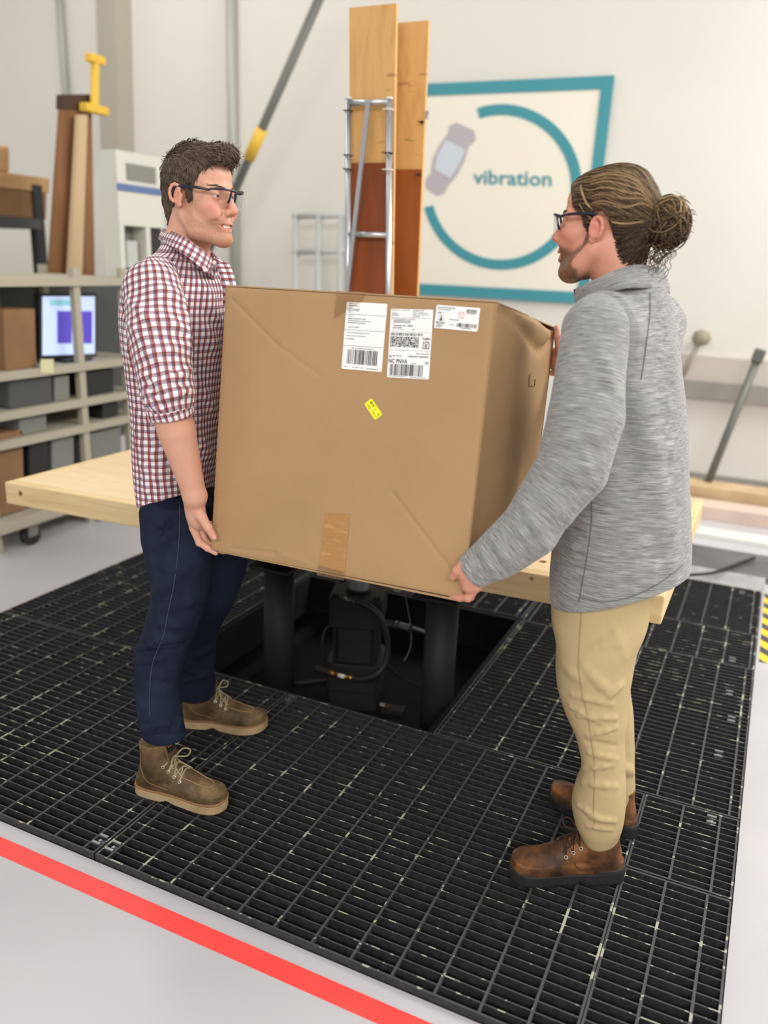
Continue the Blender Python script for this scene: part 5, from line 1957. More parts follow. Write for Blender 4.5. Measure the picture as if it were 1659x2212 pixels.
def skin_attrs(H, V, beard=1):
    q = H.loc(V)
    x, y, z = q.T
    st = lambda v, a, b: np.clip((v - a) / (b - a), 0, 1) ** 2 * (3 - 2 * np.clip((v - a) / (b - a), 0, 1))
    near = (np.abs(x) < .14) & (np.abs(y) < .1) & (z > -.16) & (z < .15)
    zb = np.interp(x, [-.02, .004, .018, .024, .045, .070, .085, .12], [.0, .012, .0, -.040, -.052, -.050, -.0455, -.0445])
    bd = st(zb - z, -.004, .016) * st(x - np.interp(z, [-.14, -.09, -.05, -.01], [.036, .026, .008, .0]), -.010, .004) * st(z, -.145, -.120)
    bd = bd * (1 - st(np.abs(y), .070, .074))
    bd *= 1 - .8 * ((np.abs(z + .045) < .004) & (np.abs(y) < .008))
    soul = ((z < -.082) & (z > -.09) & (np.abs(y) < .012))
    bd = np.where(soul, bd * .6, bd)
    lip = ((np.abs(y) < .026) & (x > .078)) * np.exp(-((z + .0715 + .004 * (np.abs(y) / .026) ** 2 * -1) / .0085) ** 4)
    rosy = np.exp(-(((x - .075) / .03) ** 2 + ((np.abs(y) - .045) / .025) ** 2 + ((z + .025) / .024) ** 2)) + np.exp(-(((x - .115) / .014) ** 2 + (y / .014) ** 2 + ((z + .032) / .014) ** 2))
    rosy = rosy + np.exp(-(((x + .012) / .022) ** 2 + ((np.abs(y) - .085) / .012) ** 2 + (z / .036) ** 2)) * .8
    m = near.astype(F32)
    return {'beard': np.clip(bd * (1 - lip), 0, 1) * m * beard, 'lip': np.clip(lip, 0, 1) * m * .75, 'rosy': np.clip(rosy, 0, 1) * m}


def poly_sd(X, Z, poly):
    poly = np.asarray(poly, F32)
    d = np.full(len(X), 1e9, F32)
    s = np.ones(len(X), F32)
    n = len(poly)
    j = n - 1
    for i in range(n):
        e = poly[j] - poly[i]
        wx, wz = X - poly[i][0], Z - poly[i][1]
        t = np.clip((wx * e[0] + wz * e[1]) / (e @ e + 1e-12), 0, 1)
        bx, bz = wx - e[0] * t, wz - e[1] * t
        d = np.minimum(d, bx * bx + bz * bz)
        c = np.stack([Z >= poly[i][1], Z < poly[j][1], e[0] * wz > e[1] * wx])
        flip = c.all(0) | (~c).all(0)
        s = np.where(flip, -s, s)
        j = i
    return s * np.sqrt(d)


def strands(mb_list, pts, rad, tone, n=4):
    """append one tapered hair strand (polyline) to the list of (verts, quads, tones)"""
    P = np.asarray(pts, float)
    k = len(P)
    T = np.gradient(P, axis=0)
    T /= np.linalg.norm(T, axis=1)[:, None] + 1e-9
    ref = np.array([.31, .2, .93])
    s = np.cross(T, ref); s /= np.linalg.norm(s, axis=1)[:, None] + 1e-9
    u = np.cross(T, s)
    r = rad * np.clip(np.minimum(np.linspace(.6, 3, k), np.linspace(3, .25, k)), .1, 1)
    V = np.concatenate([P + (s * math.cos(a) + u * math.sin(a)) * r[:, None] for a in (0, 2.094, 4.189)], 0)
    Q = []
    for j in range(3):
        j2 = (j + 1) % 3
        for i in range(k - 1):
            Q.append((j * k + i, j2 * k + i, j2 * k + i + 1, j * k + i + 1))
    mb_list.append((V, np.array(Q), np.full(len(V), tone)))


def merge(parts):
    V, Q, T, o = [], [], [], 0
    for v, q, t in parts:
        V.append(v); Q.append(q + o); T.append(t); o += len(v)
    return np.concatenate(V), np.concatenate(Q), np.concatenate(T)


def eyes(H, parent, look=(1, 0, 0)):
    for y in (1, -1):
        t = MB(); c = H.w(.0735, y * .032, .0035)
        look_w = nrm(H.M @ nrm(look))
        R = .0118 * H.s
        a = np.array([0, 0, 1.0]); sx_ = nrm(np.cross(a, look_w)); up_ = np.cross(look_w, sx_)
        prof = [(R * math.sin(q), R * math.cos(q)) for q in np.linspace(.02, 3.1, 16)]
        fr = lambda r, h, an: c + look_w * h + (sx_ * math.cos(an) + up_ * math.sin(an)) * r

        def cap(mb, q0, q1, sc):
            o = len(mb.v); m = 20; k = 9
            for q in np.linspace(q0, q1, k):
                for j in range(m):
                    mb.v.append(tuple(fr(R * sc * math.sin(q), R * sc * math.cos(q), 2 * PI * j / m)))
            for i in range(k - 1):
                for j in range(m):
                    mb.f.append((o + i * m + j, o + i * m + (j + 1) % m, o + (i + 1) * m + (j + 1) % m, o + (i + 1) * m + j))
        e = MB(); cap(e, .02, 3.1, 1.0); eo = e.build('eyeball', m_eyew, parent, True)
        e = MB(); cap(e, .02, .52, 1.006); e.build('iris', m_iris, eo, True)
        e = MB(); cap(e, .02, .22, 1.012); e.build('pupil', m_pupil, eo, True)


def teeth(H, parent):
    mb = MB()
    ring = [(.0785 + .0172 * math.cos(a), .0172 * math.sin(a)) for a in np.linspace(-1.25, 1.25, 15)]
    top = [H.w(x, y, -.0635) for x, y in ring]; bot = [H.w(x + .0005, y, -.0735) for x, y in ring]
    mb.add(top + bot, [(i, i + 1, 16 + i, 15 + i) for i in range(14)])
    mb.build('teeth', m_teeth, parent, True)


def glasses(H, parent, dz=0.0):
    t = bpy.data.objects.new('safety_glasses', None)
    COL.objects.link(t)
    t.location = H.w(.1, 0, 0); t.matrix_world = Matrix.Translation(t.location)
    t.parent = parent; t.matrix_parent_inverse = parent.matrix_world.inverted()
    t['label'] = 'clear safety glasses with dark navy frame'
    w = lambda x, y, z: H.w(x, y, z + dz)
    for y in (1, -1):
        m = MB(); m.tube(bez([w(-.022, y * .080, .004), w(-.008, y * .0815, .020), (w(.03, y * .0800, .021)), w(.062, y * .0770, .019), w(.083, y * .068, .0155)], 6),
                         [.0022] * 6 + [.0032] * 13 + [.0028] * 6, 8)
        m.build('temple', m_frame, t, True)
        # lens: a curved wrap panel
        m = MB()
        rows = 8
        for i in range(rows + 1):
            a = i / rows
            yy = .010 + a * .060
            xx = .1150 - 7.2 * max(0, yy - .012) ** 2 - .0030 * (1 - a)
            zt = .0175 + .002 * math.sin(PI * a)
            zb = np.interp(a, [0, .12, .35, .65, .9, 1], [-.010, -.022, -.030, -.027, -.012, .002])
            for j in range(6):
                b = j / 5
                m.v.append(tuple(w(xx - .004 * b * b, y * yy, zt + (zb - zt) * b)))
        for i in range(rows):
            for j in range(5):
                m.f.append((i * 6 + j, i * 6 + j + 1, (i + 1) * 6 + j + 1, (i + 1) * 6 + j))
        ob = m.build('lens', m_lens, t, True)
        sd = ob.modifiers.new('thick', 'SOLIDIFY'); sd.thickness = .0016; sd.offset = 0
    m = MB()
    br = [w(.083, .068, .0155)]
    for a in np.linspace(1, 0, 7):
        yy = .010 + a * .060
        br.append(w(.1158 - 7.2 * max(0, yy - .012) ** 2 - .0030 * (1 - a), yy, .0180 + .002 * math.sin(PI * a)))
    mid = w(.1145, 0, .0175)
    br2 = [w(.083, -.068, .0155)]
    for a in np.linspace(1, 0, 7):
        yy = .010 + a * .060
        br2.append(w(.1158 - 7.2 * max(0, yy - .012) ** 2 - .0030 * (1 - a), -yy, .0180 + .002 * math.sin(PI * a)))
    m.tube(br + [mid] + br2[::-1], .0027, 8)
    m.build('brow_bar', m_frame, t, True)
    for y in (1, -1):
        m = MB(); m.tube(bez([w(.1125, y * .010, .016), w(.1085, y * .0115, .000), w(.103, y * .0135, -.012)], 5), .0026, 8); m.build('nose_pad', m_frame, t, True)
    return t


def brow_hair(H, body, parts, r, tone, n=70):
    for y in (1, -1):
        a = r.uniform(0, 1, n)
        L = np.stack([.0995 - .030 * a ** 2, y * (.014 + .038 * a), .0235 + .006 * np.sin(PI * a * .8) + r.normal(size=n) * .0014], 1)
        P = body.snap(H.O + (L @ H.M.T) * H.s, .0006, 4)
        for k in range(n):
            d = H.M @ nrm(np.array([-.35 * a[k], y * .9, .25 - .4 * a[k]]))
            strands(parts, [P[k], P[k] + d * .004, P[k] + d * .008], .0006, tone)
# ================================================================== LEFT MAN: plaid shirt, jeans
man1 = empty('person', (-1.44, 1.79, 0.0), 'person in red plaid shirt and dark jeans holding the left side of the box', 'person')
AL1 = 0.42                                                     # turned towards the viewer from pure profile
F1 = nrm(E1 * math.cos(AL1) - E2 * math.sin(AL1)); L1 = np.cross([0, 0, 1.0], F1)
H1 = Head(atY(430, 427, 1.80), E1 * math.cos(.44) - E2 * math.sin(.44) + np.array([0, 0, -.02]), (.02, 0, 1), .935)

S = Sdf()
add_head(S, H1, smile=1)
neck0 = H1.w(-.022, 0, -.045); neck1 = atY(398, 575, 1.80)
S.cone(neck0, neck1, .053, .059, .02)
TR = [station(x0, x1, y, 1.80, b, AL1) for x0, x1, y, b in
      ((362, 436, 512, .058), (352, 444, 536, .075), (334, 466, 562, .112), (306, 486, 590, .145), (278, 500, 630, .168), (272, 497, 700, .172), (284, 488, 800, .165), (297, 481, 900, .158), (303, 475, 1000, .158), (320, 465, 1090, .160), (328, 463, 1140, .158))]
S.loft([(x, y, z, a - (.012 if z > 1.05 else .028), b - (.012 if z > 1.05 else .028), p) for x, y, z, a, b, p in TR], .03)
sh_r = atY(331, 626, 1.640); el_r = atY(364, 868, 1.565); wr_r = atY(421, 1072, 1.603)
S.chain([sh_r, el_r], [.058, .046], .03)
S.chain([el_r, el_r + (wr_r - el_r) * .3, wr_r], [.046, .0455, .0275], .015)
sh_l = atY(372, 615, 1.965); el_l = np.array([-1.325, 2.08, 1.12]); wr_l = np.array([-1.285, 2.19, .90])
S.chain([sh_l, el_l], [.058, .046], .03)
S.chain([el_l, el_l + (wr_l - el_l) * .3, wr_l], [.046, .0455, .0275], .015)
# legs under the jeans
LEG_R = [station(x0, x1, y, Y, b, AL1) for x0, x1, y, Y, b in
         ((328, 457, 1085, 1.725, .080), (330, 456, 1150, 1.715, .085), (331, 458, 1200, 1.71, .086), (329, 455, 1253, 1.70, .082), (326, 444, 1301, 1.69, .076), (309, 424, 1362, 1.675, .070), (296, 402, 1406, 1.66, .066),
          (291, 393, 1457, 1.645, .064), (294, 393, 1525, 1.63, .060), (303, 399, 1572, 1.62, .056), (308, 402, 1590, 1.62, .056))]
LEG_L = [station(x0, x1, y, Y, b, AL1) for x0, x1, y, Y, b in
         ((380, 505, 1085, 1.87, .084), (392, 530, 1150, 1.88, .086), (402, 534, 1196, 1.89, .084), (402, 522, 1260, 1.91, .080), (392, 506, 1301, 1.92, .074), (370, 476, 1355, 1.94, .068), (358, 467, 1406, 1.955, .064), (362, 467, 1457, 1.965, .060), (372, 467, 1488, 1.97, .058), (374, 464, 1500, 1.97, .057))]
for st in (LEG_R, LEG_L):
    S.loft([(x, y, z, a - .022, b - .022, p) for x, y, z, a, b, p in st], .03)


def box_hand(S, mx, base, sc=1.0, thumb=None, index_px=None):
    pass


def fingers(S, knuckles, mids, tips, r=.0092, k=.004):
    for i, (a, b, c) in enumerate(zip(knuckles, mids, tips)):
        a, b, c = (np.asarray(q, float) for q in (a, b, c))
        rr = r * (1.0, 1.03, .97, .86)[i]
        m = b + (c - b) * .5 + np.array([0, 0, -.0012])
        S.chain([a, b, m, c], [rr * 1.12, rr * 1.0, rr * .92, rr * .78], k)
        S.ball(b, rr * 1.06, .003)


# right hand: thumb on the front of the carton, fingers curled under its lower left edge
kn0 = atY(417, 1140, 1.618); md0 = atY(431, 1172, 1.624); tp0 = atY(466, 1194, 1.640)
S.ell(atY(424, 1108, 1.628), (.021, .034, .045), np.stack([nrm([1, .25, .35]), nrm([-.2, 1, 0]), nrm(np.cross([1, .25, .35], [-.2, 1, 0]))], 1), .016)
S.chain([wr_r, atY(420, 1128, 1.622)], [.026, .016], .014)
S.chain([wr_r, atY(424, 1126, 1.668)], [.024, .015], .014)
dY = np.array([.004, .0215, -.002])
fingers(S, [kn0 + dY * i * .95 for i in range(4)], [md0 + dY * i + np.array([0, 0, (0, -.003, -.002, .004)[i]]) for i in range(4)], [tp0 + dY * i + np.array([(0, .004, .001, -.010)[i], 0, 0]) for i in range(4)])
S.chain([atY(421, 1092, 1.612), atY(436, 1117, 1.604), atY(449, 1139, 1.606), atY(461, 1159, 1.611)], [.016, .0125, .0108, .0085], .010)
# left hand (behind the carton), palm against its left wall
bl = lambda x, y, z: bw(x, y, z)
S.ell(bl(-.030, .585, .070), (.020, .042, .045), BM, .016)
S.chain([wr_l, bl(-.030, .585, .07)], [.026, .020], .016)
fingers(S, [bl(-.030, .625 - .0215 * i, .038) for i in range(4)], [bl(-.022, .625 - .0215 * i, .000) for i in range(4)], [bl(.022, .625 - .0215 * i, -.022) for i in range(4)])
S.chain([bl(-.035, .56, .10), bl(-.022, .535, .085), bl(-.013, .515, .06)], [.015, .012, .009], .008)
V, Q = surface(S, (-1.86, 1.42, -.02 + .10), (-1.0, 2.36, 1.84), .0026)
BODY1 = S
body = mesh_from('body', V, Q, m_skin1, man1, skin_attrs(H1, V, .72))
eyes(H1, body, (1, .12, 0))
teeth(H1, body)
glasses(H1, man1)
# nails
for c, d, n_ in ((atY(463, 1161, 1.603), nrm(atY(461, 1159, 1.611) - atY(449, 1139, 1.606)), np.array([0, -1, 0])),):
    m = MB(); m.obox(c, d, np.cross(d, n_), n_, .011, .0095, .0012); m.build('thumbnail', flat('nail', srgb(226, 178, 158), .3), body, bevel=.0005)

# ---- shirt
shirt_mats = m_plaid


def fold_px(lines, Y):
    return [(atY(x0, y0, Y), atY(x1, y1, Y), w, h * 1.35) for x0, y0, x1, y1, w, h in lines]


S = Sdf()
S.loft(TR, .03, ends=.01)
S.cone(sh_r, sh_r + (sh_l - sh_r) * .12, .060, .072, .04)
S.cone(sh_l, sh_l + (sh_r - sh_l) * .12, .060, .072, .04)
hem = atY(383, 1088, 1.63)
# curved shirt-tail hem: low in front and back, higher at the sides is hidden by the arm
hem_n = nrm(np.array([.25, .0, -1.0]))
S.plane(atY(340, 1084, 1.66), nrm(np.array([.40, -.06, -1.0])), .003)
drape(S, ([(303, 905, 318, 1060, .010, .007), (322, 935, 345, 1075, .012, .006), (293, 890, 300, 1000, .008, .005), (340, 980, 372, 1080, .012, .006), (352, 930, 372, 1010, .010, -.004), (312, 880, 330, 940, .010, .006), (420, 820, 446, 1060, .016, .004), (432, 700, 470, 760, .02, .005)]), 1.64, 2.0)
drape(S, ([(268, 655, 285, 625, .010, .010), (263, 672, 283, 652, .007, -.008), (272, 700, 282, 780, .012, .006), (440, 640, 476, 700, .016, .006), (425, 600, 470, 660, .014, .005), (430, 830, 470, 900, .014, .005), (425, 940, 462, 1000, .014, .006)]), 1.70, 2.0)
S.ripple(lambda P: -.0022 * noise3(P * np.array([1, 1, .45], F32), 26, 3))
V, Q = surface(S, (-1.75, 1.52, .78), (-1.1, 2.1, 1.62), .0042)


def torso_uv(V, TR, F, c_off=0.0):
    zs = np.array([t[2] for t in TR]); od = np.argsort(zs)
    cx = np.interp(V[:, 2], zs[od], np.array([t[0] for t in TR])[od]); cy = np.interp(V[:, 2], zs[od], np.array([t[1] for t in TR])[od])
    th = np.arctan2(V[:, 1] - cy, V[:, 0] - cx) - math.atan2(F[1], F[0])
    th = (th + PI) % (2 * PI) - PI
    w1 = noise3(V.astype(F32), 17, 41) * .0045; w2 = noise3(V.astype(F32), 17, 42) * .0045
    return np.stack([th * .165 + c_off + w1, V[:, 2] * 1.0 + w2, th], 1)


shirt = mesh_from('shirt', V, Q, m_plaid, man1, {'cloth': torso_uv(V, TR, F1)})
shirt['label'] = 'red, white and grey plaid button-down shirt'


def arm_uv(V, pts, ref):
    """metres around and along a bent arm, smooth over the joints"""
    L = np.array(bez(pts, 14))
    for _ in range(12):
        L[1:-1] = (L[:-2] + 2 * L[1:-1] + L[2:]) / 4
    T = np.gradient(L, axis=0); T /= np.linalg.norm(T, axis=1)[:, None]
    S_ = np.concatenate([[0], np.cumsum(np.linalg.norm(np.diff(L, axis=0), axis=1))])
    A = np.zeros_like(L); a = nrm(ref - T[0] * (ref @ T[0]))
    for i in range(len(L)):
        a = nrm(a - T[i] * (a @ T[i])); A[i] = a
    Bv = np.cross(T, A)
    idx = np.zeros(len(V), int)
    for c in range(0, len(V), 20000):
        idx[c:c + 20000] = ((V[c:c + 20000, None] - L[None]) ** 2).sum(2).argmin(1)
    q = V - L[idx]
    out = np.zeros((len(V), 3))
    # weigh the neighbouring stations so the mapping stays continuous
    for o, wgt in ((-3, .15), (-1, .2), (0, .3), (1, .2), (3, .15)):
        j = np.clip(idx + o, 0, len(L) - 1); qq = V - L[j]
        out[:, 1] += wgt * (S_[j] + (qq * T[j]).sum(1))
    qq = q - T[idx] * (q * T[idx]).sum(1)[:, None]
    out[:, 0] = np.arctan2((qq * Bv[idx]).sum(1), (qq * A[idx]).sum(1)) * .07
    out[:, 0] += noise3(V.astype(F32), 22, 43) * .006; out[:, 1] += noise3(V.astype(F32) * np.array([1, 1, 1.6], F32), 24, 44) * .008
    return out


def sleeve(name, S0, pts, lo, hi, mat, parent, ref, h=.0038):
    V, Q = surface(S0, lo, hi, h)
    uv = arm_uv(V, pts, ref)
    for _ in range(14):                                          # calm the mapping where the arm bends
        sm = np.zeros(len(V)); ct = np.zeros(len(V))
        for i in range(4):
            np.add.at(sm, Q[:, i], uv[Q[:, (i + 1) % 4], 1] + uv[Q[:, (i + 3) % 4], 1]); np.add.at(ct, Q[:, i], 2)
        uv[:, 1] = sm / np.maximum(ct, 1)
    return mesh_from(name, V, Q, mat, parent, {'cloth': uv})


cuff = atY(369, 893, 1.568)
S = Sdf()
S.chain([atY(340, 606, 1.67), sh_r, atY(341, 710, 1.60), el_r + np.array([0, 0, .02]), cuff], [.058, .070, .072, .065, .053], .02)
cax = nrm(atY(374, 915, 1.570) - atY(362, 850, 1.565))
S.plane(cuff + cax * .004, cax, .006)
drape(S, ([(283, 700, 330, 745, .014, .006), (300, 770, 405, 745, .012, .005), (290, 800, 345, 830, .010, .008), (345, 830, 410, 800, .010, .008), (296, 836, 350, 862, .009, .009), (350, 858, 408, 842, .009, .008), (300, 862, 352, 884, .008, .008), (352, 880, 408, 866, .007, -.006),
                         (395, 650, 412, 760, .012, .006), (330, 620, 390, 640, .018, .005), (320, 815, 330, 850, .008, -.007), (370, 780, 400, 835, .010, -.004), (280, 650, 330, 700, .012, .006), (360, 690, 408, 720, .012, .005), (300, 740, 350, 790, .010, .006), (290, 820, 400, 828, .007, -.005), (300, 850, 405, 852, .006, -.006)]), 1.60, 1.7)
S.ripple(lambda P: -.003 * noise3(P, 30, 5))
rs = sleeve('sleeve', S, [sh_r, el_r, wr_r], (-1.65, 1.44, 1.08), (-1.15, 1.78, 1.58), m_plaid, shirt, F1)
S = Sdf()
for i, (o, r0, r1) in enumerate(((.006, .0565, .0555), (.024, .0555, .0540))):
    a = cuff - cax * (.020 - o) ; S.cone(a - cax * .010, a + cax * .010, r0, r1 , .004)
S.plane(cuff + cax * .012, cax, .004); S.plane(cuff - cax * .030, -cax, .004)
drape(S, ([(330, 905, 405, 882, .004, .004), (332, 893, 400, 872, .004, -.004)]), 1.55)
S.ripple(lambda P: -.0015 * noise3(P, 60, 8))
sleeve('rolled_cuff', S, [el_r, wr_r], (-1.5, 1.46, 1.05), (-1.15, 1.70, 1.28), m_plaid, shirt, F1, .003)
# left sleeve
S = Sdf(); cl = el_l + (wr_l - el_l) * .12
S.chain([atY(372, 606, 1.93), sh_l, el_l, cl], [.058, .070, .062, .054], .02)
S.plane(cl, nrm(wr_l - el_l), .006)
S.ripple(lambda P: -.003 * noise3(P, 30, 6))
sleeve('sleeve', S, [sh_l, el_l, wr_l], (-1.65, 1.8, 1.0), (-1.1, 2.3, 1.58), m_plaid, shirt, F1, .005)


def strip_mesh(name, top, bot, mat, parent, rows=5, bulge=.004, per=10, thick=.0022, cen=None):
    A = bez(top, per); B = bez(bot, per)
    n = min(len(A), len(B))
    V, Q, UV = [], [], []
    s = 0
    for i in range(n):
        if i:
            s += np.linalg.norm(B[i] - B[i - 1])
        for j in range(rows):
            t = j / (rows - 1)
            q = A[i] * (1 - t) + B[i] * t
            if cen is not None:
                o = q - cen; o[2] = 0
                q = q + nrm(o) * bulge * math.sin(PI * t)
            V.append(q); UV.append((s, t * np.linalg.norm(A[i] - B[i]), 0))
    for i in range(n - 1):
        for j in range(rows - 1):
            Q.append((i * rows + j, i * rows + j + 1, (i + 1) * rows + j + 1, (i + 1) * rows + j))
    ob = mesh_from(name, np.array(V), np.array(Q), mat, parent, {'cloth': np.array(UV)})
    sd = ob.modifiers.new('thick', 'SOLIDIFY'); sd.thickness = thick; sd.offset = 0
    return ob


cn = atY(405, 530, 1.80)
top = [atY(*q) for q in ((460, 560, 1.788), (448, 549, 1.755), (426, 532, 1.730), (400, 514, 1.722), (374, 500, 1.742), (356, 494, 1.785), (356, 493, 1.835), (376, 496, 1.872), (405, 507, 1.882), (438, 528, 1.868), (460, 550, 1.835), (463, 562, 1.800))]
bot = [atY(*q) for q in ((449, 592, 1.745), (436, 580, 1.712), (412, 560, 1.692), (385, 541, 1.692), (360, 527, 1.725), (346, 519, 1.785), (345, 516, 1.84), (372, 517, 1.905), (408, 525, 1.912), (455, 548, 1.888), (490, 572, 1.850), (492, 576, 1.828))]
col1 = strip_mesh('collar', top, bot, m_plaid, shirt, cen=cn)
# neck band and open placket
band = strip_mesh('collar_band', [q + np.array([0, 0, -.004]) for q in top], [q + np.array([0, 0, -.05]) for q in top], m_plaid, shirt, cen=cn, bulge=.002)
for x, y, Y in ((443, 582, 1.722), (463, 567, 1.785)):
    m = MB(); c = atY(x, y, Y - .006); d = nrm(CAM - c); s_ = nrm(np.cross(d, [0, 0, 1])); u_ = np.cross(s_, d)
    m.tube([c, c + d * .002], .0052, 14); m.build('button', m_button, shirt, False)
pk = [atY(*q) for q in ((463, 566, 1.783), (473, 590, 1.765), (480, 620, 1.755), (482, 660, 1.75))]
pk2 = [q + np.array([.030, .018, 0]) for q in pk]
strip_mesh('placket', pk, pk2, m_plaid, shirt, bulge=0, cen=cn, thick=.003)

# ---- jeans
S = Sdf()
S.loft([(x, y, z, a - .016, b - .014, p) for x, y, z, a, b, p in TR if z < 1.0], .03)
HIP1 = [station(x0, x1, y, 1.80, b, AL1) for x0, x1, y, b in ((326, 462, 1090, .145), (330, 463, 1150, .148), (338, 464, 1205, .135), (350, 450, 1250, .09))]
S.loft(HIP1, .03)
S.loft(LEG_R, .05, ends=.004); S.loft(LEG_L, .04, ends=.004)
drape(S, ([(300, 1372, 392, 1382, .012, .008), (296, 1400, 385, 1378, .010, .009), (300, 1412, 388, 1402, .008, -.006), (318, 1340, 420, 1352, .016, .006), (295, 1430, 350, 1420, .010, .006), (302, 1545, 385, 1570, .012, .007), (306, 1575, 392, 1555, .009, .007), (312, 1592, 396, 1585, .006, -.004),
                         (335, 1180, 400, 1135, .014, .007), (330, 1165, 380, 1120, .010, -.006), (345, 1250, 430, 1210, .018, .004), (330, 1290, 390, 1240, .016, .004), (315, 1480, 385, 1500, .02, .003), (300, 1515, 340, 1560, .014, .005), (330, 1215, 420, 1240, .016, .005), (340, 1320, 440, 1290, .016, .006), (300, 1450, 380, 1465, .012, .005), (320, 1110, 370, 1150, .012, .005), (400, 1110, 450, 1190, .02, .006), (308, 1392, 390, 1392, .007, -.006)]), 1.66, 1.6)
drape(S, ([(395, 1440, 455, 1470, .010, .006), (400, 1470, 460, 1455, .009, .006), (380, 1405, 425, 1450, .012, .006), (420, 1420, 460, 1400, .014, .004)]), 1.93, 1.5)
S.ripple(lambda P: -.003 * noise3(P, 30, 12))
V, Q = surface(S, (-1.85, 1.5, .08), (-1.1, 2.15, .98), .0042)
jeans = mesh_from('jeans', V, Q, m_jean, man1)
seam = [(346, 1095), (344, 1135), (340, 1180), (334, 1230), (330, 1280), (326, 1330), (316, 1370), (306, 1410)]
J1 = S


def seam_px(S, pts, Y, rad, name, mat, parent, off=.0010):
    P = np.array(bez([atY(x, y, Y) for x, y in pts], 10))
    # march along the view ray onto the cloth
    out = []
    for q in P:
        d = nrm(q - CAM)
        t = np.linalg.norm(q - CAM) - .25
        for _ in range(60):
            v = float(S.eval((CAM + d * t)[None])[0])
            if v < .0006:
                break
            t += max(v * .7, .0006)
        out.append(CAM + d * (t - off))
    m = MB(); m.tube(out, rad, 5); return m.build(name, mat, parent, True)


seam_px(J1, [(388, 1085), (388, 1130), (385, 1190), (376, 1260), (364, 1320), (354, 1370), (338, 1410), (328, 1440), (324, 1480), (323, 1530), (325, 1560)], 1.62, .0013, 'side_seam', m_dthread, jeans)

# ---- boots
boot(man1, atz(299, 1704, 0), atz(487, 1753, 0), 1, 'tan leather boot nearer the red tape', -1)
boot(man1, atz(390, 1563, 0), atz(576, 1574, 0), 1, 'tan leather boot beside the pit', 1)

# ---- hair
HP = [(.108, .112), (.099, .086), (.078, .080), (.056, .064), (.046, .042), (.034, .026), (.028, .006), (.022, -.022), (.008, -.022), (.006, .012), (-.004, .030), (-.022, .030), (-.034, .014), (-.038, -.020),
      (-.046, -.048), (-.060, -.070), (-.085, -.072), (-.13, -.05), (-.15, .0), (-.15, .12), (-.08, .19), (.03, .2), (.13, .17), (.128, .12)]


def hair1():
    S = Sdf(far=.12)
    E = H1.ell
    E(S, (-.013, 0, .042), (.0945, .079, .086), .01)
    E(S, (.030, 0, .056), (.064, .068, .060), .02)
    H1.cone(S, (-.058, 0, -.01), (-.046, 0, -.085), .050, .042, .02)
    E(S, (.010, 0, .092), (.082, .060, .040), .02)
    E(S, (.062, -.004, .098), (.044, .052, .030), .015)
    E(S, (.086, -.008, .102), (.026, .046, .019), .015)
    O, M, s = H1.O, H1.M, H1.s

    def cut(P):
        q = ((P - O) @ M / s).astype(F32)
        return poly_sd(q[:, 0], q[:, 2], HP) * s
    S.fn(cut, H1.w(0, 0, 0), 1e9, .006, 'i')

    def rip(P):
        q = ((P - O) @ M / s).astype(F32)
        top = np.clip((q[:, 2] - .075) / .05, 0, 1)
        return -(.0012 + .0042 * top) * noise3(q * np.array([45, 120, 80], F32), 1.0, 4) - .0016 * noise3(q * np.array([230, 300, 120], F32), 1.0, 9)
    S.ripple(rip)
    return S


S = hair1()
lo = H1.O - .2; hi = H1.O + .22
V, Q = surface(S, lo, hi, .0024, 1)
q = H1.loc(V)
tone = np.clip(.46 + .28 * noise3(q.astype(F32) * np.array([120, 160, 60], F32), 1.0, 2) + .12 * np.clip((q[:, 2] - .06) / .08, 0, 1), 0, 1)
parts = [(V, Q, tone)]
r = np.random.default_rng(3)
idx = r.choice(len(V), 7500)
ql = H1.loc(V[idx])
G = S.grad(V[idx].astype(F32))
st_pts = []
for p, l, g in zip(V[idx], ql, G):
    top = max(0, min(1, (l[2] - .06) / .05))
    d = np.array([-.25, 0, -1.0]) * (1 - top) + np.array([.9, -.25 + r.normal() * .35, .25]) * top
    d = H1.M @ nrm(d + r.normal(size=3) * .18)
    d = nrm(d - g * (d @ g))
    ln = (.014 + .016 * top) * r.uniform(.7, 1.3)
    lift = .0010 + .0022 * top
    cv = ln * ln / .16
    pts = [p - g * .001, p + d * ln * .35 + g * (lift * .7 - cv * .12), p + d * ln * .7 + g * (lift - cv * .5), p + d * ln + g * (lift * .7 - cv + (.0015 * top * r.uniform(-1, 1)))]
    strands(parts, pts, .00052 + .0003 * top, float(np.clip(.48 + r.normal() * .22 + .16 * top, 0, 1)))
brow_hair(H1, BODY1, parts, r, .62)
V, Q, T = merge(parts)
hair = mesh_from('hair', V, Q, m_hair1, man1, {'tone': T})
hair['label'] = 'short brown hair'
# ================================================================== RIGHT MAN: grey knit top, khaki trousers
man2 = empty('person', (-0.24, 1.99, 0.0), 'bun-haired person in grey top and khaki trousers holding the right side of the box', 'person')
AL2 = 0.66
F2 = nrm(-E1 * math.cos(AL2) + E2 * math.sin(AL2))
H2 = Head(atY(1304, 488, 2.0), -E1 * math.cos(.56) + E2 * math.sin(.56) + np.array([0, 0, .02]), (0, 0, 1), .965)
TR2 = [station(x0, x1, y, 2.0, b, AL2) for x0, x1, y, b in
       ((1282, 1428, 606, .070), (1266, 1452, 645, .110), (1248, 1474, 690, .155), (1232, 1487, 760, .178), (1218, 1490, 880, .180), (1207, 1491, 1000, .176), (1198, 1491, 1100, .176), (1193, 1491, 1180, .180), (1185, 1489, 1250, .190), (1186, 1485, 1330, .196))]
S = Sdf()
add_head(S, H2, beardy=.007, smile=1, jx=.013, ez=-.012)
S.cone(H2.w(-.024, 0, -.045), atY(1356, 650, 2.0), .056, .064, .02)
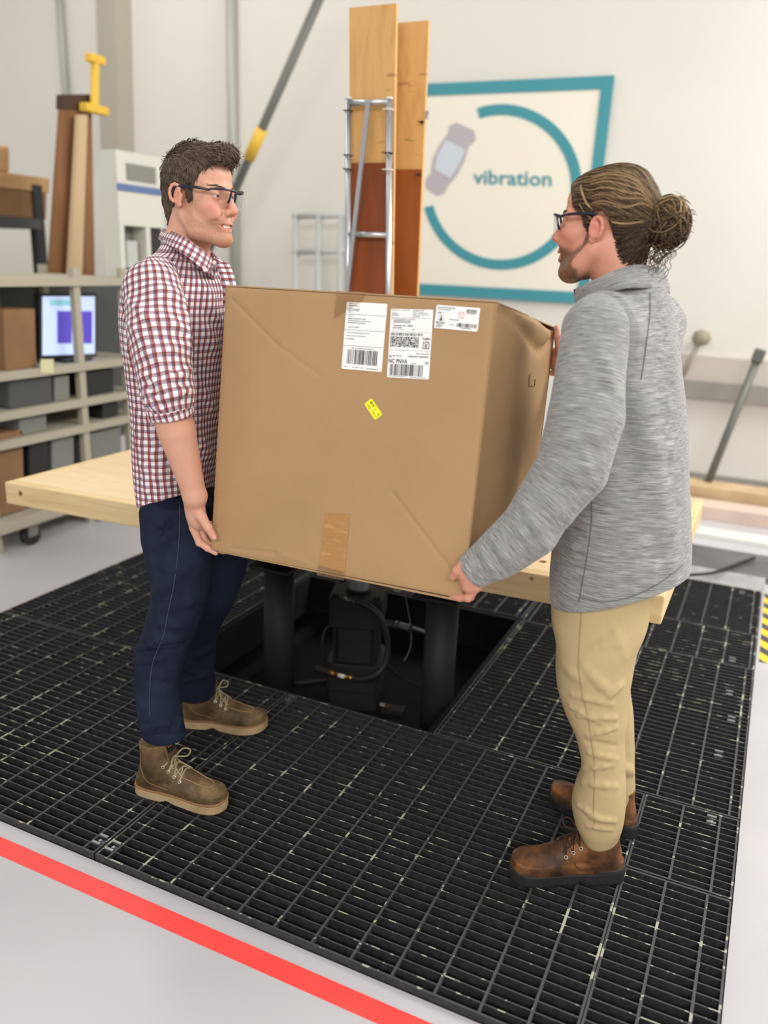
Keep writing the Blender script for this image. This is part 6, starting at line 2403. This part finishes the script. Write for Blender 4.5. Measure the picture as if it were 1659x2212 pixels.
S.loft([(x, y, z, a - .016, b - .016, p) for x, y, z, a, b, p in TR2 if z > .95], .03)
HIP2 = [station(x0, x1, y, 2.0, b, AL2) for x0, x1, y, b in ((1206, 1470, 1130, .155), (1204, 1452, 1200, .158), (1202, 1418, 1265, .160), (1202, 1384, 1320, .140), (1222, 1360, 1370, .09))]
S.loft([(x, y, z, a - .016, b - .016, p) for x, y, z, a, b, p in HIP2], .03)
AL_ = [atY(1288, 714, 1.835), atY(1276, 800, 1.80), atY(1266, 900, 1.765), atY(1236, 1012, 1.735), atY(1140, 1142, 1.685), atY(1018, 1238, 1.656)]
S.chain([AL_[0], AL_[3]], [.055, .045], .03)
S.chain([AL_[3], AL_[4], AL_[5]], [.045, .038, .027], .015)
lat2 = np.array([-F2[1], F2[0], 0.0])                            # his left
ctr = np.array(TR2[2][:3])
AR_ = [ctr - lat2 * .160 + np.array([0, 0, -.02]), np.array([-.40, 2.40, 1.17]), np.array([-.515, 2.440, 1.275])]
S.chain(AR_, [.055, .045, .027], .02)
LEG2_L = [station(x0, x1, y, Y, b, AL2) for x0, x1, y, Y, b in
          ((1216, 1396, 1245, 1.955, .072), (1207, 1390, 1330, 1.925, .088), (1203, 1372, 1400, 1.895, .094), (1205, 1359, 1480, 1.885, .086), (1219, 1354, 1540, 1.88, .078), (1243, 1351, 1595, 1.875, .070), (1254, 1352, 1650, 1.872, .066), (1244, 1353, 1695, 1.872, .068), (1236, 1352, 1735, 1.872, .070), (1240, 1347, 1775, 1.872, .068), (1258, 1340, 1812, 1.874, .060))]
LEG2_R = [station(x0, x1, y, Y, b, AL2) for x0, x1, y, Y, b in
          ((1226, 1400, 1245, 2.05, .080), (1226, 1394, 1315, 2.07, .094), (1238, 1372, 1400, 2.09, .090), (1248, 1363, 1470, 2.105, .080), (1258, 1367, 1530, 2.115, .074), (1270, 1370, 1600, 2.12, .068), (1276, 1371, 1650, 2.12, .066), (1278, 1373, 1690, 2.12, .066), (1284, 1368, 1728, 2.12, .062))]
for st in (LEG2_L, LEG2_R):
    S.loft([(x, y, z, a - .014, b - .014, p) for x, y, z, a, b, p in st], .03)
# left hand at the lower front corner: thumb on the front wall, fingers under the bottom
wr = AL_[5]
S.ell(atY(1020, 1256, 1.668), (.026, .036, .024), np.stack([nrm(atY(1005, 1285, 1.66) - wr), [0, 1, 0], nrm(np.cross(atY(1005, 1285, 1.66) - wr, [0, 1, 0]))], 1), .014)
S.chain([wr, atY(1030, 1262, 1.658)], [.026, .015], .014)
S.chain([wr, atY(1028, 1258, 1.71)], [.024, .014], .014)
kn = atY(1031, 1264, 1.652); md = atY(1011, 1291, 1.655); tp = atY(976, 1286, 1.668)
dY = np.array([-.003, .0215, -.002])
fingers(S, [kn + dY * i for i in range(4)], [md + dY * i + np.array([0, 0, (0, -.004, -.003, .002)[i]]) for i in range(4)], [tp + dY * i + np.array([(0, -.004, -.001, .010)[i], 0, -.004]) for i in range(4)])
S.chain([atY(1016, 1232, 1.650), atY(1000, 1223, 1.640), atY(988, 1233, 1.637), atY(978, 1246, 1.642)], [.016, .0125, .0108, .0088], .008)
# right hand at the far upper edge, thumb up
hr = bw(BW + .020, BD + .008, .560)
S.chain([AR_[2], hr], [.026, .022], .014)
S.ell(bw(BW + .022, BD + .012, .560), (.022, .016, .042), BM, .014)
kz = [.590, .568, .546, .526]
fingers(S, [bw(BW + .022, BD + .014, z) for z in kz], [bw(BW + .010, BD + .012, z - .003) for z in kz], [bw(BW - .035, BD + .012, z - .006) for z in kz])
S.chain([bw(BW + .026, BD - .005, .575), bw(BW + .020, BD - .012, .600), bw(BW + .012, BD - .015, .625), bw(BW + .006, BD - .016, .648)], [.014, .0118, .0102, .0085], .008)
V, Q = surface(S, (-.70, 1.5, .08), (.05, 2.62, 1.84), .0026)
BODY2 = S
at2 = skin_attrs(H2, V, 1.0)
body2 = mesh_from('body', V, Q, m_skin2, man2, at2)
eyes(H2, body2, (1, 0, -.08))
teeth(H2, body2)
glasses(H2, man2)

# ---- knit top
hp = [atY(1186, 1276, 2.06), atY(1300, 1322, 1.80), atY(1484, 1243, 2.0)]
hn = nrm(np.cross(hp[1] - hp[0], hp[2] - hp[0]))
if hn[2] > 0:
    hn = -hn
S = Sdf()
S.loft(TR2, .03)
ctr_l = ctr + lat2 * .13
S.cone(AL_[0], AL_[0] + (ctr - AL_[0]) * .15, .062, .078, .05)
S.cone(AR_[0], AR_[0] + (ctr - AR_[0]) * .15, .062, .078, .05)
S.plane(hp[1], hn, .006)
drape(S, ([(1395, 1175, 1480, 1100, .020, .006), (1400, 1210, 1480, 1190, .014, -.004), (1350, 850, 1362, 1060, .022, -.012), (1372, 800, 1420, 1050, .030, .008), (1420, 1020, 1455, 1250, .030, .004), (1240, 1150, 1330, 1130, .02, .004), (1230, 1235, 1330, 1250, .016, .003),
                         (1440, 700, 1470, 900, .03, .003), (1340, 700, 1420, 740, .02, .003), (1210, 1180, 1300, 1200, .016, .004), (1380, 900, 1470, 860, .022, .004), (1390, 990, 1480, 960, .022, .004), (1330, 1250, 1450, 1215, .014, .004)]), 1.86, 1.3)
S.ripple(lambda P: -.0022 * noise3(P * np.array([1, 1, .6], F32), 22, 21))
V, Q = surface(S, (-.62, 1.6, .66), (.06, 2.45, 1.6), .0042)
top2 = mesh_from('knit_top', V, Q, m_fleece, man2, {'cloth': torso_uv(V, TR2, F2)})
top2['label'] = 'heather grey stand-collar knit top'
TOP2 = S
cuffc = atY(1014, 1241, 1.657)
ca = nrm(AL_[5] - AL_[4])
S = Sdf()
S.chain([AL_[0] + np.array([.0, .02, .012]), AL_[0], AL_[1], AL_[2], AL_[3], AL_[4], cuffc], [.066, .072, .073, .080, .076, .058, .042], .02)
S.cone(atY(1150, 1150, 1.69), atY(1085, 1205, 1.675), .050, .040, .03)
S.plane(cuffc - ca * .004, ca, .004)
drape(S, ([(1130, 1090, 1180, 1180, .014, .007), (1175, 1060, 1230, 1130, .016, .005), (1140, 1140, 1150, 1220, .010, -.008), (1060, 1160, 1110, 1225, .010, .006), (1035, 1180, 1075, 1250, .008, .005), (1050, 1170, 1092, 1240, .006, -.005), (1020, 1190, 1062, 1262, .006, -.003),
                         (1290, 740, 1325, 840, .016, .005), (1215, 830, 1300, 800, .016, .004), (1210, 960, 1310, 930, .02, .004), (1195, 1020, 1300, 1000, .012, .005), (1190, 1050, 1270, 1060, .01, -.005), (1110, 1130, 1160, 1200, .008, .006)]), 1.72, 1.3)
S.ripple(lambda P: -.0022 * noise3(P, 24, 23))
sl2 = sleeve('sleeve', S, [AL_[0], AL_[3], AL_[5]], (-.66, 1.52, .80), (-.15, 2.0, 1.54), m_fleece, top2, F2)
S = Sdf(); cr = AR_[1] + (AR_[2] - AR_[1]) * .8
S.chain([AR_[0] + np.array([.0, -.02, .012]), AR_[0], AR_[1], cr], [.066, .072, .066, .042], .02)
S.plane(cr, nrm(AR_[2] - AR_[1]), .004)
S.ripple(lambda P: -.0022 * noise3(P, 24, 25))
sleeve('sleeve', S, [AR_[0], AR_[1], AR_[2]], (-.66, 2.0, 1.0), (-.15, 2.55, 1.54), m_fleece, top2, F2, .005)
cn2 = atY(1345, 615, 2.0)
top = [atY(*q) for q in ((1243, 625, 1.985), (1262, 615, 1.940), (1292, 602, 1.912), (1330, 584, 1.905), (1372, 573, 1.930), (1410, 576, 1.985), (1432, 582, 2.045), (1412, 577, 2.105), (1360, 582, 2.125), (1300, 600, 2.105), (1258, 618, 2.050), (1244, 625, 1.995))]
bot = [atY(*q) for q in ((1250, 672, 1.975), (1276, 656, 1.915), (1310, 636, 1.885), (1352, 622, 1.880), (1396, 622, 1.925), (1426, 628, 1.985), (1446, 634, 2.055), (1420, 624, 2.125), (1360, 628, 2.150), (1295, 646, 2.125), (1262, 664, 2.055), (1251, 672, 1.985))]
strip_mesh('stand_collar', top, bot, m_fleece, top2, cen=cn2, bulge=.004, thick=.004)
m = MB(); m.tube(bez([top[0] + np.array([-.002, -.001, 0]), (top[0] + bot[0]) / 2 + np.array([-.003, -.001, 0]), bot[0] + np.array([-.002, -.001, 0])], 5), .0022, 6)
m.build('zipper', flat('dark_zipper', srgb(30, 30, 36), .5), top2, True)
m = MB(); m.tube(bot[:8], .0012, 5); m.build('collar_seam', m_fseam, top2, True)
seam_px(TOP2, [(1405, 632), (1404, 680), (1398, 730), (1390, 790), (1385, 820)], 1.9, .0011, 'back_seam', m_fseam, top2)
seam_px(TOP2, [(1276, 1060), (1278, 1120), (1270, 1190), (1256, 1270), (1250, 1300)], 1.85, .0011, 'side_seam', m_fseam, top2)
hemr = [(1252, 1290), (1300, 1300), (1360, 1290), (1420, 1262), (1475, 1222)]
seam_px(TOP2, hemr, 1.85, .0011, 'hem_stitch', m_fseam, top2)

# ---- trousers
S = Sdf()
S.loft(HIP2, .03)
S.loft(LEG2_L, .07, ends=.004); S.loft(LEG2_R, .04, ends=.004)
S.plane(atY(1290, 1797, 1.84), nrm(np.array([-.42, .0, -1.0])), .004) if False else None
drape(S, [(x0_, y0_, x1_, y1_, w_ * .72, h_) for x0_, y0_, x1_, y1_, w_, h_ in ([(1262, 1440, 1318, 1500, .016, .009), (1318, 1500, 1345, 1478, .012, .007), (1236, 1500, 1322, 1522, .010, .008), (1250, 1545, 1330, 1552, .010, .010), (1232, 1525, 1300, 1562, .009, .008), (1270, 1588, 1330, 1572, .009, .009), (1268, 1602, 1328, 1610, .008, -.006), (1272, 1625, 1332, 1640, .010, .009), (1262, 1660, 1326, 1652, .010, .007),
                         (1258, 1690, 1330, 1700, .012, .007), (1250, 1740, 1300, 1772, .010, .009), (1276, 1765, 1330, 1775, .009, .008), (1268, 1785, 1322, 1793, .007, .006), (1285, 1400, 1345, 1380, .016, .005), (1220, 1440, 1260, 1470, .02, .004), (1320, 1340, 1350, 1420, .014, .005)])], 1.87, 1.15)
drape(S, ([(1336, 1655, 1366, 1668, .012, .016), (1320, 1640, 1372, 1630, .010, .006), (1320, 1510, 1368, 1520, .010, .007), (1330, 1490, 1368, 1470, .010, .006)]), 2.11)
S.ripple(lambda P: -.0026 * noise3(P, 30, 31))
hemn = nrm(np.array([-.45, -.15, -1.0]))
V, Q = surface(S, (-.5, 1.62, .06), (.05, 2.35, .86), .0042)
khaki = mesh_from('trousers', V, Q, m_khaki, man2)
khaki['label'] = 'khaki trousers'
seam_px(S, [(1256, 1325), (1252, 1380), (1250, 1440), (1258, 1500), (1268, 1540), (1276, 1590), (1284, 1650), (1284, 1700), (1282, 1750), (1284, 1780)], 1.87, .0012, 'side_seam', m_kseam, khaki)

# ---- boots
boot(man2, atz(1342, 1892, 0), atz(1100, 1897, 0), 2, 'worn brown boot nearest the camera with white eyelets', 1, shaft=.16)
boot(man2, atz(1372, 1808, 0), atz(1190, 1722, 0), 2, 'worn brown boot half hidden behind the near trouser leg', -1, shaft=.16)

# ---- hair swept back into a bun
HP2 = [(.098, .112), (.088, .092), (.074, .080), (.064, .055), (.055, .032), (.036, .022), (.028, .004), (.022, -.03), (.008, -.03), (.006, .012), (.0, .030), (-.020, .030), (-.034, .014), (-.040, -.010),
       (-.046, -.040), (-.040, -.070), (-.046, -.125), (-.09, -.14), (-.15, -.12), (-.2, .0), (-.2, .12), (-.08, .2), (.03, .2), (.11, .15)]
S = Sdf(far=.12)
E = H2.ell
E(S, (-.013, 0, .042), (.0965, .0800, .088), .01)
E(S, (.030, 0, .052), (.064, .068, .061), .02)
H2.cone(S, (-.060, 0, -.01), (-.054, 0, -.13), .052, .050, .02)
H2.cone(S, (-.045, 0, .055), (-.112, 0, .014), .070, .040, .03)
O2, M2_, s2 = H2.O, H2.M, H2.s


def cut2(P):
    q = ((P - O2) @ M2_ / s2).astype(F32)
    return poly_sd(q[:, 0], q[:, 2], HP2) * s2


S.fn(cut2, O2, 1e9, .006, 'i')
BUN = H2.loc(atY(1450, 482, 2.0))
BUN[1] = 0
S.ell(H2.w(*BUN), np.array([.036, .036, .044]) * H2.s, H2.M, .012)
HS2 = Sdf(far=.12); HS2.ops = list(S.ops)


def flow(q):
    """combing direction in the head frame: towards the bun"""
    d = BUN[None] * np.array([.86, 1, .8]) - q
    return d / (np.linalg.norm(d, axis=1)[:, None] + 1e-6)


def rip2(P):
    q = ((P - O2) @ M2_ / s2).astype(F32)
    an = np.arctan2(q[:, 1], q[:, 2] - .01)
    r_ = np.sqrt((q[:, 0] + .12) ** 2 + q[:, 1] ** 2 + q[:, 2] ** 2)
    return (-.0016 * np.sin(an * 46 + 3 * np.sin(an * 7) + r_ * 9) - .0012 * np.sin(an * 83 + 2 * np.sin(an * 13))).astype(F32)


S.ripple(rip2)
V, Q = surface(S, O2 - .26, O2 + .22, .0026)
q = H2.loc(V)
an = np.arctan2(q[:, 1], q[:, 2] - .01)
up = np.clip((q[:, 2] + .02) / .10, 0, 1)
tone = np.clip(.20 + .26 * up + .20 * np.sin(an * 46 + 3 * np.sin(an * 7)) * up + .10 * np.sin(an * 131), 0, 1)
parts = [(V, Q, tone)]
r = np.random.default_rng(5)
vid = r.choice(len(V), 3400)
ql = H2.loc(V[vid])
vid = vid[np.linalg.norm(ql - BUN, axis=1) > .05]
cur = V[vid].copy()
sway = r.normal(size=len(vid)) * .12
trail, alive = [cur.copy()], [np.ones(len(vid), bool)]
for _ in range(14):                                            # comb all locks together, one step at a time
    lq = H2.loc(cur)
    d = flow(lq) + np.stack([0 * sway, sway, sway * .5], 1)
    d = d @ H2.M.T
    g = HS2.grad(cur).astype(float)
    d = d - g * (d * g).sum(1)[:, None]
    d /= np.linalg.norm(d, axis=1)[:, None] + 1e-9
    nx = cur + d * .007
    nx = nx - g * HS2.eval(nx).astype(float)[:, None] * .8
    alive.append(alive[-1] & (np.linalg.norm(lq - BUN, axis=1) > .045))
    cur = np.where(alive[-1][:, None], nx, cur)
    trail.append(cur.copy())
trail = np.array(trail); alive = np.array(alive)
for i in range(len(vid)):
    n_ = min(int(alive[:, i].sum()), int(r.integers(8, 16)))
    if n_ < 5:
        continue
    l = H2.loc(trail[:1, i])[0]
    tn = float(np.clip(.16 + .42 * max(0, min(1, (l[2] + .01) / .10)) + r.normal() * .22, 0, 1))
    pts = trail[:n_, i]
    g = pts - (H2.w(-.02, 0, .02))[None]; g /= np.linalg.norm(g, axis=1)[:, None]
    strands(parts, list(pts + g * (r.uniform(.0006, .0026) * np.sin(np.linspace(.25, 2.6, n_)))[:, None]), .0008, tn)


def lock(base, n, jit, off, rad, tone, sd):
    for k in range(n):
        P = np.array(bez([atY(x + r.normal() * jit, y + r.normal() * jit + k * sd, 1.93) for x, y in base], 4))
        g = None
        for _ in range(8):
            g = HS2.grad(P).astype(float)
            P = P - g * (HS2.eval(P).astype(float) - off)[:, None] * .7
        for _ in range(3):
            P[1:-1] = (P[:-2] + P[1:-1] * 2 + P[2:]) / 4
        strands(parts, list(P), rad, float(np.clip(tone + r.normal() * .1, 0, 1)))


# the pale lock from the hairline over the ear to the bun, and paler streaks above it
lock([(1246, 392), (1258, 420), (1274, 445), (1296, 463), (1322, 476), (1354, 483), (1392, 478)], 9, 1.5, .003, .0009, .9, .3)
lock([(1250, 440), (1262, 458), (1276, 470), (1290, 476)], 8, .8, .002, .0007, .8, .3)
for yy in (362, 372, 384, 396, 410, 424, 440):
    lock([(1270 + (yy - 362) * .2, yy), (1310, yy - 4), (1352, yy + 6), (1390, yy * .7 + 128), (1420, yy * .4 + 268)], 7, 2.0, .003, .0009, .78, .4)
# bun: wound locks
BW_ = H2.w(*BUN)
for k in range(620):
    ax = nrm(r.normal(size=3) * np.array([1, 1, .7])); u = nrm(np.cross(ax, r.normal(size=3))); v = np.cross(ax, u)
    rad = r.uniform(.030, .047); a0 = r.uniform(0, 6.28); sp = r.uniform(1.6, 4.2)
    off = ax * r.normal() * .012
    pts = []
    w1, w2 = r.uniform(3, 8), r.uniform(0, 6)
    for t in np.linspace(0, 1, 14):
        a = a0 + sp * t
        q_ = (u * math.cos(a) + v * math.sin(a)) * rad * (1 + .10 * math.sin(w1 * t + w2)) + off
        q_ = q_ * np.array([.95, .95, 1.12])
        pts.append(BW_ + q_)
    z = (np.mean(pts, 0) - BW_)[2]
    strands(parts, pts, r.uniform(.0007, .0018), float(np.clip(.48 + z * 9 + r.normal() * .22, 0, 1)))
# loose curls around and under the bun
for k in range(46):
    st0 = BW_ + H2.M @ np.array([r.uniform(-.02, .035), r.uniform(-.03, .03), r.uniform(-.06, -.02)])
    ln = r.uniform(.03, .085); cr_ = r.uniform(.004, .010); tw = r.uniform(6, 15); ph = r.uniform(0, 6)
    pts = [st0 + np.array([0, 0, -ln * t]) + E1 * (cr_ * math.sin(tw * t + ph) - .02 * t) + E2 * cr_ * math.cos(tw * t + ph) for t in np.linspace(0, 1, 16)]
    strands(parts, pts, .0009, float(np.clip(.32 + r.normal() * .16, 0, 1)))
for k in range(34):
    d = nrm(r.normal(size=3) + np.array([0, 0, .6]))
    p0 = BW_ + d * .038; u = nrm(np.cross(d, r.normal(size=3)))
    pts = [p0 + d * .022 * t + u * .010 * math.sin(3.0 * t) + np.array([0, 0, -.008 * t * t]) for t in np.linspace(0, 1, 7)]
    strands(parts, pts, .0009, float(np.clip(.6 + r.normal() * .2, 0, 1)))
# dark nape hair
l0 = np.stack([r.uniform(-.10, -.04, 260), np.where(r.uniform(size=260) < .6, 1, -1) * r.uniform(.02, .055, 260), r.uniform(-.125, -.02, 260)], 1)
p0 = HS2.snap(H2.O + (l0 @ H2.M.T) * H2.s, .0012, 6)
dd = np.stack([np.full(260, -.8), np.zeros(260), .25 + r.normal(size=260) * .3], 1) @ H2.M.T
dd /= np.linalg.norm(dd, axis=1)[:, None]
Ps = np.stack([HS2.snap(p0 + dd * .007 * i, .0018, 3) for i in range(5)])
for k in range(260):
    strands(parts, list(Ps[:, k]), .0010, float(np.clip(.12 + r.normal() * .1, 0, 1)))
brow_hair(H2, BODY2, parts, r, .3)
V, Q, T = merge(parts)
hair2 = mesh_from('hair', V, Q, m_hair2, man2, {'tone': T})
hair2['label'] = 'long sun-streaked hair tied in a messy bun'
